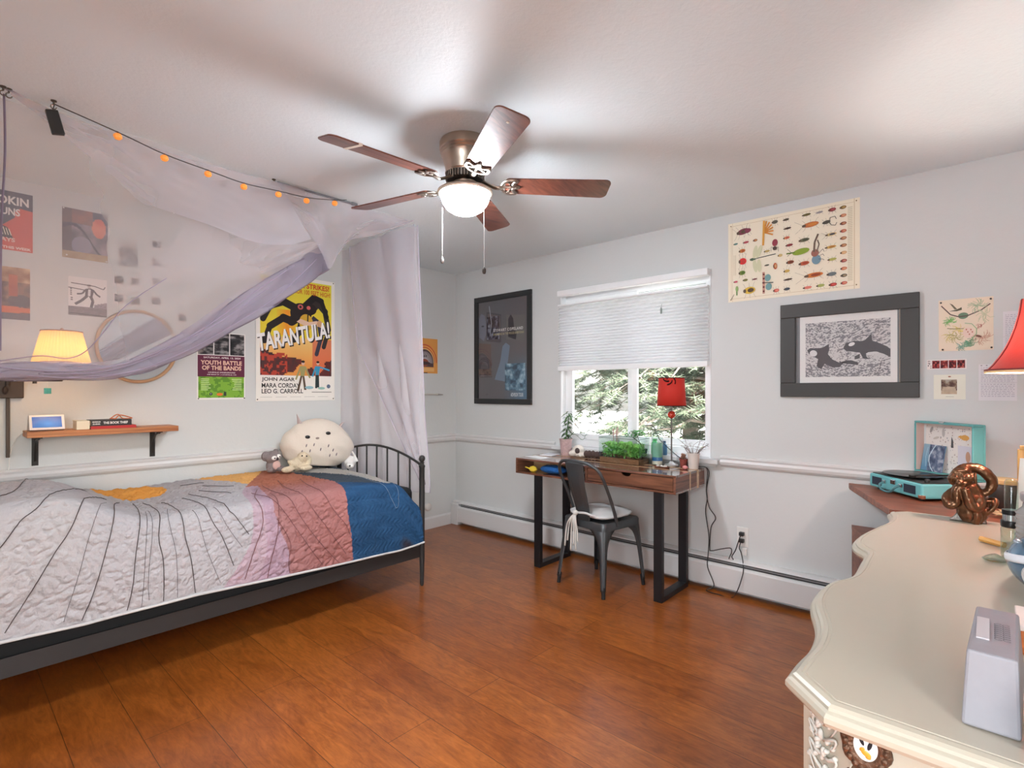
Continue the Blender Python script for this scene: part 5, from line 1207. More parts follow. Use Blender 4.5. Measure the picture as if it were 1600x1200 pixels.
frame_thing('framed_concert_print','tall black framed concert print reading STEWART COPELAND, between corner and window',Y0,Y1,Z0,Z1,.048,.022,mat('frame_black',(44,46,46),.4),A,'framed picture',1.3)
# insect chart
Z0,H_,W_=1.870,.508,.722; A=Art((XW,1.258,Z0),'right',W_,H_,paper=(240,230,208))
A.line([(.02,.02),(W_-.025,.02),(W_-.025,H_-.02),(.02,H_-.02),(.02,.02)],.0015,(190,160,120)); A.line([(.028,.0),(.028,H_)],.002,(206,186,150)); A.line([(W_-.026,0),(W_-.026,H_)],.003,(206,186,150))
A.patch(.664,.045,.688,.465,1,84,lambda u,v: (206,196,168) if int(v*84)%2 else None)
for k in range(3): A.rect(.035+.006*k,.17,.037+.006*k,.30,(206,190,160))
def q(px,py):   # from the close-up grid of the sheet to sheet coordinates
    p=at(1130+px/6.859,300+py/6.859,'x',XW); return (1.258-p.y, p.z-Z0)
def bug(px,py,L,w,ang,c,c2=None,legs=True,ant=0,lc=(96,80,66)):
    a,b=q(px,py); ca,sa=math.cos(ang),math.sin(ang)
    def t(x,y): return (a+x*ca-y*sa,b+x*sa+y*ca)
    if legs:
        for x,sp_ in ((-.28,-.25),(.0,.0),(.25,.25)):
            for s_ in (-1,1): A.line([t(x*L,0),t((x+sp_*.5)*L,s_*w*.8),t((x+sp_)*L,s_*w*1.1)],.0009,lc)
    if ant:
        for s_ in (-1,1): A.line([t(-L*.45,0),t(-L*(.5+ant*.5),s_*w*.7),t(-L*(.5+ant),s_*w*(.7+ant))],.0009,lc)
    A.ellp(*t(0,0),L*.5,w*.5,c,ang,14)
    if c2: A.ellp(*t(L*.10,0),L*.28,w*.3,c2,ang,12)
    A.ellp(*t(-L*.42,0),L*.14,w*.28,lc,ang,8)
R_=math.radians; br=(120,60,58)
bug(215,425,.075,.038,R_(10),(124,62,72),(92,70,52),ant=.35); bug(260,415,.045,.030,R_(10),(130,60,78))
for px,py,L,w,c,c2 in [(135,560,.028,.012,(90,130,120),None),(245,540,.036,.014,(176,76,84),None),(345,518,.026,.017,(150,90,60),(200,140,90)),(205,632,.040,.024,(206,130,62),(176,90,50)),(555,322,.034,.022,(96,92,80),None),(675,297,.034,.014,(90,80,60),None),(690,390,.042,.013,(100,70,50),(60,50,44)),(680,492,.036,.017,(214,140,90),(180,80,70)),(710,570,.040,.016,(140,60,60),None),(470,635,.034,.014,(190,160,100),None),(612,680,.026,.019,(206,180,120),None),(720,753,.042,.022,(150,84,52),(120,60,40)),(470,785,.028,.010,(80,84,66),None),(683,848,.034,.018,(206,170,90),None),(697,938,.048,.012,(80,66,50),None),(685,1040,.034,.017,(74,80,90),None),(570,1056,.034,.021,(206,88,74),(230,140,120)),(905,1025,.046,.017,(224,130,112),None),(1045,1003,.042,.018,(166,176,100),None),(1178,992,.040,.021,(166,58,54),(206,90,80)),(895,245,.046,.015,(104,96,54),None),(870,515,.056,.022,(110,106,80),(80,80,62)),(1170,190,.038,.021,(140,56,60),(170,80,80)),(1155,590,.056,.017,(206,166,90),(170,120,60)),(1170,722,.044,.016,(180,176,96),None),(870,765,.056,.024,(188,96,62),(166,70,44)),(136,965,.026,.012,(206,90,110),None),(240,945,.030,.016,(130,124,70),None),(340,935,.032,.009,(120,60,60),None),(205,868,.040,.028,(120,140,56),(86,110,44)),(560,795,.022,.040,(190,90,56),(214,170,120))]:
    bug(px,py,L,w,R_(4),c,c2,legs=L>.03)
for i,(py,c) in enumerate([(165,(120,96,40)),(252,(196,120,90)),(337,(130,60,44)),(418,(176,84,66)),(495,(150,100,70)),(572,(150,96,60)),(650,(206,166,120)),(737,(150,56,60)),(820,(206,120,90)),(895,(80,76,60)),(975,(190,84,76))]):
    bug(1287+i,py,.032,.019,R_(4),c,mixc(c,(240,200,150),.5),legs=False)
bug(940,350,.085,.030,R_(4),(190,110,62),(206,130,60),ant=.5); bug(975,890,.095,.028,R_(4),(206,120,56),(150,70,44),ant=.55)
bug(212,745,.046,.042,R_(0),(222,50,48),(206,60,56)); bug(285,1055,.070,.044,R_(4),(222,182,70),(90,70,50))
a,b=q(345,720)                                   # dragonfly
A.line([(a-.02,b),(a+.12,b+.012)],.005,(84,88,80)); A.ellp(a-.015,b,.018,.009,(90,110,86))
for dx,ang,l in ((0,80,.075),(.03,72,.075),(0,-80,.075),(.03,-86,.075)): A.ellp(a+dx*.8,b+math.sin(R_(ang))*.045,l*.55,.013,(214,212,176),R_(ang))
for ang in (92,75,55,35,18,0,-20): 
    a,b=q(440,435); A.line([(a,b),(a+.055*math.cos(R_(ang)),b+.07*math.sin(R_(ang)))],.009,(214,140,60)); 
A.line([q(440,310),q(435,435),q(430,575)],.012,(222,160,70))
a,b=q(640+15,640); A.ellp(*q(835,640),.046,.018,(140,164,56),R_(8)); A.line([q(680,665),q(770,650)],.008,(110,130,56)); [A.line([q(735,655),q(690,655+s_*38)],.002,(80,80,60)) for s_ in (-1,1)]
A.ellp(*q(1000,725),.024,.028,(120,150,166)); A.ellp(*q(985,655),.020,.022,(160,104,90)); A.line([q(975,645),q(982,540),q(1020,450)],.010,(110,92,78)); A.line([q(1005,640),q(1030,560),q(1012,515)],.006,(110,92,78))
for s_ in (0,1,2): A.line([q(1025,660+s_*30),q(1070,610+s_*55),q(1085,640+s_*45)],.0022,(84,66,58))
a,b=q(555,560); A.ellp(*q(557,545),.016,.022,(150,62,74)); A.ellp(*q(555,605),.012,.012,(90,70,60)); [A.line([q(555,605),q(555+s_*38,590),q(555+s_*40,640)],.002,(84,66,58)) for s_ in (-1,1)]
A.ellp(*q(480,920),.018,.022,(120,160,160)); A.ellp(*q(490,1015),.018,.022,(120,160,160)); A.line([q(435,860),q(437,970),q(437,1090)],.014,(196,150,130)); A.line([q(420,975),q(540,970)],.006,(80,76,70)); [A.ellp(*q(437,885+k*45),.006,.006,(110,50,48)) for k in range(5)]
A.line([q(145,1020),q(150,1110)],.008,(120,150,90)); A.ellp(*q(150,1040),.009,.018,(150,176,110)); A.line([q(120,1100),q(85,1160)],.003,(110,96,70))
bug(1110,325,.040,.020,R_(8),(84,76,66),None,lc=(70,64,58)); A.line([q(1140,320),q(1150,275),q(1200,262),q(1215,290)],.003,(70,64,58)); A.line([q(1140,325),q(1160,355),q(1205,358),q(1220,325)],.003,(70,64,58))
bug(1160,455,.055,.018,R_(4),(206,180,120),(70,74,86),ant=.4); bug(1165,880,.048,.022,R_(4),(110,116,116),None); bug(1035,220,.036,.012,R_(4),(150,146,146),None,ant=.4,lc=(150,146,146))
o=fin(A,'insect_chart','cream wall chart covered with coloured beetles and insects, high right of the window','poster')
pins(o,[(XW-.004,1.240,2.36),(XW-.004,.552,2.362),(XW-.004,1.240,1.885),(XW-.004,.552,1.892)],0,'pin_brass',(150,120,80),.0035)
# orca print
Y0,Y1,Z0,Z1=.940,.270,1.262,1.815
A=Art((XW-.010,.835,1.338),'right',.470,.396,paper=(238,236,234)); 
u0,v0,u1,v1=.030,.040,.440,.355; rnd=random.Random(2)
A.rect(u0,v0,u1,v1,(214,212,212))
def flow(u,v):
    d=min(((u-.37)/.33)**2+((v-.55)/.30)**2, 9)
    n=.6*vn(u*46+6*math.sin(v*5),v*66+8*math.sin(u*4),3)+.4*vn(u*95+6*math.sin(v*5),v*120,4)
    th=.50 if v>.62 else (.60 if v>.22 else .46)
    return (134,132,138) if n>th+.02 else None
A.patch(u0,v0,u1,v1,170,130,flow)
gk=(84,82,88); A.lay()
def on(P): return [(u0+(u1-u0)*x,v0+(v1-v0)*y) for x,y in P]
A.poly(on([(.47,.53),(.50,.60),(.58,.63),(.68,.62),(.72,.64)]+[(.79,.74),(.80,.62),(.88,.57),(.96,.51),(1,.46),(1,.32),(.93,.38),(.84,.43),(.75,.42),(.73,.36),(.76,.30),(.70,.31),(.66,.42),(.58,.44),(.50,.46),(.47,.50)][:]),gk)
A.poly(on([(.02,.50),(.06,.54),(.16,.53),(.22,.54),(.29,.60),(.30,.50),(.28,.42),(.33,.32),(.42,.25),(.52,.24),(.64,.20),(.64,.25),(.56,.29),(.50,.29),(.42,.17),(.34,.17),(.24,.24),(.20,.14),(.14,.20),(.16,.33),(.08,.40),(.04,.44)]),gk)
A.ellp(*on([(.565,.575)])[0],.016,.010,(236,234,234),.4); A.ellp(*on([(.10,.44)])[0],.020,.018,(230,228,228),-.5); A.poly(on([(.60,.36),(.66,.40),(.66,.32),(.60,.30)]),(90,88,92)); A.ellp(*on([(.80,.40)])[0],.03,.008,(220,218,218),.1)
A.line(on([(.88,.12),(.90,.26),(1,.30)]),.003,gk); A.line(on([(.36,.62),(.44,.44),(.46,.34)]),.003,(150,148,150))
t=frame_thing('framed_orca_print','wide black frame around a floating print of two orcas, beneath the insect chart',Y0,Y1,Z0,Z1,.082,.024,mat('frame_charcoal',(58,56,54),.5),A,'framed picture',.9)
b=MB(); b.box((XW-.004,Y1+.06,Z0+.06),(XW-.002,Y0-.06,Z1-.06)); b.build('backing',mat('backing_grey',(128,130,134),.35),t)
m=MB(); 
for a0,b0 in (((Y1+.072,Z0+.08),(Y1+.086,Z1-.08)),): m.box((XW-.020,a0[0],a0[1]),(XW-.004,b0[0],b0[1]))
m.build('inner_lip',mat('lip_tan',(150,136,120),.5),t)
# hummingbird square
A=Art((XW,.194,1.500),'right',.208,.260,paper=(236,218,196)); 
def sq(px,py): p=at(1440+px/6.,440+py/6.,'x',XW); return (.194-p.y,p.z-1.5)
A.ellp(*sq(390,320),.020,.016,(110,134,110),.1); A.line([sq(185,230),sq(270,310),sq(345,330),sq(430,320),sq(560,265),sq(645,205)],.005,(100,80,76)); A.poly([sq(255,280),sq(330,262),sq(375,240),sq(378,265),sq(330,278)],(96,90,70)); A.poly([sq(262,205),sq(290,215),sq(335,260),sq(310,262)],(120,110,90)); 
rnd=random.Random(9)
def tuft(px,py,n,l,c,spread=PI*2,base=0):
    for i in range(n):
        a=base+rnd.uniform(-spread/2,spread/2); x,y=sq(px+rnd.uniform(-18,18),py+rnd.uniform(-14,14)); A.line([(x,y),(x+l*.6*math.cos(a),y+l*.6*math.sin(a)),(x+l*math.cos(a+.4),y+l*math.sin(a+.4))],.0017,mixc(c,(226,210,180),.25))
tuft(530,230,26,.035,(150,176,140)); tuft(590,310,16,.035,(176,190,150)); tuft(265,375,34,.022,(96,176,84)); tuft(350,460,14,.03,(222,200,90)); tuft(260,520,16,.025,(214,198,110)); tuft(320,520,16,.03,(170,160,96)); tuft(570,520,24,.035,(206,150,130)); tuft(550,420,8,.018,(176,80,76)); tuft(440,600,40,.024,(84,150,120),PI,1.6); tuft(370,610,16,.02,(96,160,150)); tuft(470,555,14,.02,(84,130,96))
A.line([sq(405,390),sq(470,395),sq(515,440),sq(515,490),sq(470,540)],.003,(150,186,140)); A.line([sq(240,440),sq(300,445),sq(395,440)],.003,(150,140,100)); A.ellp(*sq(535,512),.012,.005,(130,90,76),-.4); A.ellp(*sq(440,480),.022,.026,(238,210,196))
for k in range(5): A.ellp(*sq(420+k*14,450+(k%3)*22),.0025,.004,(196,120,100))
o=fin(A,'hummingbird_print','square cream print of a hummingbird among green and yellow flowers, right of the orca frame','poster')
pins(o,[(XW-.004,.185,1.748),(XW-.004,-.004,1.748),(XW-.004,.178,1.508),(XW-.004,-.007,1.510)],0)
A=Art((XW,.241,1.408),'right',.156,.050,paper=(232,224,220)); A.patch(.003,.005,.018,.045,3,8,lambda u,v:(150,140,140) if hsh(int(u*3),int(v*8))>.5 else None)
for k in range(4): A.patch(.021+k*.033,.005,.051+k*.033,.045,9,11,photo(120+k,[(60,22,26),(150,44,44),(206,120,106)],4,2.8))
fin(A,'photo_strip','small red tinted photo booth strip under the hummingbird print','photo')
A=Art((XW,.214,1.255),'right',.125,.125,paper=(230,228,214)); 
A.patch(.030,.026,.092,.100,16,16,lambda u,v: mixc((206,186,160),(170,150,130),fbm(u*4,v*4,131)) if v<.5+.15*math.sin(u*5)*0 and abs(u-.5)<.5-.5*v+.1 else photo(132,[(90,62,56),(150,130,110),(176,170,160)],5,2.4)(u,v))
A.ellp(.063,.115,.006,.003,(150,90,60)); A.rect(.048,.012,.08,.014,(176,170,160)); fin(A,'mounted_photo','small square photo on a white mount below the red photo strip','photo')
def letter(o,w,h,lab,n,holes=False):
    A=Art(o,'right',w,h,paper=(222,220,224))
    for k in range(n):
        b=h-.018-k*(h-.03)/n; a=.008
        while a<w-.012:
            l=.004+.010*hsh(int(a*900),k); A.rect(a,b,min(a+l,w-.008),b+.0022,(168,164,178)); a+=l+.004
    if holes:
        for k in range(7): A.ellp(.010+k*(w-.02)/6,h-.006,.0035,.0025,(150,146,150))
    A.line([(0,h*.49),(w,h*.49)],.0015,(196,194,198))
    return fin(A,'handwritten_letter',lab,'letter')
letter((XW,.040,1.250),.137,.178,'folded handwritten note on the wall partly behind the red bell shade, lower of two',18,True)
letter((XW,-.048,1.44),.15,.240,'handwritten letter above the other one, mostly behind the red bell shade',24)

# round mirror
t=thing('round_mirror',(.858,YW,1.36),'round wall mirror with a thin light wood rim, behind the gauze','mirror')
m=MB(); m.tube([(.858+.205*math.cos(a),YW-.014,1.571+.217*math.sin(a)) for a in [2*PI*i/64 for i in range(65)]],.010,8); m.build('wood_rim',mat('rim_wood',(196,158,120),.5),t,smooth=1)
m=MB(); P=[(.858+.203*math.cos(a),1.571+.215*math.sin(a)) for a in [2*PI*i/64 for i in range(64)]]; m.add([(x,YW-.010,z) for x,z in P]+[(x,YW-.002,z) for x,z in P],[tuple(range(64)),tuple(range(64,128))[::-1]]+[(i,64+i,64+(i+1)%64,(i+1)%64) for i in range(64)]); m.build('mirror_glass',mat('mirror_silver',(214,218,220),.02,1.0),t)
# wall shelf
M_pine=wood('pine_shelf',(206,142,92),(150,84,44),'X',.45,1.6,6)
t=thing('wall_shelf',(.68,3.79,.88),'narrow wooden wall shelf on two black iron brackets above the bed','shelf')
MB().box((.335,3.715,1.050),(1.028,YW-.001,1.082)).build('board',M_pine,t,bevel=.002)
for x in (.385,.935):
    m=MB(); m.box((x-.014,YW-.006,.885),(x+.014,YW-.001,1.049)); m.box((x-.014,3.735,1.043),(x+.014,YW-.002,1.049))
    m.tube(spline([(x,YW-.008,.91),(x,YW-.03,.98),(x,YW-.075,1.025),(x,3.745,1.042)],6),.006,6)
    b_=m.build('bracket',mat('cast_black',(44,40,38),.5,.3),t); 
t=thing('smart_display',(.42,3.80,1.083),'small white smart display with a blue screen, at the left end of the wall shelf','display')
m=MB(); w2=.072; prof=[(3.762,1.083),(3.745,1.089),(3.785,1.166),(3.795,1.168),(3.86,1.090),(3.855,1.083)]; n=len(prof)
m.add([(.42-w2,y,z) for y,z in prof]+[(.42+w2,y,z) for y,z in prof],[tuple(range(n)),tuple(range(n,2*n))[::-1]]+[(i,n+i,n+(i+1)%n,(i+1)%n) for i in range(n)]); m.build('body',mat('display_cloth',(206,196,188),.8),t,bevel=.003)
def scr(u,v,off): 
    y=lerp(3.745,3.785,v); z=lerp(1.089,1.166,v); nn=Vector((0,-.887,.461)); return Vector((.42-w2+2*w2*u,y,z))+nn*off
m=MB(); m.add([scr(0,0,.0005),scr(1,0,.0005),scr(1,1,.0005),scr(0,1,.0005),scr(0,0,.003),scr(1,0,.003),scr(1,1,.003),scr(0,1,.003)],[(0,3,2,1),(4,5,6,7),(0,1,5,4),(1,2,6,5),(2,3,7,6),(3,0,4,7)]); m.build('bezel',mat('bezel_white',(238,236,234),.3),t,bevel=.001)
m=MB(); m.grid(16,10,lambda u,v: scr(.08+.84*u,.14+.74*v,.0034),lambda u,v: lin(mixc((36,92,160),(70,140,206),max(0,1-math.hypot(u-.55,v-.35)*1.6))))
ms=mat('screen_blue',(40,100,170),.15); nt=ms.node_tree; an=nt.nodes.new('ShaderNodeAttribute'); an.attribute_name='Col'; nt.links.new(an.outputs[0],nt.nodes['Principled BSDF'].inputs['Base Color']); nt.links.new(an.outputs[0],nt.nodes['Principled BSDF'].inputs['Emission Color']); nt.nodes['Principled BSDF'].inputs['Emission Strength'].default_value=.3
m.build('screen',ms,t)
m=MB(); m.tube(spline([(.42,3.862,1.10),(.36,3.885,1.09),(.31,3.89,1.04),(.285,3.893,.96),(.278,3.893,.88),(.26,3.89,.80)],6),.0025,6); m.build('charging_cable',mat('cable_white',(226,224,220),.5),smooth=3,tags=('thin white cable drooping from the smart display down the wall','cable'))
def book(name,lab,x0,x1,y0,y1,z0,z1,cov,title=None,tc=(236,232,226)):
    t=thing(name,((x0+x1)/2,(y0+y1)/2,z0),lab,'book')
    MB().box((x0+.003,y0+.003,z0+.003),(x1-.003,y1-.003,z1-.003)).build('pages',mat('page_cream',(232,220,196),.9,bump=.2,bscale=300),t)
    m=MB(); m.box((x0,y0,z0),(x1,y1,z0+.003)); m.box((x0,y0,z1-.003),(x1,y1,z1)); m.box((x0,y0,z0+.003),(x1,y0+.003,z1-.003)); c=m.build('cover',mat('cover_%d_%d'%(cov[0],cov[2]),cov,.5),t)
    if title:
        A=Art((x0,y0,z0),'back',x1-x0,z1-z0,thick=.0,paper=None); A.k=2; h=z1-z0
        for s_,a,b,w,hh in title: A.text(s_,a,h*b,w,h*hh,tc,.03)
        A.build('spine_lettering',M_pr,c)
    return t
book('paperback_book','thin red book at the bottom of the stack on the wall shelf',.600,.812,3.725,3.86,1.0825,1.098,(186,42,40),None)
book('paperback_book','black book reading THE BOOK THIEF, upper book of the stack on the wall shelf',.602,.790,3.728,3.86,1.0985,1.132,(44,38,38),[('THE BOOK THIEF',.055,.3,.115,.42),('MARKUS',.006,.58,.036,.24),('ZUSAK',.006,.22,.036,.24)])
book('paperback_book','cream-paged thick book lying with its pages towards the room, left of the black book',.540,.597,3.735,3.87,1.0825,1.130,(226,216,190))
m=MB(); m.tube(spline([(.70,3.80,1.134),(.735,3.79,1.160),(.76,3.80,1.136),(.79,3.79,1.134),(.80,3.77,1.136)],5),.003,6); m.tube(spline([(.72,3.76,1.136),(.745,3.77,1.156),(.80,3.76,1.137)],5),.003,6); m.tube([(.70,3.80,1.136),(.72,3.76,1.136)],.003,6)
m.build('reading_glasses',mat('amber_frame',(206,112,62),.3),smooth=3,tags=('folded amber rimmed glasses lying on top of the black book','glasses'))
# swing arm wall lamp
t=thing('swing_arm_lamp',(.20,3.86,.94),'bronze swing arm wall lamp with a lit pleated cream shade, behind the gauze','wall lamp')
M_bz=mat('bronze',(72,60,52),.4,.5)
m=MB(); m.box((.16,YW-.028,1.258),(.338,YW-.001,1.372)); m.build('wall_plate',M_bz,t,bevel=.004)
m=MB(); m.box((.268,YW-.016,.94),(.284,YW-.001,1.258)); m.build('cord_cover',M_bz,t,bevel=.002)
m=MB(); m.tube([(.272,3.85,1.325),(.272,3.85,1.375)],.010,12); m.tube([(.272,YW-.028,1.35),(.272,3.85,1.35)],.009,10); m.tube([(.272,3.85,1.352),(.36,3.66,1.352)],.006,10); m.tube([(.36,3.66,1.352),(.455,3.56,1.352)],.006,10); m.tube([(.36,3.66,1.335),(.36,3.66,1.365)],.009,10); m.ell((.262,3.848,1.30),(.012,.012,.022),12,8); m.tube([(.455,3.56,1.352),(.455,3.56,1.40)],.008,10)
m.build('swing_arm',M_bz,t,smooth=1)
m=MB(); m.tube([(.455,3.56,1.40),(.455,3.56,1.46)],.014,12); m.build('socket',mat('socket_brass',(160,130,80),.3,.8),t,smooth=1)
MB().ell((.455,3.56,1.50),(.030,.030,.042),16,12).build('light_bulb',mat('warm_bulb',(255,230,190),.3,emit=(255,216,164),es=26),t,smooth=3)
m=MB(); n=96
m.add([((.455+(r*(1+.012*(i%2)))*math.cos(2*PI*i/n)),3.56+(r*(1+.012*(i%2)))*math.sin(2*PI*i/n),z) for r,z in ((.118,1.445),(.082,1.605)) for i in range(n)],[(i,(i+1)%n,n+(i+1)%n,n+i) for i in range(n)])
M_ls=mat('cream_pleats',(228,190,138),.8); nt=M_ls.node_tree; tr=nt.nodes.new('ShaderNodeBsdfTranslucent'); tr.inputs[0].default_value=lin((236,188,122)); mxs=nt.nodes.new('ShaderNodeMixShader'); mxs.inputs[0].default_value=.30
nt.links.new(nt.nodes['Principled BSDF'].outputs[0],mxs.inputs[1]); nt.links.new(tr.outputs[0],mxs.inputs[2]); nt.links.new(mxs.outputs[0],nt.nodes['Material Output'].inputs[0])
m.build('lamp_shade',M_ls,t)
m=MB(); m.tube([(.455+.0835*math.cos(a),3.56+.0835*math.sin(a),1.605) for a in [2*PI*i/48 for i in range(49)]],.0035,6); m.tube([(.455,3.56,1.54),(.455,3.56,1.612)],.003,6); m.ell((.455,3.56,1.615),(.008,.008,.008),10,8); m.tube([(.372,3.56,1.603),(.538,3.56,1.603)],.002,6); m.build('shade_trim',mat('trim_brown',(150,110,84),.7),t)
t=thing('hanging_charm',(.402,3.60,1.265),'small square turquoise charm hanging below the lamp arm','charm')
m=MB(); m.tube([(.405,3.612,1.352),(.405,3.612,1.315)],.0012,5); m.build('string',mat('string_white',(222,220,216),.6),t)
m=MB(); m.obox((.405,3.612,1.297),(.030,.006,.030),rz=.3); m.build('charm_tile',mat('turquoise_tile',(84,176,166),.25,var=.5,vscale=90),t,bevel=.001)
# ------------------------------------------------------------------ dresser
M_drs=mat('cream_lacquer',(180,171,154),.34,coat=.25,bump=.03,bscale=30,var=.03,vscale=4); M_drw=mat('cream_paint',(184,177,160),.45)
DZ=.800; YB=-.36
ex=[1.018,1.041,1.06,1.09,1.15,1.22,1.29,1.34,1.39,1.444,1.50,1.555,1.591,1.62,1.655,1.688,1.73,1.80,1.876,1.93,1.955]
fr_pts=[(.952,.195),(1.030,.272),(1.10,.271),(1.17,.266),(1.24,.271),(1.30,.284),(1.37,.307),(1.43,.321),(1.50,.326),(1.56,.324),(1.61,.314),(1.645,.298),(1.69,.286),(1.76,.282),(1.86,.286),(1.93,.288),(1.965,.294),(1.99,.312),(2.02,.328),(2.07,.341),(2.13,.344),(2.19,.341),(2.27,.330),(2.36,.315),(2.44,.300),(2.51,.294),(2.58,.297),(2.64,.310),(2.672,.316),(2.735,.262)]
S=spline([(x,y,0) for x,y in fr_pts[1:-1]],4)
outline=[(.952,YB),(.952,.195)]+[(p.x,p.y) for p in S]+[(2.735,.262),(2.735,YB)]
def inset(poly,d):
    n=len(poly); out=[]
    for i in range(n):
        p=Vector(poly[i]); a=Vector(poly[i-1]); b=Vector(poly[(i+1)%n])
        e1=(p-a).normalized(); e2=(b-p).normalized(); n1=Vector((e1.y,-e1.x)); n2=Vector((e2.y,-e2.x)); nn=(n1+n2); 
        if nn.length<1e-6: nn=n1
        nn.normalize(); k=1/max(.5,nn.dot(n1)); out.append(tuple(p+nn*d*k))
    return out
# orientation: outline runs back-left, front-left ... back-right = clockwise seen from above, so the inside is on the right of travel
drs=thing('dresser',((.952+2.735)/2,-.03,0),'cream painted dresser with a serpentine moulded top and carved corners, at the lower right','dresser')
rings=[(inset(outline,.020),DZ-.040),(inset(outline,.006),DZ-.036),(outline,DZ-.028),(outline,DZ-.020),(inset(outline,.004),DZ-.014),(inset(outline,.010),DZ-.011),(inset(outline,.011),DZ-.006),(inset(outline,.016),DZ-.002),(inset(outline,.024),DZ),(inset(outline,.025),DZ-.0012),(inset(outline,.030),DZ-.0012),(inset(outline,.031),DZ)]
n=len(outline); m=MB()
m.add([(x,y,z) for P,z in rings for x,y in P],[(i*n+j,(i+1)*n+j,(i+1)*n+(j+1)%n,i*n+(j+1)%n) for i in range(len(rings)-1) for j in range(n)]+[tuple(range(n))])
last=rings[-1][0]; yb_=last[0][1]
ch_=[last[1]]
for p_ in last[2:n-1]:
    if p_[0]>ch_[-1][0]+.0005: ch_.append(p_)
for p_,q_ in zip(ch_,ch_[1:]): m.add([(p_[0],p_[1],DZ),(p_[0],yb_,DZ),(q_[0],yb_,DZ),(q_[0],q_[1],DZ)],[(0,1,2,3)])
m.build('dresser_top',M_drs,drs,smooth=.22)
body=inset(outline,.045); m=MB(); m.prism(body[::-1],.09,DZ-.04); m.build('carcass',M_drw,drs)
m=MB()
for x in (1.05,2.65):
    for y in (-.30,.17): m.lathe([(.018,0),(.028,.02),(.022,.05),(.034,.09)],(x,y,0),12)
m.build('feet',M_drw,drs,smooth=1)
# end panel facing the camera: recessed stiles, a tall door-like panel and cameo pull
ex0=.997
for y0,y1,z0,z1,nm in ((.045,.125,.12,.752,'end_stile'),(-.345,.036,.12,.752,'end_drawer_front')):
    m=MB(); m.box((ex0-.010,y0,z0),(ex0+.003,y1,z1)); m.build(nm,M_drw,drs,bevel=.003)
m=MB()
def cz(v,du=0): return v
# carved canted corner
ca=Vector((.997,.165,0)); cb=Vector((1.055,.232,0)); cn=Vector((-.755,.655,0)); ct=(cb-ca).normalized()
rnd=random.Random(6)
b0=MB(); 
L=(cb-ca).length
vs=[ca-ct*.012,cb+ct*.010,cb+ct*.010+cn*.012,ca-ct*.012+cn*.012]
b0.prism([(v.x,v.y) for v in vs],.10,.758)
b0.build('corner_post',M_drw,drs)
def on_(u,z,off=.012): p=ca+ct*u+cn*off; return Vector((p.x,p.y,z))
for side in (0,):
    for k in range(24):
        z=.735-k*.027
        for s_ in (-1,1):
            P=[on_(L/2,z,.014)]+[on_(L/2+s_*(.006+.026*math.sin(t*2.6)),z+.020*math.sin(t*3.1)-.010*t+.004*math.sin(k*2.3),.017) for t in [i/8 for i in range(1,9)]]
            m.tube(P,[.0034*(1-i/14) for i in range(9)],6)
        m.ell(on_(L/2+.006*math.sin(k*1.7),z+.008,.016),(.005,.005,.009),10,8); [m.ell(on_(L/2+rnd.uniform(-.036,.036),z+rnd.uniform(-.013,.013),.015),(.0045,.0045,rnd.uniform(.004,.009)),7,5,rot=(rnd.random(),rnd.random(),0)) for _ in range(7)]
m.build('carved_relief',mat('carved_white',(196,192,182),.5),drs,smooth=3)
m=MB(); cb2=Vector((2.70,.20,0)); m.prism([(2.64,.262),(2.70,.20),(2.712,.212),(2.652,.274)],.10,.758); m.build('corner_post',M_drw,drs)
# long front drawers
for x0,x1 in ((1.09,1.62),(1.64,1.96),(1.98,2.62)):
    for z0,z1 in ((.14,.33),(.345,.535),(.55,.745)):
        P=[(p[0],p[1]) for p in body if x0<=p[0]<=x1 and p[1]>.1]
        if len(P)<3: continue
        m=MB(); P2=[(x,y+.012) for x,y in P]; m.prism((P+P2[::-1]),z0,z1); d=m.build('drawer',M_drw,drs)
        xm=P2[len(P2)//2]; k=MB(); k.ell((xm[0],xm[1]+.010,(z0+z1)/2),(.04,.010,.015),14,8); k.build('pull',mat('antique_brass',(112,86,62),.4,.8),d,smooth=3)
# cameo pull
mc=at(1353,1165,'x',ex0-.012); cy_,cz_=mc.y,mc.z
pl=MB()
M_ab=mat('antique_brass_dark',(104,76,58),.45,.6,bump=.4,bscale=200)
N=40
for rr,rt in ((.0255,.0075),(.0325,.0065)):
    pl.tube([(ex0-.012,cy_+rr*.86*math.cos(2*PI*i/N)*(1+(.05*math.sin(8*2*PI*i/N) if rr>.03 else 0)),cz_+rr*1.12*math.sin(2*PI*i/N)*(1+(.05*math.sin(8*2*PI*i/N) if rr>.03 else 0))) for i in range(N+1)],rt,8)
for i in range(18): a=2*PI*i/18; pl.ell((ex0-.016,cy_+.031*.86*math.cos(a),cz_+.031*1.12*math.sin(a)),(.006,.006,.006),8,6)
pl.ell((ex0-.012,cy_,cz_-.048),(.008,.026,.014),16,10); pl.ell((ex0-.012,cy_,cz_-.062),(.007,.014,.010),12,8)
plo=pl.build('cameo_pull',M_ab,drs,smooth=3)
c=MB(); c.ell((ex0-.014,cy_,cz_),(.005,.0215*.86,.0215*1.12),24,14); c.build('cameo_plaque',mat('cameo_white',(236,232,226),.2),plo,smooth=3)
c=MB(); 
for dy,dz,r0_,r1_ in ((.005,.009,.0028,.0075),(-.006,.005,.0028,.0080)): c.ell((ex0-.0188,cy_+dy,cz_+dz),(.0012,r0_,r1_),12,8,rot=(-.38 if dy>0 else .30,0,0))
c.build('dark_petals',mat('petal_black',(30,26,30),.9),plo,smooth=3)
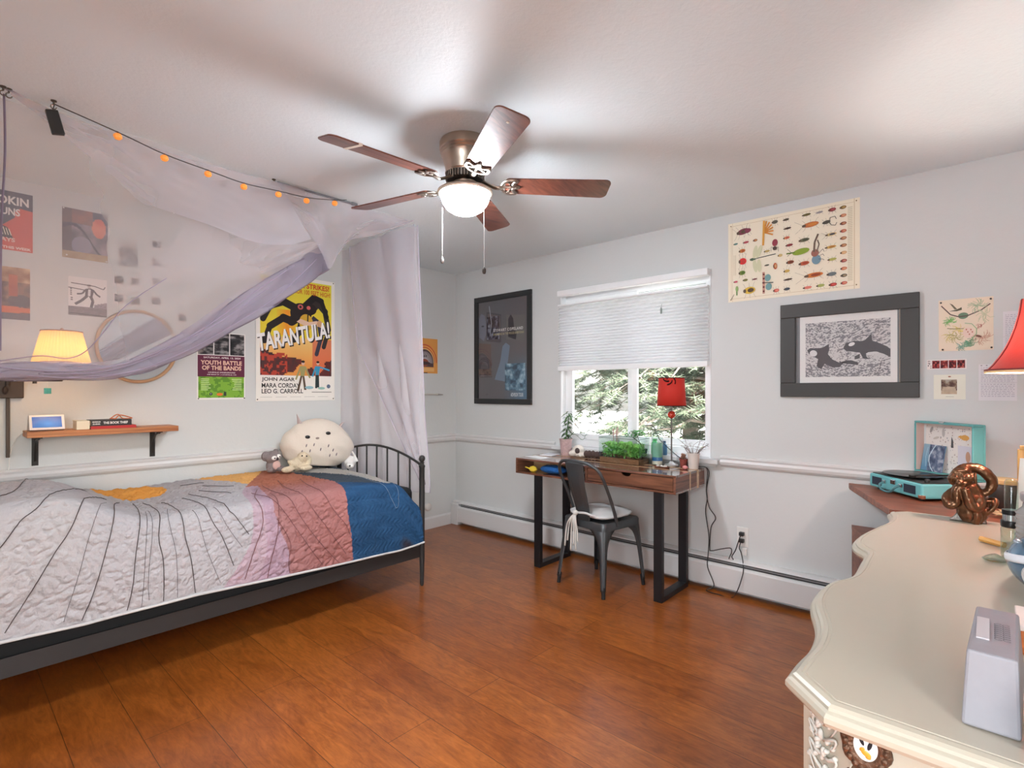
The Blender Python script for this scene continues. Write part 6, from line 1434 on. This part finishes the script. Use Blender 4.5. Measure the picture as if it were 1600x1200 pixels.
c=MB(); c.ell((ex0-.0186,cy_-.001,cz_-.009),(.0012,.0075,.0045),12,8,rot=(.5,0,0)); c.ell((ex0-.0186,cy_+.004,cz_-.004),(.0012,.0045,.003),10,6,rot=(-.7,0,0)); c.ell((ex0-.0186,cy_-.004,cz_-.014),(.0012,.004,.0028),10,6); c.build('gold_petal',mat('petal_gold',(216,150,50),.4),plo,smooth=3)

# ------------------------------------------------------------------ on the dresser
Z=DZ+.0008
# grey wedge-topped box
t=thing('grey_speaker_box',(1.15,.0,Z),'tall grey oblong box with a raised label and script lettering, on the near dresser end','box')
def bp3(x,y,z): return Vector((x,y,z))
a0,a1=1.037,1.272; m=MB(); yl,yr=.032,-.034; lean=.010
vs=[(a0,yl,Z),(a0,yr,Z),(a1+.03,yr-.012,Z),(a1+.03,yl-.012,Z),(a0+lean,yl-.006,Z+.110),(a0+lean,yr+.003,Z+.110),(a1,yr-.004,Z+.110),(a1,yl-.014,Z+.110)]
m.add(vs,[(0,1,2,3),(4,7,6,5),(0,4,5,1),(1,5,6,2),(2,6,7,3),(3,7,4,0)])
M_gb=mat('pearl_grey',(150,147,152),.45,var=.06,vscale=60); m.build('case',M_gb,t,bevel=.004)
A=Art((a0+lean+.030,yl-.012,Z+.1105),(Vector((1,0,0)),Vector((0,0,1))),.1,.05,thick=0,paper=None)
A.U=Vector((0,1,0)); A.o=Vector((0,0,Z+.110)); A.R=Vector((0,-1,0)); A.U=Vector((1,0,0)); A.N=Vector((0,0,1))
m=MB(); m.box((1.105,.0,Z+.110),(1.205,.016,Z+.1125)); m.build('label_plate',mat('plate_pale',(196,190,192),.4),t,bevel=.0005)
A.k=3; P=[(-.006+.010,1.10)]
for r_ in range(2):
    P=[]
    for i in range(60): P.append((.010+.010*r_+.0045*math.sin(i*.9),1.115+.080*i/59+.004*math.cos(i*.9)))
    A.line(P,.0009,(104,98,104))
A.text('A',-.010,1.142,.006,.010,(150,144,148),.02)
A.build('script_lettering',M_pr,t)
# small orange patterned box
t=thing('patterned_box',(1.43,-.09,Z),'small orange and red patterned box with a pale lid behind the grey box','box')
MB().box((1.385,-.15,Z),(1.50,-.042,Z+.045)).build('box_body',mat('pattern_orange',(214,110,56),.5,var=.8,vscale=60),t,bevel=.001)
MB().box((1.380,-.152,Z+.0455),(1.505,-.038,Z+.056)).build('box_lid',mat('box_lid_pink',(232,214,206),.5),t,bevel=.002)
m=MB(); m.lathe([(.030,Z),(.036,Z+.01),(.038,Z+.07),(.030,Z+.09),(0,Z+.094)],(1.010,-.085,0),24); m.build('silver_speaker',mat('satin_silver',(176,184,192),.25,.8),smooth=.9,tags=('small rounded silver object at the very lower right edge beside the grey box','speaker'))
# round clock radio
t=thing('clock_radio',(1.80,-.135,Z),'rounded silver blue portable stereo with grey speaker discs, at the right edge on the dresser','stereo')
M_rad=mat('stereo_blue',(104,132,156),.22,.5); cr=(1.80,-.135,Z+.082)
m=MB(); m.ell(cr,(.105,.105,.080),36,22,fn=lambda d:1-.02*abs(d.z)); m.build('shell',M_rad,t,smooth=3)
m=MB(); m.lathe([(.1065,-.006),(.1075,.0),(.1065,.008),(.1035,.012)],(0,0,0),40,caps=False); M_=Matrix.Translation((cr[0],cr[1],cr[2]+.018))@Euler((math.radians(-8),math.radians(6),0)).to_matrix().to_4x4(); m.xform(M_); m.build('trim_band',mat('band_white',(222,224,230),.3),t,smooth=1,solid=.002,soff=1)
dv=Vector((-.86,.32,-.25)).normalized(); Rm=dv.to_track_quat('Z','Y').to_matrix().to_4x4()
m=MB(); m.lathe([(0,.104),(.03,.105),(.048,.100),(.052,.092),(.050,.086)],(0,0,0),32); m.xform(Matrix.Translation(cr)@Matrix.Diagonal((1,1,.82,1))@Rm); m.build('speaker_disc',mat('disc_grey',(196,190,188),.5),t,smooth=.8)
m=MB(); m.ell((1.735,-.075,Z+.142),(.022,.010,.006),12,8,rot=(0,.5,.4)); m.ell((1.76,-.05,Z+.135),(.014,.009,.005),10,6); m.ell((1.705,-.105,Z+.120),(.010,.02,.006),10,6); m.build('button_panel',mat('button_silver',(176,186,196),.25,.6),t,smooth=3)
# ribbed clear jar on top behind
t=thing('cotton_jar',(1.97,-.115,Z),'cloudy clear ribbed plastic jar behind the stereo','jar')
x,y=1.985,-.115; pr=[]
for i in range(28): pr.append((.062+.0022*(i%2),Z+.004+.165*i/27))
pr=[(.055,Z)]+pr+[(.050,Z+.185),(.048,Z+.20)]
MB().lathe(pr,(x,y,0),32).build('jar_body',mat('cloudy_plastic',(186,182,180),.25,trans=.5,ior=1.3),t,smooth=.6)
MB().lathe([(.052,Z+.2005),(.054,Z+.205),(.054,Z+.222),(.050,Z+.225)],(x,y,0),32).build('jar_lid',mat('lid_smoke',(150,146,148),.3),t,smooth=.7)
# perfume atomiser
t=thing('glass_atomiser',(2.19,-.045,Z),'tall narrow clear glass bottle with two black bands, right of the statue','bottle')
x,y=2.17,-.048
MB().lathe([(.022,Z),(.024,Z+.004),(.024,Z+.085),(.021,Z+.09)],(x,y,0),24).build('glass_body',glass('perfume_glass',(226,238,232),1.6),t,smooth=.9)
MB().lathe([(.0235,Z+.0905),(.0245,Z+.094),(.0245,Z+.108),(.0235,Z+.110)],(x,y,0),24).build('lower_band',mat('band_black',(46,44,44),.3,.5),t,smooth=.9)
MB().lathe([(.020,Z+.1105),(.020,Z+.128)],(x,y,0),24).build('collar',mat('collar_silver',(196,204,204),.2,.8),t,smooth=.9)
MB().lathe([(.0215,Z+.1285),(.0215,Z+.142)],(x,y,0),24).build('upper_band',mat('band_black',(46,44,44),.3,.5),t,smooth=.9)
MB().lathe([(.016,Z+.1425),(.016,Z+.225),(.012,Z+.232),(0,Z+.234)],(x,y,0),20).build('glass_cap',glass('perfume_glass',(226,238,232),1.6),t,smooth=.9)
m=MB(); m.lathe([(.026,Z),(.030,Z+.003),(.022,Z+.010),(.006,Z+.018),(0,Z+.018)],(2.10,-.012,0),20); m.build('glass_dish',glass('perfume_glass',(226,238,232),1.6),smooth=.9,tags=('little clear glass dish in front of the tall glass bottle','dish'))
m=MB(); m.tube([(2.33,.022,Z+.0095),(2.28,-.035,Z+.0095)],.009,6); m.build('wood_block',mat('honey_wood',(214,160,84),.5),tags=('short honey coloured wooden peg lying beyond the glass bottle','peg'))
# frame on edge: wooden board and white panel
t=thing('wooden_easel_frame',(2.42,-.12,Z),'upright honey wood frame with a white edged canvas at the right picture edge','frame')
m=MB(); m.box((2.40,-.150,Z),(2.425,-.068,1.105)); m.box((2.40,-.155,1.105),(2.425,-.074,1.118)); m.build('wood_post',wood('honey_post',(222,170,96),(190,130,64),'Z',.5,2,6),t,bevel=.002)
m=MB(); m.add([(2.37,-.057,Z),(2.376,-.057,Z),(2.376,-.30,Z),(2.37,-.30,Z),(2.37,-.073,1.08),(2.376,-.073,1.08),(2.376,-.30,1.08),(2.37,-.30,1.08)],[(0,1,2,3),(4,7,6,5),(0,4,5,1),(1,5,6,2),(2,6,7,3),(3,7,4,0)]); m.build('canvas_panel',mat('canvas_white',(226,220,212),.7),t)
# bronze sculpture
t=thing('bronze_sculpture',(2.655,.05,Z),'bronze sculpture of a horned figure with hands to its mouth, on the far dresser corner','sculpture')
M_brz=mat('bronze_cast',(112,80,58),.28,.85,bump=.12,bscale=60,var=.25,vscale=30)
def sp_(u,v,off=0): # image-plane sketch of the piece: u right, v up in metres from its base, off towards the room
    return Vector((2.655-off+ .06*u, .050-u*.86, Z+v))
m=MB()
m.ell(sp_(-.0,.035),(.036,.046,.050),20,14); m.ell(sp_(-.008,.080),(.040,.050,.052),20,14); m.ell(sp_(-.018,.120),(.036,.044,.040),18,12)
for k in range(7): m.tube(spline([sp_(-.060+.012*k,.188,.02),sp_(-.066+.013*k,.172,.040),sp_(-.070+.014*k,.150+.01*(k%2),.036)],4),.0055,6)
m.tube(spline([sp_(.0,.0),sp_(.005,.03),sp_(.0,.07)],5),[.034]*11,10)
m.ell(sp_(-.038,.160,.01),(.034,.038,.034),20,14)            # head
m.tube(spline([sp_(-.055,.178,.01),sp_(-.030,.200,.01),sp_(.010,.206,0),sp_(.045,.190,0),sp_(.066,.160,0),sp_(.058,.128,0),sp_(.030,.105,0)],6),[.017-.004*i/36+.004*math.sin(PI*i/36) for i in range(37)],10)  # great horn curving back
m.tube(spline([sp_(-.068,.165,.02),sp_(-.055,.190,.03),sp_(-.020,.196,.03),sp_(.0,.180,.02)],6),.009,8)
m.tube(spline([sp_(-.060,.112,.0),sp_(-.085,.088,.015),sp_(-.075,.060,.03),sp_(-.050,.075,.035),sp_(-.050,.115,.035),sp_(-.040,.135,.032)],6),[.016]*31,10)
m.tube(spline([sp_(.015,.112,.01),sp_(.030,.075,.025),sp_(.008,.060,.04),sp_(-.010,.090,.042),sp_(-.022,.130,.040)],6),[.017]*25,10)
for k in range(4): m.tube([sp_(-.045+.008*k,.128,.040),sp_(-.050+.010*k,.152,.045)],.0042,6)
for s_ in (-.052,-.024): m.ell(sp_(s_,.166,.040),(.008,.010,.008),10,8)
m.ell(sp_(-.040,.150,.045),(.010,.012,.010),10,8); m.tube([sp_(-.055,.182,.034),sp_(-.022,.182,.034)],.006,8)
m.tube(spline([sp_(.025,.02,.0),sp_(.050,.040,.01),sp_(.075,.070,.01),sp_(.078,.090,.0),sp_(.060,.088,-.01),sp_(.050,.062,0)],6),.009,8)
m.tube(spline([sp_(.03,.06,.01),sp_(.055,.085,.01),sp_(.085,.078,0)],5),.006,8)
m.tube(spline([sp_(.01,.0,.03),sp_(.02,.03,.035),sp_(.005,.055,.03)],5),.014,8)
fo_=m.build('figure',M_brz,t,remesh=.0026)
tx_=bpy.data.textures.new('cast_lumps','CLOUDS'); tx_.noise_scale=.016; dm_=fo_.modifiers.new('d','DISPLACE'); dm_.texture=tx_; dm_.texture_coords='LOCAL'; dm_.strength=.004; dm_.mid_level=.5
m=MB(); P=[sp_(-.078,.0,.015),sp_(.052,.0,.015),sp_(.050,.0,-.04),sp_(-.07,.0,-.04),sp_(-.030,.055,.01),sp_(.015,.055,.01),sp_(.015,.055,-.03),sp_(-.030,.055,-.03)]
m.add(P,[(0,1,2,3),(4,7,6,5),(0,4,5,1),(1,5,6,2),(2,6,7,3),(3,7,4,0)]); m.build('rock_base',mat('patina_grey',(122,118,112),.4,.6,bump=.5,bscale=60),t,bevel=.004)
# red bell shade lamp
cx,cy=2.575,-.16
cx,cy=2.60,-.185
t=thing('bell_shade_lamp',(cx,cy,Z),'table lamp with a large red silk bell shade, cut off by the right picture edge','lamp')
cy=-.182; cx=2.575
MB().lathe([(.07,Z),(.072,Z+.01),(.05,Z+.025),(.02,Z+.04),(.018,Z+.10),(.035,Z+.17),(.045,Z+.24),(.035,Z+.32),(.015,Z+.37),(.012,Z+.48),(.010,Z+.62)],(cx,cy,0),32).build('base',mat('lamp_brass',(150,120,84),.35,.7),t,smooth=.9)
M_red=mat('red_silk',(158,44,38),.55,sheen=.2,bump=.05,bscale=120); nt=M_red.node_tree; tr=nt.nodes.new('ShaderNodeBsdfTranslucent'); tr.inputs[0].default_value=lin((170,46,36)); mxs=nt.nodes.new('ShaderNodeMixShader'); mxs.inputs[0].default_value=.07
nt.links.new(nt.nodes['Principled BSDF'].outputs[0],mxs.inputs[1]); nt.links.new(tr.outputs[0],mxs.inputs[2]); nt.links.new(mxs.outputs[0],nt.nodes['Material Output'].inputs[0])
ZB=1.368; prof=[(.196,ZB),(.178,ZB+.022),(.160,ZB+.050),(.144,ZB+.080),(.130,ZB+.115),(.118,ZB+.155),(.108,ZB+.20),(.102,ZB+.25)]
m=MB(); m.lathe(prof,(cx,cy,0),64,caps=False); m.build('shade',M_red,t,smooth=3)
m=MB()
for r_,z in ((.1965,ZB-.003),): m.lathe([(r_,z-.003),(r_+.002,z),(r_,z+.005)],(cx,cy,0),64,caps=False)
m.build('shade_binding',mat('gold_trim',(232,196,146),.6),t,smooth=1,solid=.002)
m=MB(); 
for k in range(8):
    a=2*PI*k/8+.3; m.tube([(cx+(r_+.001)*math.cos(a),cy+(r_+.001)*math.sin(a),z) for r_,z in prof],.0022,6)
m.lathe([(.1975,ZB+.001),(.1985,ZB+.004),(.1965,ZB+.007)],(cx,cy,0),64,caps=False); m.build('shade_piping',mat('dark_red_piping',(120,34,30),.6),t,smooth=1)
MB().ell((cx,cy,ZB+.11),(.032,.032,.045),16,12).build('light_bulb',mat('warm_bulb2',(255,230,190),.3,emit=(255,242,230),es=230),t,smooth=3)
MB().tube([(cx,cy,Z+.60),(cx,cy,ZB+.075)],.014,12).build('socket',mat('socket_brass',(160,130,80),.3,.8),t)

# ------------------------------------------------------------------ corner table with record player
M_rw=wood('red_walnut',(150,88,62),(104,54,38),'Y',.4,1.6,6); TZ2=.79
P=[(3.395,.575),(3.345,.562),(2.76,.318),(2.76,-.52),(3.395,-.52)]
t=thing('corner_table',(3.08,0,0),'reddish wood corner table with a lower shelf, behind the far end of the dresser','table')
MB().prism(P,TZ2-.028,TZ2).build('table_top',M_rw,t,bevel=.002)
P2=[(3.385,.560),(3.345,.552),(2.80,.318),(2.80,-.50),(3.385,-.50)]
MB().prism(P2,.545,.565).build('lower_shelf',M_rw,t)
m=MB(); m.add([(3.345,.552,.25),(2.80,.318,.25),(2.80,.318,.545),(3.345,.552,.545),(3.353,.536,.25),(2.808,.302,.25),(2.808,.302,.545),(3.353,.536,.545)],[(0,1,2,3),(4,7,6,5),(0,4,5,1),(1,5,6,2),(2,6,7,3),(3,7,4,0)]); m.build('front_panel',M_rw,t)
for x,y in ((3.350,.510),(2.81,.25),(2.81,-.50),(3.365,-.50)): MB().box((x,y,0),(x+.03,y+.03,.545 if y>.5 else TZ2-.028)).build('leg',M_rw,t)
RP=Vector((3.172,.348,TZ2)); rz=math.radians(222)
rp=thing('record_player',tuple(RP),'open turquoise suitcase record player on the corner table','record player',rz=rz)
M_tq=mat('turquoise_leatherette',(112,186,190),.5,bump=.2,bscale=400); M_tqd=mat('turquoise_lid',(100,172,172),.5,bump=.2,bscale=400); M_blk=mat('black_plastic',(40,38,36),.45)
w2=.178; dp=.235
MB().box((-w2,0,.012),(w2,dp,.080)).build('base_case',M_tq,rp,local=True,bevel=.008)
for x in (-w2+.04,w2-.04):
    for y in (.03,dp-.03): MB().lathe([(.010,.0),(.012,.004),(.012,.012)],(x,y,0),12).build('foot',M_blk,rp,local=True)
MB().box((-w2+.010,.010,.0795),(w2-.010,dp-.008,.084)).build('deck',M_blk,rp,local=True,bevel=.002)
MB().lathe([(.094,.0845),(.096,.087),(.096,.092),(.094,.093)],(-.040,.122,0),48).build('platter',mat('platter_dark',(50,46,44),.35,.4),rp,local=True,smooth=.8)
for x0,x1 in ((-.155,-.085),(.065,.140)):
    g=MB(); g.box((x0,-.0015,.026),(x1,.001,.066)); g.build('speaker_grille',mat('grille_navy',(38,48,66),.7,bump=.6,bscale=700),rp,local=True,bevel=.001)
m=MB(); m.tube(spline([(-.058,-.006,.052),(-.056,-.030,.040),(-.040,-.036,.020),(0,-.038,.014),(.030,-.036,.020),(.046,-.030,.040),(.048,-.006,.052)],6),.0055,8); m.build('carry_handle',mat('handle_teal',(64,110,116),.4),rp,local=True,smooth=1)
m=MB()
for x in (-.060,.050): m.box((x-.010,-.009,.044),(x+.010,.0,.060))
m.box((-.016,-.008,.050),(.016,.0,.072)); m.build('clasps',mat('chrome',(206,208,208),.15,1.0),rp,local=True,bevel=.002)
m=MB(); m.box((w2-.024,-.002,.012),(w2+.002,.018,.030)); m.build('corner_guard',mat('copper_guard',(196,150,124),.25,.9),rp,local=True,bevel=.004)
m=MB(); m.tube([(.120,.190,.092),(.120,.190,.110)],.012,12); m.tube(spline([(.120,.190,.112),(.118,.12,.112),(.098,.055,.108),(.075,.040,.102)],5),.004,8); m.box((.060,.028,.096),(.082,.046,.106)); m.build('tone_arm',mat('arm_black',(52,48,46),.3,.5),rp,local=True,smooth=1)
m=MB(); [m.lathe([(.010,.084),(.010,.094),(.008,.096)],(x,y,0),14) for x,y in ((.120,.07),(.145,.05))]; m.build('knob',M_blk,rp,local=True)
# lid: stands upright at the back, open side to the front
lz0,lz1=.088,.352; d0,d1=dp-.002,dp+.058
m=MB(); th=.010
m.box((-w2,d1-th,lz0),(w2,d1,lz1)); m.box((-w2,d0,lz0),(w2,d1-th,lz0+th)); m.box((-w2,d0,lz1-th),(w2,d1-th,lz1)); m.box((-w2,d0,lz0+th),(-w2+th,d1-th,lz1-th)); m.box((w2-th,d0,lz0+th),(w2,d1-th,lz1-th))
lid=m.build('lid_shell',M_tqd,rp,local=True,bevel=.004)
m=MB(); e=.0006
m.box((-w2+th+e,d0+.004,lz0+th+e),(-w2+th+.0025,d1-th-.003,lz1-th-e)); m.box((w2-th-.0025,d0+.004,lz0+th+e),(w2-th-e,d1-th-.003,lz1-th-e)); m.box((-w2+th+.003,d0+.004,lz1-th-.0025),(w2-th-.003,d1-th-.003,lz1-th-e)); m.build('lid_lining',mat('lining_pink',(214,190,180),.7),lid,local=True)
m=MB(); m.box((-.014,d0-.004,lz1-.004),(.014,d0+.008,lz1+.006)); m.build('lid_clasp',mat('chrome',(206,208,208),.15,1.0),lid,local=True,bevel=.002)
A=Art((0,0,0),(Vector((1,0,0)),Vector((0,-1,0))),2*w2-2*th-.004,lz1-lz0-2*th-.003,thick=.001,paper=(236,230,224)); A.o=Vector((-w2+th+.002,d1-th,lz0+th+.001)); A.U=Vector((0,0,1)); A.v=[]; A.f=[]; A.m=[]; A.c=[]
W_,H_=A.w,A.h; A.add([A.P(a,b,q) for q in (-.0008,0) for a,b in ((0,0),(W_,0),(W_,H_),(0,H_))],[(0,3,2,1),(4,5,6,7),(0,1,5,4),(1,2,6,5),(2,3,7,6),(3,0,4,7)],lin((236,230,224)))
rnd=random.Random(8)
for i in range(150): A.ellp(rnd.uniform(.01,W_-.01),rnd.uniform(.01,H_-.01),rnd.uniform(.0015,.004),rnd.uniform(.0015,.004),rnd.choice([(170,150,140),(190,176,170),(150,150,156),(206,180,160)]),rnd.random()*3,7)
A.ellp(.245,.185,.024,.013,(222,166,90),0); A.poly([(.205,.188),(.225,.196),(.225,.178)],(222,166,90)); A.poly([(.165,.13),(.180,.13),(.178,.165),(.168,.185)],(90,88,90)); A.ellp(.12,.20,.009,.022,(196,190,186)); A.ellp(.075,.17,.02,.006,(206,196,186),.3); A.ellp(.045,.21,.008,.018,(170,160,156),-.5)
A.rect(.205,.0,.325,.145,(222,218,226)); A.ellp(.262,.095,.013,.026,(206,160,134)); A.ellp(.296,.085,.014,.030,(50,46,50),.1); A.ellp(.300,.165,.02,.006,(222,190,190))
A.build('lid_pattern',M_pr,lid,local=True)
# record sleeve leaning in the lid, record on the platter
sl2=MB(); M3=Matrix.Translation(RP)@Matrix.Rotation(rz,4,'Z')
A=Art((0,0,0),(Vector((1,0,0)),Vector((0,-1,0))),.135,.135,thick=.003,paper=None); A.U=Vector((0,.16,1)).normalized(); A.N=A.R.cross(A.U)*-1; A.N=Vector((0,-1,.16)).normalized(); A.o=Vector((-w2+.022,d0+.020,lz0+th+.002))
A.add([A.P(a,b,q) for q in (-.003,0) for a,b in ((0,0),(.135,0),(.135,.135),(0,.135))],[(0,3,2,1),(4,5,6,7),(0,1,5,4),(1,2,6,5),(2,3,7,6),(3,0,4,7)],lin((96,140,170)))
A.patch(0,0,.135,.135,24,24,lambda u,v: mixc((92,140,172),(150,180,196),v) if u<.3 else photo(151,[(60,76,104),(96,110,136),(170,176,190)],7,2.2)(u,v)); A.line([(.075,.135),(.06,.11),(.045,.08),(.045,.05),(.06,.02),(.08,0)],.004,(214,236,244)); A.line([(.028,.12),(.022,.07),(.03,.02)],.002,(190,220,232))
A.xform(M3); A.build('record_sleeve',M_prg,tags=('small blue record sleeve leaning inside the lid of the record player','record sleeve'))
m=MB(); m.lathe([(.003,.0935),(.030,.0940),(.031,.0938),(.1235,.0938),(.1245,.0946),(.1235,.0955),(.034,.0955),(.033,.0958),(.003,.0958)],(-.040,.122,0),72); m.xform(M3); rec=m.build('vinyl_record',mat('vinyl_black',(34,32,30),.28,spec=.6),smooth=.7,tags=('black vinyl record lying on the platter of the record player','record'))
t=thing('round_canister',(3.13,-.015,TZ2),'black round canister with a light wooden lid, behind the bronze sculpture','canister')
x,y=3.145,-.050; MB().lathe([(.050,TZ2+.0005),(.054,TZ2+.006),(.054,TZ2+.098),(.050,TZ2+.104)],(x,y,0),32).build('canister_body',mat('canister_black',(46,38,34),.4),t,smooth=.8); MB().lathe([(.055,TZ2+.1045),(.057,TZ2+.108),(.057,TZ2+.122),(.052,TZ2+.126)],(x,y,0),32).build('wood_lid',mat('lid_maple',(206,170,120),.5),t,smooth=.8)
m=MB(); rnd=random.Random(3)
for k in range(9):
    a=rnd.uniform(0,PI); c_=Vector((2.90+rnd.uniform(-.05,.05),-.045+rnd.uniform(-.03,.03),TZ2+.004+.0018*k)); m.obox(c_,(.09,.008,.0016),rz=a)
m.build('wooden_craft_sticks',mat('stick_maple',(214,186,142),.6),tags=('loose pile of pale wooden craft sticks beside the sculpture on the corner table','craft sticks',None,'stuff'))
